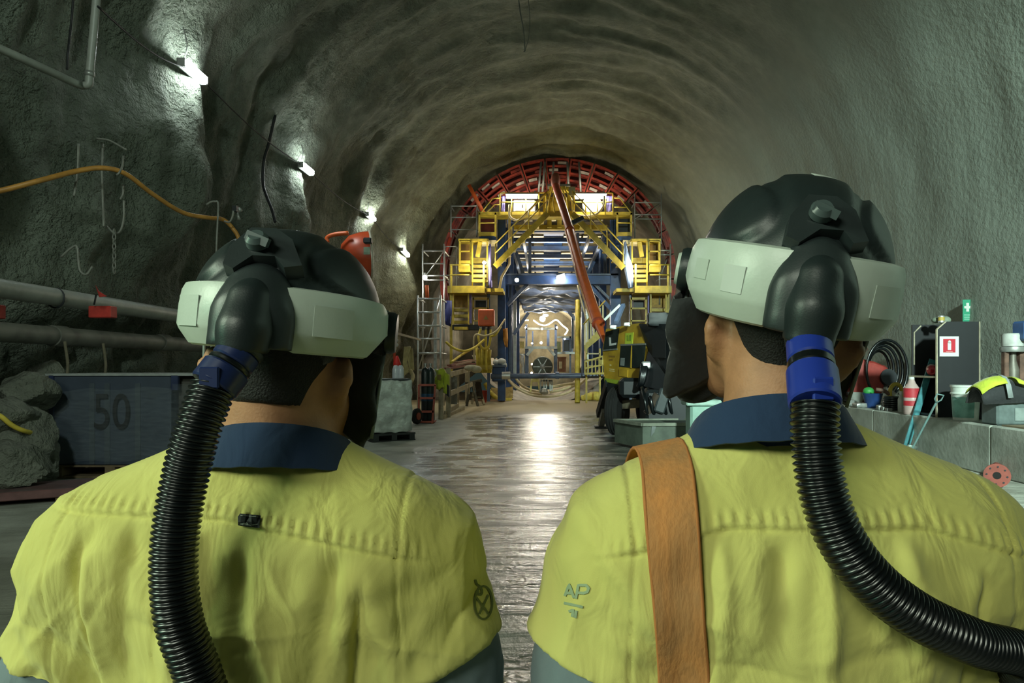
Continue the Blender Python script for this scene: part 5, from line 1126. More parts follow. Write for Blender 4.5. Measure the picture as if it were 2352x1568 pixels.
labs = ['black cable running along the wall to the nearest lamp', 'black cable between the first and second wall lamps', 'black cable between the second and third wall lamps', 'black cable between the third and fourth wall lamps']
ends = [P(225, 15, 7.5)]+LP_
for k in range(4):
    a, b = ends[k], ends[k+1]; dv = (b-a).normalized(); a = a+dv*(0.42 if k else 0); b = b-dv*0.42; pts = []
    for j in range(9):
        q = a.lerp(b, j/8)+Vector((0, 0, -0.12*math.sin(PI*j/8))); q.x = max(q.x, wall_x(-1, q.y, q.z)+0.05) if 0 < j < 8 else q.x; pts.append(q)
    m = MB(); m.tube(spline(pts, 5), 0.013, 6); single(m, 'lamp_cable', M('black_cable', '#15181a', 0.6), labs[k], 'cable', smooth=True)
# two pipes along the wall
pl = thing('wall_pipe', 'upper grey pipe running along the left wall above the pallet box', 'pipe', (-6.85, 10, 2.5))
m = MB(); m.cyl((-6.85, 4, 2.62), (-6.85, 20, 2.46), 0.125, 20); m.build('pipe', PIPEG, pl, 40)
for y in (6.6, 9.55, 13.2): 
    m = MB(); m.tube([Vector((-6.85+0.135*math.cos(a), y+0.03*math.sin(a*0.5), 2.53+0.135*math.sin(a)+0.02)) for a in [2*PI*i/18 for i in range(18)]], 0.013, 6, closed=True); m.build('hanger_wire', DARK, pl, True)
pl = thing('wall_pipe', 'lower dusty pipe running along the left wall behind the pallet box', 'pipe', (-7.0, 10, 2.0))
m = MB(); m.cyl((-7.0, 4, 2.06), (-7.0, 20, 1.98), 0.13, 20); m.build('pipe', PIPED, pl, 40)
for y in (9.7, 12.4): m = MB(); m.cyl((-7.0, y, 2.03), (-7.0, y+0.25, 2.03), 0.15, 20); m.build('coupling', PIPED, pl, 40)
for y in (9.75, 10.6): m = MB(); m.tube(spline([(-6.85, y, 1.95), (-6.84, y+0.05, 1.6), (-6.95, y+0.15, 1.3)], 6), 0.02, 6); m.build('tie_wire', M('old_rope', '#77715c', 0.9), pl, True)
# bent pipe frame at the top left
t = thing('pipe_bracket', 'bent grey pipe frame hanging at the upper left of the wall', 'pipe', P(205, 205, 8.2)); m = MB(); m.tube(spline([P(232, -120, 8.2), P(216, 60, 8.2), P(206, 165, 8.2)], 6)+spline([P(205, 182, 8.2), P(203, 194, 8.2), P(190, 197, 8.2)], 4)+spline([P(170, 190, 8.1), P(80, 148, 7.6), P(-60, 85, 7.0)], 6), 0.045, 12); m.build('bent_tube', PIPEG, t, True)
m = MB(); m.lathe([(0.052, -0.03), (0.056, 0.0), (0.052, 0.03)], P(206, 170, 8.2), (0.05, 0, 1), 14); m.build('joint_collar', GALV, t, True)
# orange cable slung on hooks
m = MB(); m.tube(spline([P(-60, 446, 7.9), P(0, 438, 8.0), P(90, 415, 8.2), P(180, 392, 8.6), P(240, 386, 8.8), P(290, 400, 9.0), P(350, 445, 9.4), P(420, 488, 9.9), P(480, 500, 10.3), P(512, 504, 10.6), P(535, 525, 10.7), P(550, 555, 10.7), P(560, 640, 10.7)], 8), 0.032, 10); single(m, 'orange_hose', M('dull_orange_hose', '#c08a3e', 0.5, var=0.2), 'dull orange hose slung over hooks along the left wall', 'hose', smooth=True)
HOOK = M('bent_rebar', '#8d8f86', 0.6, metal=0.3, var=0.2)
hk = [([(283, 358, 9.0), (281, 380, 8.95), (274, 396, 8.9), (268, 402, 8.9)], 'bent wire hook holding the crest of the orange hose'), ([(283, 424, 9.2), (282, 445, 9.2), (276, 458, 9.2)], 'short bent wire hook below the hose crest'),
      ([(474, 470, 10.4), (484, 464, 10.4), (494, 463, 10.4), (501, 470, 10.4), (498, 540, 10.3), (496, 600, 10.3)], 'long steel rod with a hooked top near the left worker helmet'), ([(536, 484, 10.5), (533, 500, 10.5), (526, 510, 10.5), (515, 508, 10.5)], 'small hook at the end of the orange hose'),
      ([(236, 330, 9.2), (234, 400, 9.1), (236, 470, 9.1), (238, 520, 9.0)], 'straight grey rod standing on the wall left of the chain'), ([(180, 330, 8.8), (178, 390, 8.8), (170, 450, 8.7)], 'thin wire hanging left of the grey rod'),
      ([(140, 590, 8.6), (160, 572, 8.6), (176, 566, 8.6), (180, 600, 8.6), (184, 622, 8.6), (198, 630, 8.6), (212, 612, 8.6)], 'curled wire hook low on the wall left of the chain'), ([(222, 318, 9), (250, 322, 9), (280, 338, 9), (290, 344, 9)], 'bent wire end above the orange hose'), ([(284, 460, 9.2), (284, 500, 9.2), (276, 530, 9.2), (262, 535, 9.2), (245, 520, 9.2)], 'wire loop from which the chain hangs')]
for pts, lb in hk: m = MB(); m.tube(spline([P(*p) for p in pts], 6), 0.014, 6); single(m, 'wall_hook', HOOK, lb, 'hook', smooth=True)
ch = thing('chain', 'short steel chain hanging on the left wall', 'chain', P(260, 625, 9.1))
for k in range(9):
    c = P(262, 533+k*11, 9.1); m = MB(); e = (0.021, 0.0) if k % 2 else (0.0, 0.021); m.tube([c+Vector((e[0]*math.cos(a), e[1]*math.cos(a), 0.045*math.sin(a))) for a in [2*PI*i/12 for i in range(12)]], 0.007, 5, closed=True); m.build('link', HOOK, ch, True)
t = thing('wall_clamp', 'small dark clamp bolted to the wall behind the end of the hose', 'clamp', P(545, 500, 10.8)); m = MB(); m.box(P(541, 480, 10.9), (0.07, 0.1, 0.09)); m.build('clamp_body', DARK, t); m = MB(); m.ball(P(551, 482, 10.8), 0.035); m.build('bolt_head', GALV, t, True); m = MB(); m.tube([P(546, 488, 10.8), P(549, 505, 10.8)], [0.012, 0.03], 8); m.build('clamp_tail', GALV, t, True)
t = thing('tag_box', 'red box fixed under the upper pipe on the left wall', 'box', P(228, 728, 9.4)); pbox(t, 'box_body', 202, 254, 702, 729, 9.35, 0.15, M('red_box_paint', '#c23a30', 0.6, var=0.2), 0.01); m = MB(); m.prism([P(219, 655, 9.4), P(226, 668, 9.4), P(245, 680, 9.4), P(228, 682, 9.4)], (0, 0.01, 0)); m.build('ribbon', M('red_box_paint', '#c23a30'), t)
pt(t, 'strap', [(216, 700, 9.3), (221, 676, 9.3)], 0.012, DARK)
single(MB().box(P(-8, 716, 8.9), (0.16, 0.12, 0.18), chamfer=0.01), 'tag_box', M('red_box_paint', '#c23a30'), 'part of a red box at the left edge of the frame between the pipes', 'box')
m = MB(); m.tube(spline([P(632, 265, 16.5), P(617, 330, 16.4), P(606, 370, 16.3), P(604, 420, 16.3), P(612, 450, 16.2), P(624, 480, 16.1), P(632, 510, 16.0)], 8), 0.035, 7); single(m, 'hanging_cable', M('black_cable', '#15181a'), 'thick dark cable hanging down the wall below the second lamp', 'cable', smooth=True)
m = MB(); m.tube(spline([P(170, -20, 8.6), P(163, 60, 8.7), P(156, 120, 8.8), P(154, 160, 8.8)], 6), 0.014, 6); single(m, 'hanging_cable', M('black_cable', '#15181a'), 'dark cable hanging inside the bent pipe frame', 'cable', smooth=True)
m = MB(); m.tube(spline([P(1190, -10, 16), P(1195, 30, 16), P(1201, 60, 16), P(1204, 90, 16), P(1206, 115, 16), P(1203, 119, 16)], 6), 0.016, 6); m.tube(spline([P(1213, -5, 16), P(1217, 40, 16), P(1215, 80, 16), P(1208, 112, 16)], 6), 0.009, 5); single(m, 'crown_wire', M('pale_wire', '#6d6f66', 0.7), 'wire dangling from the middle of the tunnel crown', 'wire', smooth=True)
m = MB(); m.tube(spline([P(-40, 940, 8.2), P(0, 955, 8.3), P(30, 978, 8.4), P(65, 992, 8.6), P(112, 1000, 9.2)], 8), 0.03, 8); single(m, 'yellow_hose', HOSEY, 'yellow hose leaving the rock heap for the pallet box', 'hose', smooth=True)
# orange drum on the wall
t = thing('ventilation_drum', 'orange round drum with pale rim hung on the wall behind the left helmet', 'drum', P(810, 640, 19)); D0 = P(834, 584, 19.2); OD = M('orange_drum_paint', '#bf4a24', 0.4, var=0.2, vs_=2)
m = MB(); ax = Vector((0.93, 0.30, 0.06)).normalized(); m.lathe([(0.0, -0.62), (0.28, -0.58), (0.52, -0.36), (0.62, -0.05), (0.64, 0.18), (0.60, 0.20), (0.0, 0.20)], D0, ax, 36); m.build('drum_shell', OD, t, 40)
m = MB(); u = ax.orthogonal().normalized(); v_ = ax.cross(u); m.tube([D0+ax*0.2+(u*math.cos(a)+v_*math.sin(a))*0.64 for a in [2*PI*i/36 for i in range(36)]], 0.035, 8, closed=True); m.build('rim', M('pale_rim', '#c9c2ae', 0.5), t, True)
m = MB(); m.tube(spline([P(800, 535, 18.6), P(770, 538, 18.6), P(752, 545, 18.6), P(752, 556, 18.6)], 6), 0.06, 8); m.build('hook_arm', ORANGE, t, True)
m = MB(); m.box(P(845, 553, 18.5), (0.22, 0.2, 0.16), chamfer=0.03); m.build('clamp', DARK, t); 
m = MB(); m.grid([[D0+ax*a_+(Vector((ax.y, -ax.x, 0)).normalized()*math.cos(b_)+Vector((0, 0, 1))*math.sin(b_))*(0.648-0.05*(0.18-a_)) for b_ in (-0.16, -0.05, 0.06, 0.16)] for a_ in (-0.02, 0.15)], 0.006); m.build('grey_label', M('grey_green_label', '#8fa58c', 0.5), t)
m = MB(); m.tube([P(846, 640, 19.0), P(850, 670, 19.0)], 0.02, 6); m.build('tail_wire', DARK, t, True)
# wrapped pallet box marked 50
LB = 9.7
t = thing('pallet_box', 'grey wrapped pallet box marked 50 standing against the left wall', 'box', P(250, 1080, LB))
WR = M('slate_panel', '#414a58', 0.5, var=0.12, vs_=3); a, b = P(112, 1070, LB), P(392, 862, LB); xm = (a.x+b.x)/2; wx = b.x-a.x; dp = 1.3; zb, zt = 0.19, b.z
m = MB(); m.box((xm, LB+dp/2, (zb+zt)/2), (wx, dp, zt-zb), chamfer=0.015); m.build('box_body', WR, t)
m = MB(); m.box((xm+0.22, LB+dp/2, zt+0.012), (wx+0.5, dp+0.06, 0.03)); m.build('lid', M('pale_lid', '#a4a9a6', 0.5), t)
for x0, x1 in ((112, 122), (393, 408)): pbox(t, 'corner_post', x0, x1, 862, 896 if x0 > 200 else 1065, LB-0.03, 0.05, M('navy_plate', '#2a3658', 0.5))
m = MB(); m.box((xm+wx/2+0.30, LB+dp/2+0.06, (zb+zt)/2), (0.55, dp-0.15, zt-zb-0.1), chamfer=0.02); m.build('side_load', M('brown_load', '#4b4a44', 0.7, var=0.3), t)
for x in (205, 240, 310): pbox(t, 'front_slat', x, x+12, 880, 1066, LB-0.012, 0.02, M('slate_slat', '#4b545c', 0.5))
n50 = text_mb('50', 0.72, P(257, 949, LB-0.035), (1, 0, 0), (0, 0, 1), 0.012); x5 = P(257, 949, LB-0.035).x; n50.v = [(x5+(p[0]-x5)*0.76, p[1], p[2]) for p in n50.v]; n50.build('number', M('black_lettering', '#0b0d10', 0.6), t)
m = MB(); g_ = []
for i in range(29):
    x_ = 108+(396-108)*i/28; row = []
    for j in range(13): y_ = 897+3*math.sin(i*0.5)-2*(i/28)*4+(1066-900)*j/12; p = P(x_, y_, LB-0.07+0.018*noise.noise(Vector((i*0.35, j*0.9, 0)))); row.append(p)
    g_.append(row)
m.grid(g_, 0.002); m.build('wrap', film('stretch_wrap', '#aab4b8', 0.055, 0.12), t, True)
m = MB(); g_ = [[Vector((b.x+0.05+0.62*i/10, LB-0.05+0.05*noise.noise(Vector((i*0.6, j*0.8, 3))), zt-0.12-(zt-zb-0.15)*j/10)) for j in range(11)] for i in range(11)]; m.grid(g_, 0.002); m.build('wrap', film('stretch_wrap', '#aab4b8', 0.055), t, True)
TIM = M('pallet_timber', '#7d6a50', 0.8, var=0.25, vs_=6)
for x in (-0.75, 0, 0.75): m = MB(); m.box((xm+x, LB+0.25, 0.10), (0.14, 0.5, 0.14)); m.build('pallet_block', TIM, t)
m = MB(); m.box((xm, LB+dp/2, 0.02), (wx, dp, 0.03)); m.build('pallet_base', TIM, t); m = MB(); m.box((xm, LB+dp/2, 0.175), (wx, dp, 0.025)); m.build('pallet_deck', TIM, t)
# red board on the floor at the left edge
t = thing('timber_board', 'dull red wrapped board lying on the floor at the left edge of the frame', 'board', PF(60, 1170)); c = PF(30, 1168); Rz = Matrix.Rotation(math.radians(28), 3, 'Z')
m = MB(); m.box((c.x-0.5, c.y+0.35, 0.11), (2.0, 0.75, 0.10), Rz, 0.01); m.build('board', M('dull_red_board', '#6d4a48', 0.5, var=0.25, vs_=5), t); m = MB(); m.box((c.x-0.5, c.y+0.35, 0.164), (1.96, 0.7, 0.006), Rz); m.build('plastic_cover', film('stretch_wrap', '#aab4b8', 0.055), t)
for k in (-0.7, 0.7): m = MB(); q = Vector((c.x-0.5, c.y+0.35, 0))+Rz@Vector((k, 0, 0)); m.box((q.x, q.y, 0.03), (0.12, 0.7, 0.06), Rz); m.build('bearer', TIM, t)
# rocks along the foot of the left wall
rr = random.Random(12); RK = shotcrete('broken_rock', '#4a4d45', '#6d7065', '#979a8b', 0.55)
def rock(c, r, seed):
    "boulder broken along flat faces"
    m = MB(); m.ball((0, 0, 0), 1.0, 40, 26); v = []; q = random.Random(seed); pl_ = []
    for _ in range(22): pl_.append((Vector((q.gauss(0, 1), q.gauss(0, 1), q.gauss(0, 1))).normalized(), q.uniform(0.62, 0.92)))
    for p in m.v:
        p = Vector(p); f = 1.0
        for n_, d_ in pl_:
            t_ = n_.dot(p)
            if t_ > 0.05: f = min(f, d_/t_)
        f = f*(1+0.07*noise.fractal(p*2.6+Vector((seed, 0, 0)), 1, 2, 5)); v.append((c[0]+p.x*f*r[0]*1.25, c[1]+p.y*f*r[1]*1.25, max(-0.02, c[2]+p.z*f*r[2]*1.25)))
    m.v = v; return m
rl = [((45, 1010), 8.6, (0.36, 0.4, 0.34), 'large pale rock at the foot of the wall left of the pallet box'), ((20, 1072), 8.0, (0.4, 0.3, 0.26), 'low grey rock in front of the large pale rock'), ((85, 1062), 8.9, (0.28, 0.28, 0.24), 'angular rock touching the left corner of the pallet box'), ((60, 900), 9.0, (0.3, 0.35, 0.26), 'upper rock of the heap below the lower pipe'), ((105, 870), 9.8, (0.26, 0.3, 0.24), 'rock wedged behind the left corner of the pallet box'), ((5, 960), 8.4, (0.28, 0.35, 0.26), 'dark rock at the left edge of the heap')]
for k, ((px, py), d, r, lb) in enumerate(rl): p = P(px, py, d); single(rock((p.x-0.15, p.y+0.2, p.z), r, k*5.3), 'rock', RK, lb, 'rock', smooth=28)

# ------------------------------------------------------------------ clutter along the left in front of the gantry
FOIL = M('wrapped_foil', '#c6ccc4', 0.25, metal=0.2, var=0.25, vs_=3, bump=0.9, bs=9)
t = thing('wrapped_pallet', 'tall pale load wrapped in clear film on a black pallet right of the left worker', 'pallet', PF(900, 1012)); c = PF(903, 1016); Rz = Matrix.Rotation(math.radians(33), 3, 'Z'); c0 = Vector((c.x, c.y, 0))+Rz@Vector((0.0, 0.52, 0))+Vector((0.0, 0.2, 0))
def lumpy(c, size, R, amp, seed, n=9, pw=8):
    m = MB(); sx, sy, sz = [k/2 for k in size]; fs = []
    for ax_ in range(3):
        for sg in (-1, 1):
            rows = []
            for i in range(n):
                row = []
                for j in range(n):
                    u, v = -1+2*i/(n-1), -1+2*j/(n-1); q = [0, 0, 0]; q[ax_] = sg; q[(ax_+1) % 3] = u; q[(ax_+2) % 3] = v
                    p = Vector((q[0]*sx, q[1]*sy, q[2]*sz)); l4 = max(1e-6, (abs(q[0])**pw+abs(q[1])**pw+abs(q[2])**pw)**(1/pw)); p = p/l4
                    p = p*(1+amp*noise.fractal(Vector((q[0]*2+seed, q[1]*2, q[2]*2.4)), 1, 2, 3)); row.append(Vector(c)+R@p)
                rows.append(row)
            m.grid(rows)
    return m
lumpy((c0.x, c0.y, 0.74), (0.86, 0.86, 1.12), Rz, 0.055, 3, 21, 26).build('wrapped_load', FOIL, t, True)
m = MB(); m.box((c0.x, c0.y, 1.31), (0.80, 0.80, 0.03), Rz); m.build('top_sheet', M('dark_sheet', '#3a3f40', 0.5), t)
m = MB(); m.box((c0.x, c0.y, 0.15), (0.95, 0.95, 0.04), Rz)
for k in (-0.4, 0, 0.4): q = Rz@Vector((k, 0, 0)); m.box((c0.x+q.x, c0.y+q.y, 0.075), (0.12, 0.95, 0.11), Rz)
m.box((c0.x, c0.y, 0.012), (0.95, 0.95, 0.02), Rz); m.build('black_pallet', M('black_plastic', '#1a1c1c', 0.5), t)
for k, (dx, dy) in enumerate(((-0.42, 0.0), (-0.42, -0.2))): 
    q = c0+Rz@Vector((dx*0.98, dy, 0)); m = MB(); m.box((q.x-0.0, q.y, 0.85-0.2*k), (0.012, 0.2, 0.1), Rz); m.build('paper_label', M('grey_label', '#7d8582', 0.6), t)
for k, x in enumerate((909, 920)):
    b = P(x, 885, 15.3); b.z = 1.325; m = MB(); m.lathe([(0.075, 0), (0.08, 0.02), (0.075, 0.2), (0.05, 0.27), (0.035, 0.29), (0.0, 0.29)], b, (0, 0, 1), 16); single(m, 'clear_bottle', M('cloudy_plastic', '#c3c8cc', 0.25, var=0.1), ['left of two cloudy bottles on top of the wrapped load', 'right of two cloudy bottles on top of the wrapped load'][k], 'bottle', smooth=40)
t = thing('flag_pole', 'red and pale marker pole with a red rag behind the wrapped load', 'pole', PF(907, 985)); pf = PF(907, 985); pt(t, 'pole', [(907, 985, pf.y), (906, 840, pf.y)], 0.03, CREAM); pt(t, 'pole_red', [(906, 840, pf.y), (906, 766, pf.y)], 0.035, M('marker_red', '#b5482e', 0.6)); m = MB(); m.lathe([(0.0, 0.26), (0.03, 0.25), (0.10, 0.05), (0.09, 0.0), (0.0, 0.0)], P(912, 840, pf.y-0.05), (0, 0, 1), 10); m.build('red_rag', M('bright_red', '#d8281e', 0.6, bump=0.4, bs=12), t, True)
for k, y in enumerate((782, 792)): m = MB(); m.ball(P(911, y, pf.y-0.03), (0.045, 0.04, 0.05)); m.build('insulator', ALU, t, True)
m = MB(); m.bar(P(905, 764, 16.5), P(965, 780, 24), 0.05, 0.06); single(m, 'timber_rail', M('pale_timber', '#a89c80', 0.8), 'pale rail running back from the marker pole to the scaffold', 'rail')
hh = thing('hose_hank', 'hank of straw coloured rope hanging on the wall behind the wrapped load', 'rope', P(938, 850, 21))
for k in range(5): pt(hh, 'loop', [tuple(p) for p in ((930+k*3, 796, 21-0.03*k), (927+k*1.5, 830, 21), (930+k*2, 862-k*3, 21), (942+k*2, 850, 21), (934+k*3, 800, 21))], 0.03, M('straw_rope', '#b3a370', 0.8))
m = MB(); m.tube(spline([P(942, 850, 20.5), P(948, 862, 20.3), P(945, 875, 20), P(930, 880, 20)], 5), 0.06, 7); single(m, 'straw_sack', M('straw_rope', '#b3a370'), 'straw coloured sacking below the rope hank', 'sack', smooth=True)
# gas bottle trolley
TR_ = M('trolley_red', '#a8503a', 0.5, var=0.2); BL = M('bottle_black', '#16201f', 0.35, var=0.1)
tb = PF(978, 972); t = thing('bottle_trolley', 'red steel gas bottle trolley beside the wrapped load', 'trolley', tb); d = tb.y-0.1
pb(t, 'side_rail', (962, 884, d), (962, 945, d), 0.05, TR_); pb(t, 'side_rail', (1000, 884, d), (993, 972, d), 0.05, TR_)
for y in (884, 914, 945): pb(t, 'cross_bar', (962, y, d), (1001-(y-884)*0.08, y, d), 0.05, TR_, 0.06)
m = MB(); m.box((tb.x, tb.y+0.1, 0.05), (0.5, 0.4, 0.04)); m.build('toe_plate', TR_, t)
m = MB(); wc = PF(957, 975); m.lathe([(0.0, -0.05), (0.16, -0.05), (0.21, -0.03), (0.22, 0.03), (0.18, 0.06), (0.0, 0.05)], (wc.x, wc.y, 0.23), (1, -0.45, 0), 24); wt = m.build('wheel', M('tyre_rubber', '#1c1d1b', 0.8), t, 40); m = MB(); m.lathe([(0.0, 0.0), (0.1, 0.0), (0.1, 0.02), (0, 0.03)], Vector((wc.x, wc.y, 0.23))+Vector((0.9, -0.42, 0))*0.055, (0.9, -0.42, 0), 16); m.build('wheel_hub', TR_, wt)
for k, x in enumerate((977, 989)):
    b = P(x, 968, d+0.22); b.z = 0.07; m = MB(); m.lathe([(0.10, 0), (0.115, 0.03), (0.115, 1.32), (0.10, 1.42), (0.05, 1.48), (0.0, 1.5)], b, (0, 0, 1), 20); tt = thing('gas_bottle', ['left black gas bottle on the red trolley', 'right black gas bottle on the red trolley'][k], 'gas bottle', b); m.build('bottle_body', BL if k == 0 else M('bottle_green', '#1a2a26', 0.35), tt, 40)
    m = MB(); m.lathe([(0.03, 1.48), (0.03, 1.55), (0.05, 1.56), (0.05, 1.6), (0, 1.6)], b, (0, 0, 1), 10); m.build('valve', GALV, tt, 30); m = MB(); m.lathe([(0.117, 0.55), (0.117, 0.75)], b, (0, 0, 1), 20); m.build('blue_band', M('bottle_blue', '#1f4a66', 0.4), tt, 40)
# hi-vis jacket on a post, timber barrier, sawhorse, bucket, planks
jp = PF(1012, 955); t = thing('jacket', 'yellow and black hi-vis jacket hung over the timber barrier', 'jacket', P(1016, 905, 20))
JY = cloth('jacket_yellow', '#b4c03e', '#9aa636', 0.5); 
m = MB(); m.grid([[P(998+24*i/6+4*math.sin(j*0.9), 848+44*j/8+3*math.sin(i*1.1), 20.42-0.14*math.sin(PI*i/6)+0.05*math.sin(i*2+j)) for i in range(7)] for j in range(9)], 0.03); m.build('jacket_front', JY, t, True)
m = MB(); m.grid([[P(1017+16*i/5, 853+48*j/8+7*i/5, 20.45-0.10*math.sin(PI*i/5)) for i in range(6)] for j in range(9)], 0.03); m.build('jacket_sleeve', JY, t, True); m = MB(); m.grid([[P(1023+10*i/4, 880+26*j/5+6*i/4, 20.42-0.08*math.sin(PI*i/4)) for i in range(5)] for j in range(6)], 0.03); m.build('dark_hem', FABRIC, t, True); pbox(t, 'pocket', 1004, 1013, 860, 872, 20.24, 0.02, M('brown_patch', '#8a7a3e', 0.8))
tbm = M('pale_timber', '#a89c80', 0.8, var=0.2, vs_=6); t = thing('timber_barrier', 'pale timber barrier of posts and rails along the left edge of the slab', 'barrier', PF(1045, 930))
for (x, y0, y1, d) in ((1013, 846, 962, 20.5), (1050, 850, 935, 26.3), (1072, 852, 926, 29.0), (1030, 845, 958, 21.3)): pb(t, 'post', (x, y0, d), (x, y1, d), 0.14, tbm, 0.1)
for (a, b) in (((1028, 861, 22), (1088, 846, 28)), ((1030, 905, 21.4), (1084, 882, 27)), ((1018, 960, 20.6), (1066, 938, 25)), ((1022, 950, 21), (1052, 930, 25.4))): pb(t, 'rail', a, b, 0.06, tbm, 0.16)
m = MB(); m.grid([[P(1032+18*i/4, 866+62*j/5, 23.0) for i in range(5)] for j in range(6)], 0.03); m.build('pale_panel', M('pale_panel', '#9a978c', 0.7, var=0.2), t)
t = thing('plank_pile', 'pile of reddish planks resting behind the timber barrier', 'planks', P(1050, 850, 25)); rs = random.Random(5)
for k in range(9): x0 = 1026+k*3; pb(t, 'plank', (x0, 845-k*1.6+rs.uniform(-3, 3), 23+0.3*k), (x0+38+rs.uniform(-8, 8), 836-k*0.6+rs.uniform(-5, 5), 26+0.2*k), 0.16, M('red_plank_%d' % (k % 2), ['#8a5244', '#9a7a62'][k % 2], 0.8), 0.06)
for (x0, x1) in ((1030, 1032), (1076, 1078)): pbox(t, 'bearer_post', x0, x1, 845, 905, 25.2, 0.1, tbm)
m = MB(); m.ball(P(1083, 845, 25), (0.28, 0.2, 0.12)); m.ball(P(1094, 848, 25), (0.2, 0.2, 0.14)); single(m, 'white_sack', M('cream_sack', '#b9b193', 0.8, bump=0.4, bs=10), 'cream sack lying on the end of the plank pile', 'sack', smooth=True)
sb = PF(1092, 930); t = thing('sawhorse', 'dark timber sawhorse at the left edge of the pale floor', 'sawhorse', sb); ST = M('grimy_timber', '#5d5846', 0.8, var=0.3)
pb(t, 'top_beam', (1072, 882, 27.2), (1104, 874, 28.6), 0.14, ST)
for a, b in (((1080, 880, 27.4), (1072, 932, 27.1)), ((1084, 880, 27.4), (1098, 933, 27.0)), ((1098, 876, 28.4), (1112, 929, 27.9)), ((1092, 876, 28.4), (1084, 928, 28.3))): pb(t, 'leg', a, b, 0.09, ST if a[0] < 1090 else tbm, 0.06)
pb(t, 'spreader', (1076, 912, 27.2), (1104, 912, 27.6), 0.06, ST); m = MB(); m.grid([[P(1090+14*i/3+6*j/4, 876+40*j/4, 27.9) for i in range(4)] for j in range(5)], 0.03); m.build('dark_panel', M('dark_brown_panel', '#3a2d22', 0.8), t)
b = PF(1112, 924); m = MB(); m.lathe([(0.10, 0), (0.15, 0.5), (0.16, 0.52), (0.145, 0.52), (0.10, 0.06), (0.0, 0.06)], b, (0, 0, 1), 18); t = thing('red_bucket', 'red bucket standing right of the sawhorse', 'bucket', b); m.build('pail', M('bucket_red', '#b23a26', 0.5), t, 40); m = MB(); m.tube([b+Vector((0.155*math.cos(a), 0.02, 0.5-0.12*math.sin(a))) for a in [PI*i/10 for i in range(11)]], 0.008, 5); m.build('handle', GALV, t, True)
m = MB(); m.bar(P(1085, 919, 31), P(1160, 920, 30.6), 0.10, 0.10); single(m, 'timber_batten', M('pink_timber', '#b58a68', 0.8), 'pinkish batten lying on the floor behind the red bucket', 'batten')
# ------------------------------------------------------------------ right: concrete plinth and what stands on it
CONC = M('cast_concrete', '#a9ada3', 0.8, var=0.2, vs_=1.6, bump=0.25, bs=14, col2='#858a80')
pl = bpy.data.objects.new('trim_1', None); COL.objects.link(pl); pl['kind'] = 'structure'; pl['_o'] = (0, 0, 0)
BX, BH = 6.5, 0.73
yy = [3.0, 6.4, 9.95, 13.5, 17.0, 20.5, 24.0]
for a, b in zip(yy, yy[1:]):
    m = MB(); m.box((BX+1.0, (a+b)/2, BH/2), (2.0, b-a-0.015, BH), chamfer=0.02); m.build('concrete_block', CONC, pl)
m = MB(); m.box((BX+0.45, 8.6, BH+0.012), (0.7, 2.5, 0.022)); single(m, 'plywood_sheet', M('thin_plywood', '#7d7058', 0.8), 'thin plywood sheet lying on the plinth under the buckets', 'board')
def B(px, d, off=0.0): return Vector(((px-VX)/F*d, d, BH+off))
# black fire point cabinet
CB = M('black_board', '#14171a', 0.55, var=0.15); EDGE = M('board_edge', '#b0a88f', 0.7)
c0 = B(2151, 11.2); t = thing('fire_cabinet', 'tall black fire point cabinet with extinguisher sign on the plinth', 'cabinet', c0)
xw = 0.70; zt = 1.6+98/F*11.2; h = zt-BH
m = MB(); m.prism([c0+Vector((0, 0, 0)), c0+Vector((xw, 0, 0)), c0+Vector((xw, 0, h)), c0+Vector((0.15, 0, h)), c0+Vector((0, 0, h-0.13))], (0, 0.03, 0)); m.build('side_board', CB, t)
m = MB(); m.bar(c0+Vector((0.0, 0.0, 0)), c0+Vector((0.0, 0.0, h-0.13)), 0.018, 0.035, (0, 1, 0)); m.bar(c0+Vector((xw, 0, 0)), c0+Vector((xw, 0, h)), 0.014, 0.035, (0, 1, 0)); m.bar(c0+Vector((0, 0, h-0.13)), c0+Vector((0.15, 0, h)), 0.014, 0.035, (0, 1, 0)); m.build('pale_edge', EDGE, t)
c1 = c0+Vector((0.06, 0.85, 0)); 
m = MB(); m.prism([c1+Vector((0.0, 0, 0)), c1+Vector((xw, 0, 0)), c1+Vector((xw, 0, h)), c1+Vector((0.0, 0, h))], (0, 0.03, 0)); m.build('side_board', CB, t)
m = MB(); e = [c1+Vector((0.03, -0.01, h*0.55)), c1+Vector((0.03, -0.01, h-0.14)), c1+Vector((0.15, -0.01, h-0.02))]; m.tube(e, 0.012, 6); m.build('pale_edge', EDGE, t)
m = MB(); m.box(c0+Vector((xw-0.02, 0.44, h/2)), (0.03, 0.85, h)); m.build('back_board', CB, t)
for z in (0.42*h, 0.03): m = MB(); m.box(c0+Vector((xw/2, 0.44, z)), (xw, 0.84, 0.03)); m.build('shelf', EDGE if z > 0.1 else CB, t)
sg = thing('extinguisher_sign', 'red and white fire extinguisher sign on the black cabinet', 'sign', P(2180, 822, 11.18)); s0 = P(2180, 799, 11.185)
m = MB(); m.box(s0, (44/F*11.2, 0.006, 46/F*11.2)); m.build('plate', M('sign_white', '#c9ccc6', 0.5, var=0.05), sg)
m = MB(); m.box(s0+Vector((0, -0.004, 0.01)), (28/F*11.2, 0.004, 31/F*11.2)); m.build('red_field', M('sign_red', '#b22432', 0.5, var=0.05), sg)
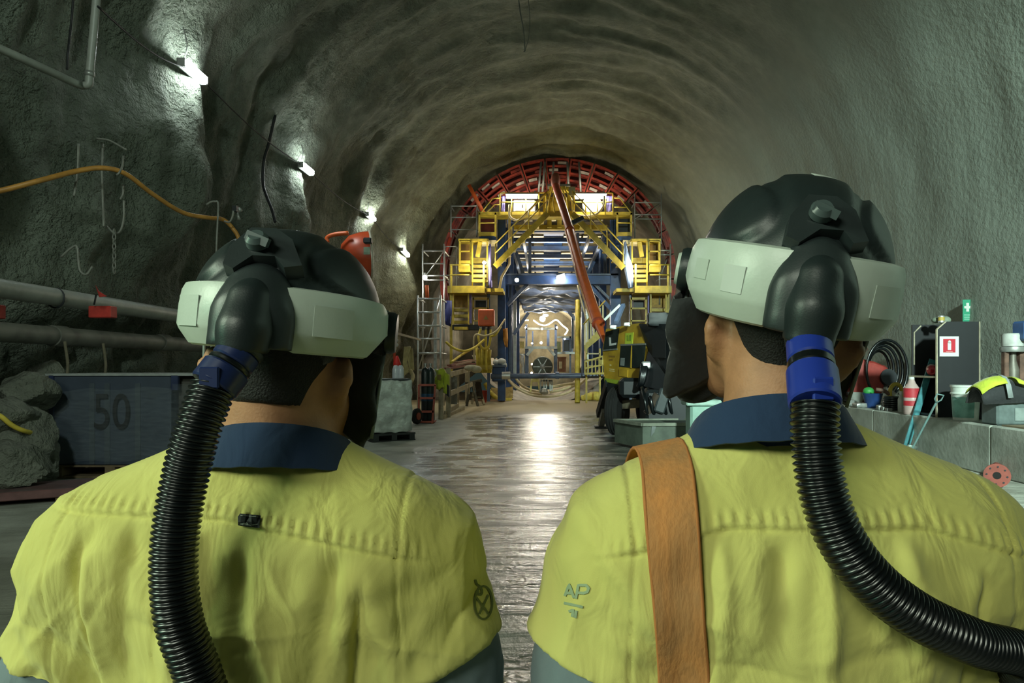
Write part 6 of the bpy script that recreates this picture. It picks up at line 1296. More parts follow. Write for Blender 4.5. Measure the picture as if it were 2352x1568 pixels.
m = MB(); m.box(s0+Vector((0, -0.008, 0.0)), (0.055, 0.004, 0.12)); m.lathe([(0.0275, 0), (0.026, 0.015), (0.016, 0.03), (0.01, 0.04), (0, 0.04)], s0+Vector((0, -0.007, 0.06)), (0, 0, 1), 12); m.build('extinguisher_symbol', M('sign_white', '#c9ccc6'), sg); m = MB(); m.box(s0+Vector((0, -0.007, -0.085)), (0.11, 0.003, 0.012)); m.build('caption_bar', M('sign_pink', '#d28a8a', 0.5), sg)
# extinguisher lying on the cabinet shelf
t = thing('fire_extinguisher', 'red fire extinguisher lying on the cabinet shelf', 'extinguisher', c0+Vector((0.12, 0.42, 0.45*h))); q = c0+Vector((0.10, 0.30, 0.42*h+0.10)); m = MB(); m.lathe([(0.0, 0), (0.06, 0.0), (0.085, 0.04), (0.085, 0.36), (0.06, 0.42), (0.0, 0.43)], q+Vector((0, 0.0, 0)), (0.45, 0.85, 0.10), 18); m.build('cylinder', M('ext_red', '#c22a34', 0.35), t, 40); m = MB(); m.lathe([(0.087, 0.12), (0.087, 0.26)], q, (0.45, 0.85, 0.10), 18); m.build('white_band', M('sign_white', '#c9ccc6'), t, 40); m = MB(); m.box(q+Vector((-0.03, -0.03, 0.0)), (0.06, 0.05, 0.06), chamfer=0.01); m.build('valve', M('ext_red', '#c22a34'), t)
# first aid sign on the wall
wx = wall_x(1, 12.4, 2.6); t = thing('first_aid_sign', 'green first aid sign with white cross on the right wall', 'sign', P(2222, 738, 12.3)); s0 = P(2222, 713, 12.3); ww = 22/F*12.3
m = MB(); m.box(s0, (ww, 0.008, 50/F*12.3)); m.build('plate', M('sign_green', '#2f8f6e', 0.5, var=0.08), t); m = MB(); m.box(s0+Vector((0, -0.006, 0.06)), (ww*0.7, 0.004, 0.045)); m.box(s0+Vector((0, -0.0062, 0.06)), (0.05, 0.004, ww*0.9)); m.build('white_cross', M('sign_white', '#c9ccc6'), t); 
for z in (-0.08, -0.12, -0.155): m = MB(); m.box(s0+Vector((0, -0.006, z)), (ww*0.75, 0.003, 0.014)); m.build('caption_line', M('sign_mint', '#8fc6b0', 0.5), t)
pt(t, 'post', [(2222, 735, 12.32), (2222, 770, 12.32)], 0.02, GALV)
m = MB(); m.ball(B(2170, 11.6, h+0.05), (0.10, 0.08, 0.07)); m.ball(B(2150, 11.6, h+0.05), (0.07, 0.08, 0.05)); single(m, 'rag', M('grey_green_rag', '#7d8a78', 0.8, bump=0.5, bs=14), 'grey green rag lying on top of the black cabinet', 'rag', smooth=True)
t = thing('tin_can', 'small pale tin standing on top of the black cabinet', 'tin', B(2166, 11.5, h)); m = MB(); m.lathe([(0.05, 0), (0.05, 0.11), (0.045, 0.115), (0, 0.115)], B(2162, 11.45, h), (0, 0, 1), 14); m.build('tin', ALU, t, 40); m = MB(); m.lathe([(0.051, 0.03), (0.051, 0.09)], B(2162, 11.45, h), (0, 0, 1), 14); m.build('tin_label', M('yellow_paper', '#b8a24a', 0.6), t, 40)
# buckets, jacket on a tub, column lamp
def pail(label, p, r, hh, col, lid=True):
    t = thing('bucket', label, 'bucket', p); mt = M('pail_'+col.strip('#'), col, 0.4, var=0.08); m = MB(); m.lathe([(r*0.86, 0), (r*0.98, hh*0.72), (r*1.06, hh*0.74), (r*1.06, hh*0.78), (r, hh*0.80), (r*1.02, hh*0.93), (r*1.07, hh*0.94), (r*1.07, hh), (0, hh)] if lid else [(r*0.8, 0), (r, hh*0.9), (r*1.08, hh*0.92), (r*1.08, hh), (r*0.98, hh), (r*0.8, hh*0.2), (0, hh*0.2)], p, (0, 0, 1), 28); m.build('pail', mt, t, 35)
    m = MB(); m.tube([p+Vector((r*1.08*math.cos(a), -r*0.75*abs(math.sin(a))*1.0-0.0, hh*0.74-0.30*r*math.sin(a)*1.8)) for a in [PI*i/12 for i in range(13)]], 0.005, 5); m.build('handle', GALV, t, True)
    return t
d0 = F*(CZ-BH)/(971-VY)
pw = pail('white lidded bucket on the plinth beside the black cabinet', B(2218, d0+0.2), 0.20, 0.54, '#c8cfc6')
m = MB(); p_ = B(2218, d0+0.2); m.lathe([(0.176, 0.04), (0.196, 0.36)], p_, (0, 0, 1), 28); m.f = [f for f in m.f if len(f) == 4 and (sum(m.v[i][0] for i in f)/4 < p_.x+0.03)]; m.build('teal_label', M('teal_print', '#7fb0a4', 0.5), pw, True, fix=False)
tc = B(2310, d0+0.1); t = thing('storage_tub', 'grey plastic tub under the hi-vis jacket on the plinth', 'tub', tc); m = MB(); m.box(tc+Vector((0, 0, 0.2)), (0.52, 0.4, 0.40), chamfer=0.03); m.build('tub_body', M('tub_grey', '#5d6a68', 0.5, var=0.2), t, 30); m = MB(); m.box(tc+Vector((0, 0, 0.41)), (0.56, 0.44, 0.04), chamfer=0.01); m.build('tub_lid', M('tub_lid', '#46504f', 0.5), t, 30); m = MB(); m.box(tc+Vector((0.08, -0.205, 0.17)), (0.16, 0.02, 0.2), chamfer=0.008); m.build('tub_label', M('tub_label_grey', '#7d8985', 0.6), t, 30)
t = thing('jacket', 'folded black and yellow hi-vis jacket lying on the grey tub', 'jacket', tc+Vector((0, 0, 0.43)))
def heap(px0, px1, ytop, ybase, d, dep, f0=0.0, f1=1.0, lift=0.0):
    rows = []
    for i in range(17):
        u = f0+(f1-f0)*i/16; row = []
        for j in range(9):
            v = j/8; px = px0+(px1-px0)*u; yt = ytop(u); prof = math.sin(PI*v)**0.6; y = ybase(u)+(yt-ybase(u))*prof; q = P(px, y, d); q.y = d-dep/2+dep*v; q.z += lift*prof+0.015*noise.noise(Vector((u*7, v*4, 1))); row.append(q)
        rows.append(row)
    m = MB(); m.grid(rows, 0.012); return m
yt = lambda u: 893-32*math.sin(PI*min(1, u*0.9+0.05))**0.8; yb = lambda u: 921-4*u
heap(2238, 2352, yt, yb, d0+0.05, 0.45).build('jacket_body', FABRIC, t, True)
heap(2236, 2352, lambda u: yt(u)-2, lambda u: min(yb(u)-10, yt(u)+13), d0+0.03, 0.42, 0.0, 0.5, 0.01).build('yellow_panel', JY, t, True); heap(2236, 2370, lambda u: yt(u)-2, lambda u: yt(u)+11, d0+0.03, 0.42, 0.62, 1.0, 0.01).build('yellow_panel', JY, t, True)
heap(2237, 2352, lambda u: yt(u)-3, lambda u: yb(u)-12, d0-0.01, 0.43, 0.50, 0.60, 0.016).build('reflective_tape', M('reflective_tape', '#8d9594', 0.4), t, True)
cl = B(2326, 10.8); t = thing('breaker_pump', 'rusty upright pump with a white round cap behind the jacket', 'pump', cl); RUST = M('rusty_brown', '#6d5244', 0.7, var=0.3, vs_=8)
for x in (-0.12, 0.12): m = MB(); m.box(cl+Vector((x, 0, 0.55)), (0.07, 0.1, 1.1), chamfer=0.01); m.build('side_frame', RUST, t)
m = MB(); m.lathe([(0.08, 0), (0.09, 0.8), (0.05, 0.95), (0.05, 1.1), (0, 1.1)], cl, (0, 0, 1), 16); m.build('barrel', M('dull_steel', '#6a665c', 0.5, metal=0.3), t, 40); m = MB(); m.lathe([(0.17, 1.08), (0.18, 1.12), (0.17, 1.16), (0.0, 1.17)], cl, (0, 0, 1), 20); m.build('flange', GALV, t, 40); m = MB(); m.lathe([(0.15, 1.17), (0.155, 1.34), (0.14, 1.37), (0, 1.37)], cl, (0, 0, 1), 20); m.build('white_cap', M('cap_white', '#b9bdb6', 0.5), t, 40)
single(MB().box(P(2352, 765, 10.4), (0.18, 0.3, 0.30), chamfer=0.03), 'blue_container', M('faded_blue_plastic', '#3a5f94', 0.5), 'blue container at the right edge of the frame', 'container')
t = thing('tool_bag', 'dark bag slumped between the black cabinet and the rusty pump', 'bag', B(2280, 11.0)); m = lumpy(B(2285, 11.0, 0.30), (0.42, 0.4, 0.62), Matrix.Identity(3), 0.12, 8); m.build('bag_body', FABRIC, t, True); m = MB(); m.tube([B(2285, 10.8, 0.6)+Vector((0.12*math.cos(a), 0, 0.14*math.sin(a))) for a in [PI*i/10 for i in range(11)]], 0.014, 6); m.build('bag_handle', FABRIC, t, True)
# shovel and teal plank leaning on the plinth
t = thing('teal_plank', 'worn teal plank leaning against the front of the plinth', 'plank', PF(2080, 1092)); a = Vector((6.30, 10.9, 0.22)); b = Vector((7.0, 11.0, 1.75)); a = P(2076, 1046, 11.95)+Vector((0, 0, 0.02)); b = P(2142, 826, 12.2); m = MB(); m.bar(a, b, 0.11, 0.025, (0, 1, 0)); m.build('board', M('teal_paint', '#3f7f86', 0.5, var=0.25, vs_=8), t)
t = thing('shovel', 'grey shovel with an open grip leaning on the plinth', 'shovel', PF(2098, 1090)); a = P(2093, 1042, 11.7)+Vector((0, 0, 0.06)); b = P(2150, 925, 11.25); m = MB(); m.cyl(a, b, 0.018, 10); m.build('shaft', M('weathered_teal', '#6f8e8c', 0.6), t, 40)
dv = (b-a).normalized(); sv = dv.cross(Vector((0, 1, 0))).normalized(); m = MB(); m.tube([b, b+dv*0.07+sv*0.055, b+dv*0.16+sv*0.055, b+dv*0.16-sv*0.055, b+dv*0.07-sv*0.055, b], 0.012, 8); m.build('grip', M('weathered_teal', '#6f8e8c'), t, True)
m = MB(); m.grid([[a+dv*(0.10-0.30*i/5)+sv*(0.09*(1-0.5*(i/5)**3))*(j-2)/2+Vector((0, 0.012*(abs(j-2)), 0)) for j in range(5)] for i in range(6)], 0.006); m.build('blade', M('worn_blade', '#7d8880', 0.5, metal=0.4), t, True)
# small things along the plinth
def small(px, d, nm, label, cat, fn):
    p = B(px, d); t = thing(nm, label, cat, p); fn(p, t); return t
def f_bluebowl(p, t):
    m = MB(); m.lathe([(0.10, 0), (0.15, 0.22), (0.16, 0.23), (0.145, 0.23), (0.10, 0.04), (0, 0.04)], p, (0, 0, 1), 24); m.build('tub', M('blue_tub', '#27457c', 0.45), t, 40)
small(2004, 10.9, 'blue_tub', 'blue tub on the plinth', 'tub', f_bluebowl)
single(MB().ball(B(1995, 10.88, 0.25), (0.085, 0.08, 0.07)), 'green_ball', M('green_plastic', '#3a9a4a', 0.5), 'green lump of plastic in the blue tub', 'ball', smooth=True)
def f_bottle(p, t):
    m = MB(); m.lathe([(0.04, 0), (0.045, 0.02), (0.045, 0.2), (0.02, 0.26), (0.02, 0.28), (0, 0.28)], p, (0, 0, 1), 16); m.build('bottle', M('bottle_white', '#c3c8c0', 0.4), t, 40); m = MB(); m.lathe([(0.025, 0.28), (0.025, 0.33), (0, 0.33)], p, (0, 0, 1), 12); m.build('cap', M('sign_white', '#c9ccc6'), t, 40)
small(2069, 10.9, 'white_bottle', 'white plastic bottle standing on the plinth by the yellow ring', 'bottle', f_bottle)
def f_redbottle(p, t):
    m = MB(); m.lathe([(0.11, 0), (0.12, 0.03), (0.12, 0.42), (0.06, 0.50), (0.04, 0.56), (0, 0.56)], p, (0, 0, 1), 20); m.build('bottle', M('clear_pink', '#b9a29c', 0.25, var=0.1), t, 40); m = MB(); m.lathe([(0.122, 0.14), (0.122, 0.22)], p, (0, 0, 1), 20); m.build('lower_label', M('label_red', '#b5303a', 0.5), t, 40); m = MB(); m.lathe([(0.122, 0.27), (0.122, 0.42)], p, (0, 0, 1), 20); m.build('upper_label', M('label_red', '#b5303a'), t, 40); m = MB(); m.lathe([(0.045, 0.56), (0.045, 0.60), (0, 0.60)], p, (0, 0, 1), 12); m.build('cap', M('sign_white', '#c9ccc6'), t, 40)
small(2094, 11.0, 'red_label_bottle', 'large clear bottle with red labels beside the teal plank', 'bottle', f_redbottle)
def f_coil(p, t):
    for k in range(6): m = MB(); m.tube([p+Vector((0.13*math.cos(a), 0.13*math.sin(a), 0.03+0.035*k)) for a in [2*PI*i/20 for i in range(20)]], 0.02, 7, closed=True); m.build('turn', RUBBER, t, True)
small(2050, 10.8, 'hose_coil', 'black ribbed hose coiled on the plinth', 'hose', f_coil)
def f_ring(p, t):
    m = MB(); m.tube([p+Vector((0.13*math.cos(a), 0.05*math.cos(a), 0.26+0.15*math.sin(a))) for a in [2*PI*i/24 for i in range(24)]], 0.035, 8, closed=True); m.build('coil', M('ring_yellow', '#b39a34', 0.5), t, True); m = MB(); m.box(p+Vector((0, 0.05, 0.1)), (0.14, 0.1, 0.2), chamfer=0.01); m.build('stand', M('straw_rope', '#b3a370'), t)
small(2058, 11.5, 'yellow_ring', 'yellow hose ring standing upright on the plinth', 'ring', f_ring)
def f_whitebowl(p, t):
    m = MB(); m.lathe([(0.08, 0), (0.14, 0.18), (0.15, 0.2), (0.13, 0.19), (0, 0.06)], p, (0, 0, 1), 20); m.build('bowl', M('dirty_white', '#b4b8b0', 0.6), t, 40)
small(1966, 11.2, 'white_bowl', 'dirty white bowl left of the blue tub', 'bowl', f_whitebowl)
cans = [(1951, 10.6, 0.06, 0.10), (1975, 10.5, 0.09, 0.07), (2022, 10.55, 0.05, 0.08), (2031, 10.45, 0.04, 0.06), (2041, 10.4, 0.04, 0.05)]
lbs = ['crushed pale can at the left end of the plinth clutter', 'flat grey tin below the white bowl', 'small grey tin right of the blue tub', 'bright crumpled foil between the blue tub and the hose coil', 'small crumpled foil at the foot of the hose coil']
for (px, d, r, hh), lb in zip(cans, lbs): p = B(px, d); m = lumpy(p+Vector((0, 0, hh*0.5)), (r*2, r*2, hh), Matrix.Identity(3), 0.12, px, 6); single(m, 'crumpled_tin', GALV, lb, 'tin', smooth=True)
single(MB().tube(spline([B(2012, 10.8, 0.30), B(2030, 10.75, 0.28), B(2044, 10.75, 0.22)], 5), 0.03, 8), 'brown_rag', RUST, 'brown rag draped right of the blue tub', 'rag', smooth=True)
# red pump and black hoses on the wall behind the right worker
t = thing('red_machine', 'red pump housing on the plinth behind the right worker', 'machine', B(1985, 12.6)); m = lumpy(B(1982, 12.6, 0.42), (0.62, 0.5, 0.72), Matrix.Rotation(0.3, 3, 'Y'), 0.05, 5); m.build('housing', M('faded_red', '#a23c34', 0.55, var=0.2), t, 50); m = MB(); m.lathe([(0.0, 0), (0.15, 0), (0.15, 0.2), (0, 0.2)], B(2030, 12.5, 0.45), (0, -1, 0.2), 18); m.build('motor', DARK, t, 40)
for k in range(5):
    cx = 2018+k*6; p0 = P(cx, 850, 12.8-0.05*k); m = MB(); m.tube([p0+Vector(((0.20+0.045*k)*math.cos(a), 0.02*k, (0.36+0.05*k)*math.sin(a))) for a in [-0.3*PI+1.7*PI*i/26 for i in range(27)]], 0.026, 8); single(m, 'black_hose', RUBBER, ['innermost', 'second', 'third', 'fourth', 'outermost'][k]+' loop of black hose hung on the wall behind the red pump', 'hose', smooth=True)
m = MB(); m.bar(P(1940, 858, 12.4), P(1990, 800, 12.8), 0.05); single(m, 'brown_pole', RUST, 'brown pole leaning behind the right worker helmet', 'pole')
t = thing('blue_bottle', 'blue gas cylinder standing in front of the plinth behind the right worker', 'cylinder', PF(1950, 1075)); q = PF(1950, 1075); m = MB(); m.lathe([(0.11, 0), (0.12, 0.03), (0.12, 0.62), (0.08, 0.72), (0.0, 0.75)], q, (0, 0, 1), 20); m.build('cylinder', M('bottle_blue', '#1f4a66'), t, 40); m = MB(); m.lathe([(0.04, 0.74), (0.04, 0.82), (0, 0.82)], q, (0, 0, 1), 10); m.build('valve', GALV, t, 40)
# red flanged pipe end on the floor
q = P(2290, 1108, 9.0); q.z = 0.155; t = thing('red_flange_pipe', 'red flanged pipe spool lying on the floor before the plinth', 'pipe', (q.x, q.y, 0)); FR = M('flange_red', '#8a4438', 0.6, var=0.2, vs_=6); ax = Vector((-0.55, -0.83, 0)).normalized()
m = MB(); a_, b_ = [], []; m.lathe([(0.05, 0), (0.155, 0), (0.155, -0.035), (0.06, -0.05), (0.06, -1.1), (0.05, -1.1), (0.05, -0.01)], q, ax, 32); m.build('spool', FR, t, 40); m = MB(); m.lathe([(0.0, 0.002), (0.048, 0.002), (0.048, 0.004), (0.0, 0.004)], q, ax, 20); m.build('bore', M('dark_bore', '#120e0c', 0.9), t)
for k in range(8): a = k*PI/4; u = ax.orthogonal().normalized(); v_ = ax.cross(u); m = MB(); m.lathe([(0.0, 0.0), (0.012, 0.0), (0.012, 0.006), (0, 0.006)], q+(u*math.cos(a)+v_*math.sin(a))*0.115, ax, 8); m.build('bolt_hole', DARK, t)

# everything stands where its photo place meets the top of the plinth
def seat(o, inset):
    p = Vector(o.location); px = VX+F*p.x/p.y; d = (BX+inset)*F/(px-VX); k = d/p.y; o.location = ((BX+inset), d, BH+(p.z-BH)*k); o.scale = (k, k, k)
SEAT = {'fire_cabinet': 0.14, 'extinguisher_sign': 0.14, 'fire_extinguisher': 0.14, 'rag': 0.14, 'tin_can': 0.14, 'bucket': 0.3, 'storage_tub': 0.34, 'jacket.001': 0.34, 'breaker_pump': 1.0, 'tool_bag': 0.75, 'blue_tub': 0.35, 'green_ball': 0.35, 'white_bottle': 0.25, 'red_label_bottle': 0.12, 'hose_coil': 0.28, 'yellow_ring': 0.70, 'white_bowl': 0.6, 'crumpled_tin': 0.12, 'brown_rag': 0.42, 'red_machine': 0.95, 'blue_container': 1.1}
for o in list(bpy.data.objects):
    if o.parent is None and o.get('category') and o.location.x > 4:
        n = o.name if o.name in SEAT else o.name.split('.')[0]
        if n in SEAT and not (n == 'jacket' or n == 'bucket' and o.location.x < 5): pass
        if n in SEAT:
            ref = bpy.data.objects['fire_cabinet'] if n in ('extinguisher_sign', 'fire_extinguisher', 'rag', 'tin_can') else None
            if ref is not None: o['_ref'] = 1
            else: seat(o, SEAT[n])
fcab = bpy.data.objects['fire_cabinet']; k_ = fcab.scale.x; f0_ = Vector(c0)
for o in list(bpy.data.objects):
    if o.get('_ref'): o.location = fcab.location+(Vector(o.location)-f0_)*k_; o.scale = (k_, k_, k_); del o['_ref']
    if o.parent is None and o.name in ('first_aid_sign', 'black_hose', 'black_hose.001', 'black_hose.002', 'black_hose.003', 'black_hose.004', 'brown_pole'):
        p = Vector(o.location); q = p.copy()
        while q.x < wall_x(1, q.y, q.z+0.1)-(0.12 if o.name == 'first_aid_sign' else 0.55): q = Vector((0, 0, CZ))+(q-Vector((0, 0, CZ)))*1.01
        k = q.y/p.y; o.location = q; o.scale = (k, k, k)
# ------------------------------------------------------------------ yellow boom machine behind the right worker
MY = M('machine_yellow', '#b9962a', 0.5, var=0.18, vs_=2.5, col2='#96781f'); MBK = M('machine_black', '#171d1f', 0.5, var=0.2)
t = thing('boom_machine', 'yellow wheeled boom machine standing at the right side of the wet lane', 'machine', PF(1440, 990))
def mp(px, py): return P(px, py, 16.6-1.5*(px-1388)/(1487-1388))   # the side of the body, turned towards the middle
poly = [mp(1392, 755), mp(1467, 742), mp(1488, 804), mp(1466, 885), mp(1400, 875), mp(1388, 866), mp(1384, 802)]
m = MB(); m.prism(poly, (1.9, 1.6, 0)); m.build('body', MY, t)
def plate(pts, nm, mt, off=0.015, par=t):
    nrm = (poly[1]-poly[0]).cross(poly[3]-poly[0]).normalized(); nrm = nrm if nrm.y < 0 else -nrm; m = MB(); m.prism([mp(*p)+nrm*0.003 for p in pts], nrm*off); return m.build(nm, mt, par)
GLS = M('dark_glass', '#2b3331', 0.15, var=0.3, vs_=1.5)
w1 = plate([(1393, 762), (1424, 753), (1418, 800), (1387, 803)], 'window', GLS); w2 = plate([(1427, 793), (1484, 791), (1478, 846), (1423, 842)], 'window', GLS)
plate([(1386, 803), (1419, 800), (1419, 803), (1386, 806)], 'trim_strip', GALV, 0.025); plate([(1427, 790), (1485, 788), (1485, 792), (1427, 794)], 'trim_strip', GALV, 0.025); plate([(1452, 792), (1454, 792), (1453, 845), (1450, 845)], 'window_bar', MY, 0.03)
WH = M('sign_white', '#c9ccc6')
plate([(1400, 775), (1404, 775), (1405, 789), (1417, 787), (1416, 792), (1401, 794)], 'letter', WH, 0.006, w1).location = Vector((-0.012, -0.03, 0)); plate([(1427, 822), (1436, 822), (1435, 840), (1426, 839)], 'paper_notice', M('grey_label', '#7d8582'), 0.006, w2).location = Vector((-0.012, -0.03, 0))
plate([(1438, 765), (1456, 763), (1454, 789), (1437, 790)], 'green_notice', M('lime_paper', '#b0c038', 0.6, var=0.05), 0.02)
for pts in ([(1442, 770), (1444, 770), (1444, 783), (1442, 783)], [(1447, 770), (1449, 770), (1448, 783), (1446, 783)], [(1450, 769), (1452, 769), (1451, 783), (1449.5, 783)]): plate(pts, 'notice_print', M('dark_green_print', '#6f8a2a', 0.6), 0.026)
for pts in ([(1399, 816), (1416, 817), (1416, 821), (1399, 820)], [(1399, 824), (1408, 824), (1408, 828), (1399, 828)]): plate(pts, 'faded_lettering', M('faded_brown_print', '#8a6a20', 0.6), 0.008)
for pts in ([(1400, 846), (1414, 848), (1414, 850), (1400, 848)], [(1400, 850), (1414, 852), (1414, 854), (1400, 852)], [(1401, 836), (1405, 837), (1405, 840), (1401, 840)]): plate(pts, 'small_print', M('pale_print', '#d8c88a', 0.6), 0.008)
plate([(1424, 847), (1444, 849), (1443, 866), (1424, 863)], 'hatch', MY, 0.03); plate([(1392, 868), (1466, 880), (1466, 890), (1430, 884), (1392, 876)], 'lime_sill', M('lime_paint', '#8fa02e', 0.5), 0.05)
plate([(1378, 826), (1386, 826), (1386, 836), (1378, 836)], 'marker_lamp', M('pale_yellow_plate', '#d8c878'), 0.04)
# black rear body, engine and chassis
m = MB(); p0 = mp(1467, 742); m.prism([P(1467, 744, 15.3), P(1560, 744, 13.8), P(1560, 905, 13.8), P(1470, 885, 15.0), P(1489, 805, 15.1)], (1.2, 1.3, 0)); m.build('rear_body', MBK, t)
m = MB(); m.prism([P(1500, 782, 14.6), P(1530, 780, 14.2), P(1530, 822, 14.2), P(1500, 820, 14.6)], (-0.02, -0.02, 0)); m.build('louvre', M('pitch_black', '#060808', 0.8), t)
for k in range(4): m = MB(); m.tube(spline([P(1485-k*3, 835, 14.9), P(1482-k*3, 858, 14.8), P(1476-k*2, 880, 14.8), P(1466, 888, 14.9)], 6), 0.05, 8); m.build('hydraulic_hose', RUBBER, t, True)
m = MB(); m.box(P(1484, 838, 14.9), (0.2, 0.15, 0.16), chamfer=0.03); m.build('chrome_fitting', ALU, t)
m = MB(); m.prism([P(1395, 880, 16.3), P(1560, 900, 14.2), P(1560, 930, 14.2), P(1395, 905, 16.3)], (1.5, 1.3, 0)); m.build('chassis', MBK, t)
m = MB(); m.box(P(1530, 932, 14.4), (1.0, 1.0, 0.7), chamfer=0.06); m.build('engine_block', MBK, t)
for k in range(5):
    m = MB(); m.tube(spline([P(1475+k*12, 890+k*3, 14.2), P(1480+k*14, 915, 13.9), P(1486+k*14, 945, 13.9), P(1496+k*13, 962, 14.1)], 6), 0.035+0.01*(k % 2), 8); m.build('engine_hose', RUBBER, t, True)
m = MB(); m.box(P(1520, 920, 13.9), (0.22, 0.2, 0.5), Matrix.Rotation(0.3, 3, 'Y'), 0.03); m.build('filter', M('machine_grey', '#3a4244', 0.5), t); m = MB(); m.cyl(P(1488, 950, 14.0), P(1512, 905, 13.9), 0.10, 14); m.build('cylinder', M('machine_brown', '#4a3f34', 0.5), t, 40)
m = MB(); m.bar(P(1475, 925, 15.6), P(1425, 930, 16.0), 0.2, 0.2); m.build('front_axle', M('rust_grey', '#6b6350', 0.7), t)
def wheel(c, R, W, ax, rim=0.55):
    m = MB(); ax = Vector(ax).normalized(); m.lathe([(R*rim, -W/2), (R*0.9, -W/2), (R, -W*0.36), (R, W*0.36), (R*0.9, W/2), (R*rim, W/2)], c, ax, 36); o = m.build('wheel', M('tyre_rubber', '#1c1d1b'), t, 30)
    m = MB(); m.lathe([(0, -W*0.3), (R*0.2, -W*0.42), (R*0.3, -W*0.3), (R*rim, -W*0.35), (R*rim, W*0.35), (0, W*0.3)], c, ax, 28); m.build('rim', M('rim_pale', '#8d8f86', 0.5), o, 30)
    for k in range(3):
        m = MB(); u = ax.orthogonal().normalized(); v_ = ax.cross(u); m.tube([Vector(c)+ax*W*(k-1)*0.22+(u*math.cos(a)+v_*math.sin(a))*(R+0.004) for a in [2*PI*i/36 for i in range(36)]], 0.018, 5, closed=True); m.build('tread_rib', M('tyre_rubber', '#1c1d1b'), o, True)
q = PF(1419, 998); wheel((q.x, q.y+0.1, 0.545), 0.545, 0.30, (0.9, -0.42, 0)); q = PF(1470, 985); wheel((q.x+0.3, q.y+0.9, 0.545), 0.545, 0.30, (0.9, -0.42, 0)); q = PF(1560, 1010); wheel((q.x+0.25, q.y+0.3, 0.545), 0.545, 0.30, (0.9, -0.42, 0))
m = MB(); a_ = P(1402, 880, 16.4); b_ = PF(1380, 982); m.bar(a_, b_+Vector((0, 0, 0.35)), 0.24, 0.2); m.build('jack_leg', MBK, t); m = MB(); m.bar(a_.lerp(b_, 0.6), b_+Vector((0, 0, 0.04)), 0.14, 0.13); m.build('jack_ram', M('ram_grey', '#8d877a', 0.5), t); m = MB(); m.box(b_+Vector((0, 0, 0.025)), (0.32, 0.32, 0.05)); m.build('jack_foot', MBK, t)
m = MB(); m.box(P(1450, 890, 15.5), (0.55, 0.5, 0.45), chamfer=0.08); m.build('gearbox', MBK, t)
# silver clutter on the roof
for k, (x, y, s) in enumerate(((1408, 751, 0.10), (1440, 745, 0.09), (1512, 734, 0.30))): m = lumpy(P(x, y, 16-1.2*(x-1400)/100), (s*1.6, s, s), Matrix.Identity(3), 0.1, x, 6); m.build('roof_fitting', ALU if k < 2 else MBK, t, True)
m = MB(); m.bar(P(1388, 735, 17), P(1424, 700, 17), 0.06, 0.06); m.build('silver_strut', GALV, t); m = MB(); m.bar(P(1415, 740, 16.5), P(1432, 700, 17), 0.09, 0.08); m.build('silver_strut', SHEET, t)
# boom rising to the gantry top
bt = thing('concrete_boom', 'long orange boom pipe slanting up from the yellow machine to the gantry apex', 'boom', P(1389, 790, 16.8))
pts = [P(1390, 792, 16.8), P(1374, 742, 17.8), P(1340, 640, 20.5), P(1309, 528, 24.5), P(1276, 425, 28.3)]
m = MB(); m.tube([pts[0], pts[1]], [0.03, 0.13], 14); m.build('boom_tip', ORANGE, bt, 40); m = MB(); m.tube(pts[1:4], 0.15, 16); m.build('lower_boom', ORANGE, bt, 40); m = MB(); m.tube(pts[3:], [0.15, 0.15], 16); m.build('upper_boom', M('dull_orange_paint', '#b5533a', 0.5, var=0.15), bt, 40)
for p, r in ((pts[1], 0.17), (pts[3], 0.175)): m = MB(); dd = (pts[-1]-pts[0]).normalized(); m.cyl(p-dd*0.05, p+dd*0.05, r, 18); m.build('boom_collar', M('dull_orange_paint', '#b5533a'), bt, 40)
m = MB(); m.ball(pts[-1]+Vector((0, 0, 0.18)), (0.2, 0.2, 0.35)); m.build('boom_head', M('head_brown', '#8a4a34', 0.6), bt, True); m = MB(); m.bar(P(1314, 512, 24.0), P(1340, 500, 24.0), 0.2, 0.14); m.build('boom_bracket', DARK, bt)
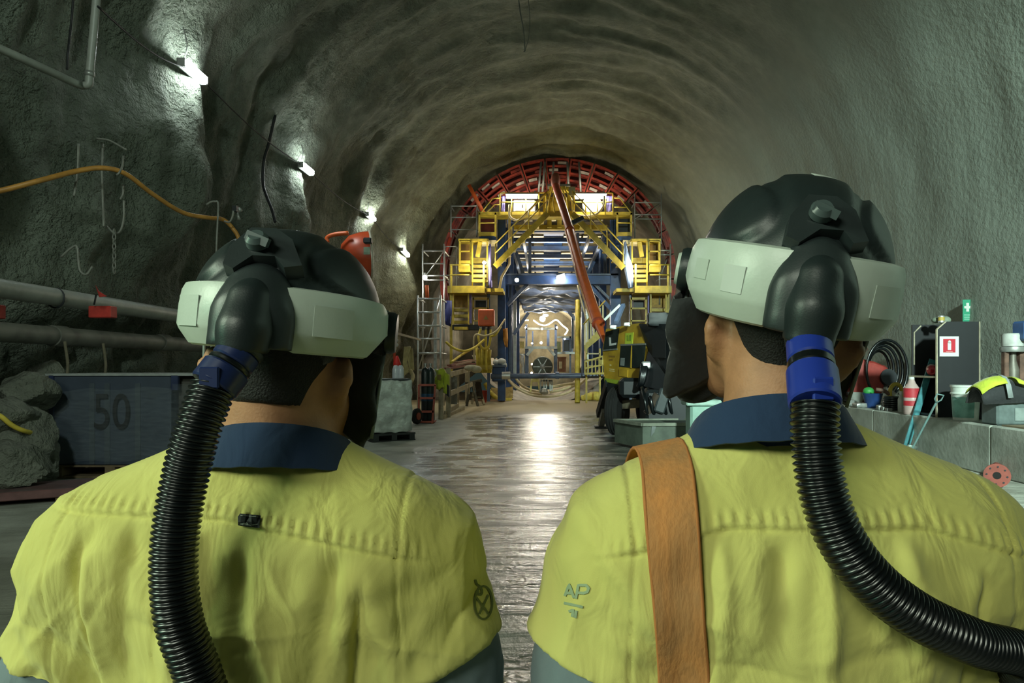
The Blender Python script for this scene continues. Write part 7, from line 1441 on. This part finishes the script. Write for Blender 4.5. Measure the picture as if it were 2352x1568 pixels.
m = MB(); m.tube([p+Vector((-0.17, -0.02, 0)) for p in pts[1:4]], 0.03, 7); m.build('boom_line', M('pale_orange', '#dba37a', 0.5), bt, True)
# concrete block used as weight, pale tub, dark base
q = PF(1476, 1042); t = thing('ballast_block', 'grey green ballast box on the floor in front of the yellow machine', 'block', q); BAL = M('green_grey_steel', '#5f6a5c', 0.6, var=0.25, vs_=3, bump=0.2, bs=8)
f0 = PF(1476, 1036); r_ = Vector((1.45, 0.15, 0)); l_ = Vector((-0.42, 1.0, 0)); zt = 0.50; e = [Vector((f0.x, f0.y, 0.06)), Vector((f0.x, f0.y, 0.06))+r_, Vector((f0.x, f0.y, 0.06))+r_+l_, Vector((f0.x, f0.y, 0.06))+l_]
m = MB(); m.prism(e, (0, 0, zt-0.06)); m.build('box_body', BAL, t); 
for a, b in zip(e, e[1:]+e[:1]): m = MB(); m.bar(Vector((a.x, a.y, zt)), Vector((b.x, b.y, zt)), 0.07, 0.06); m.build('rim', M('pale_rim_steel', '#858b7a', 0.6, var=0.2), t)
for f_ in (0.15, 0.85): p = Vector((f0.x, f0.y, 0.03))+r_*f_+l_*0.4; m = MB(); m.box(p, (0.15, 0.8, 0.06)); m.build('foot', MBK, t)
p = e[0].lerp(e[1], 0.12); m = MB(); m.prism([p+Vector((0, -0.01, 0.44)), p+Vector((0.09, 0, 0.44)), p+Vector((0.05, 0, 0.30)), p+Vector((-0.02, -0.01, 0.22))], (0, -0.01, 0)); m.build('torn_label', M('grey_label', '#7d8582'), t)
q = P(1612, 990, 12.2); t = thing('pale_tub', 'pale green lidded tub behind the shoulder of the right worker', 'tub', (q.x, q.y, 0)); mt = M('pale_green_plastic', '#8fb3a4', 0.5, var=0.1); m = MB(); m.box((q.x, q.y, 0.46), (0.5, 0.45, 0.92), chamfer=0.04); m.build('tub_body', mt, t, 30); m = MB(); m.box((q.x-0.02, q.y-0.02, 0.95), (0.62, 0.5, 0.10), chamfer=0.02); m.build('tub_lid', M('pale_green_lid', '#a3c2b4', 0.5), t, 30)
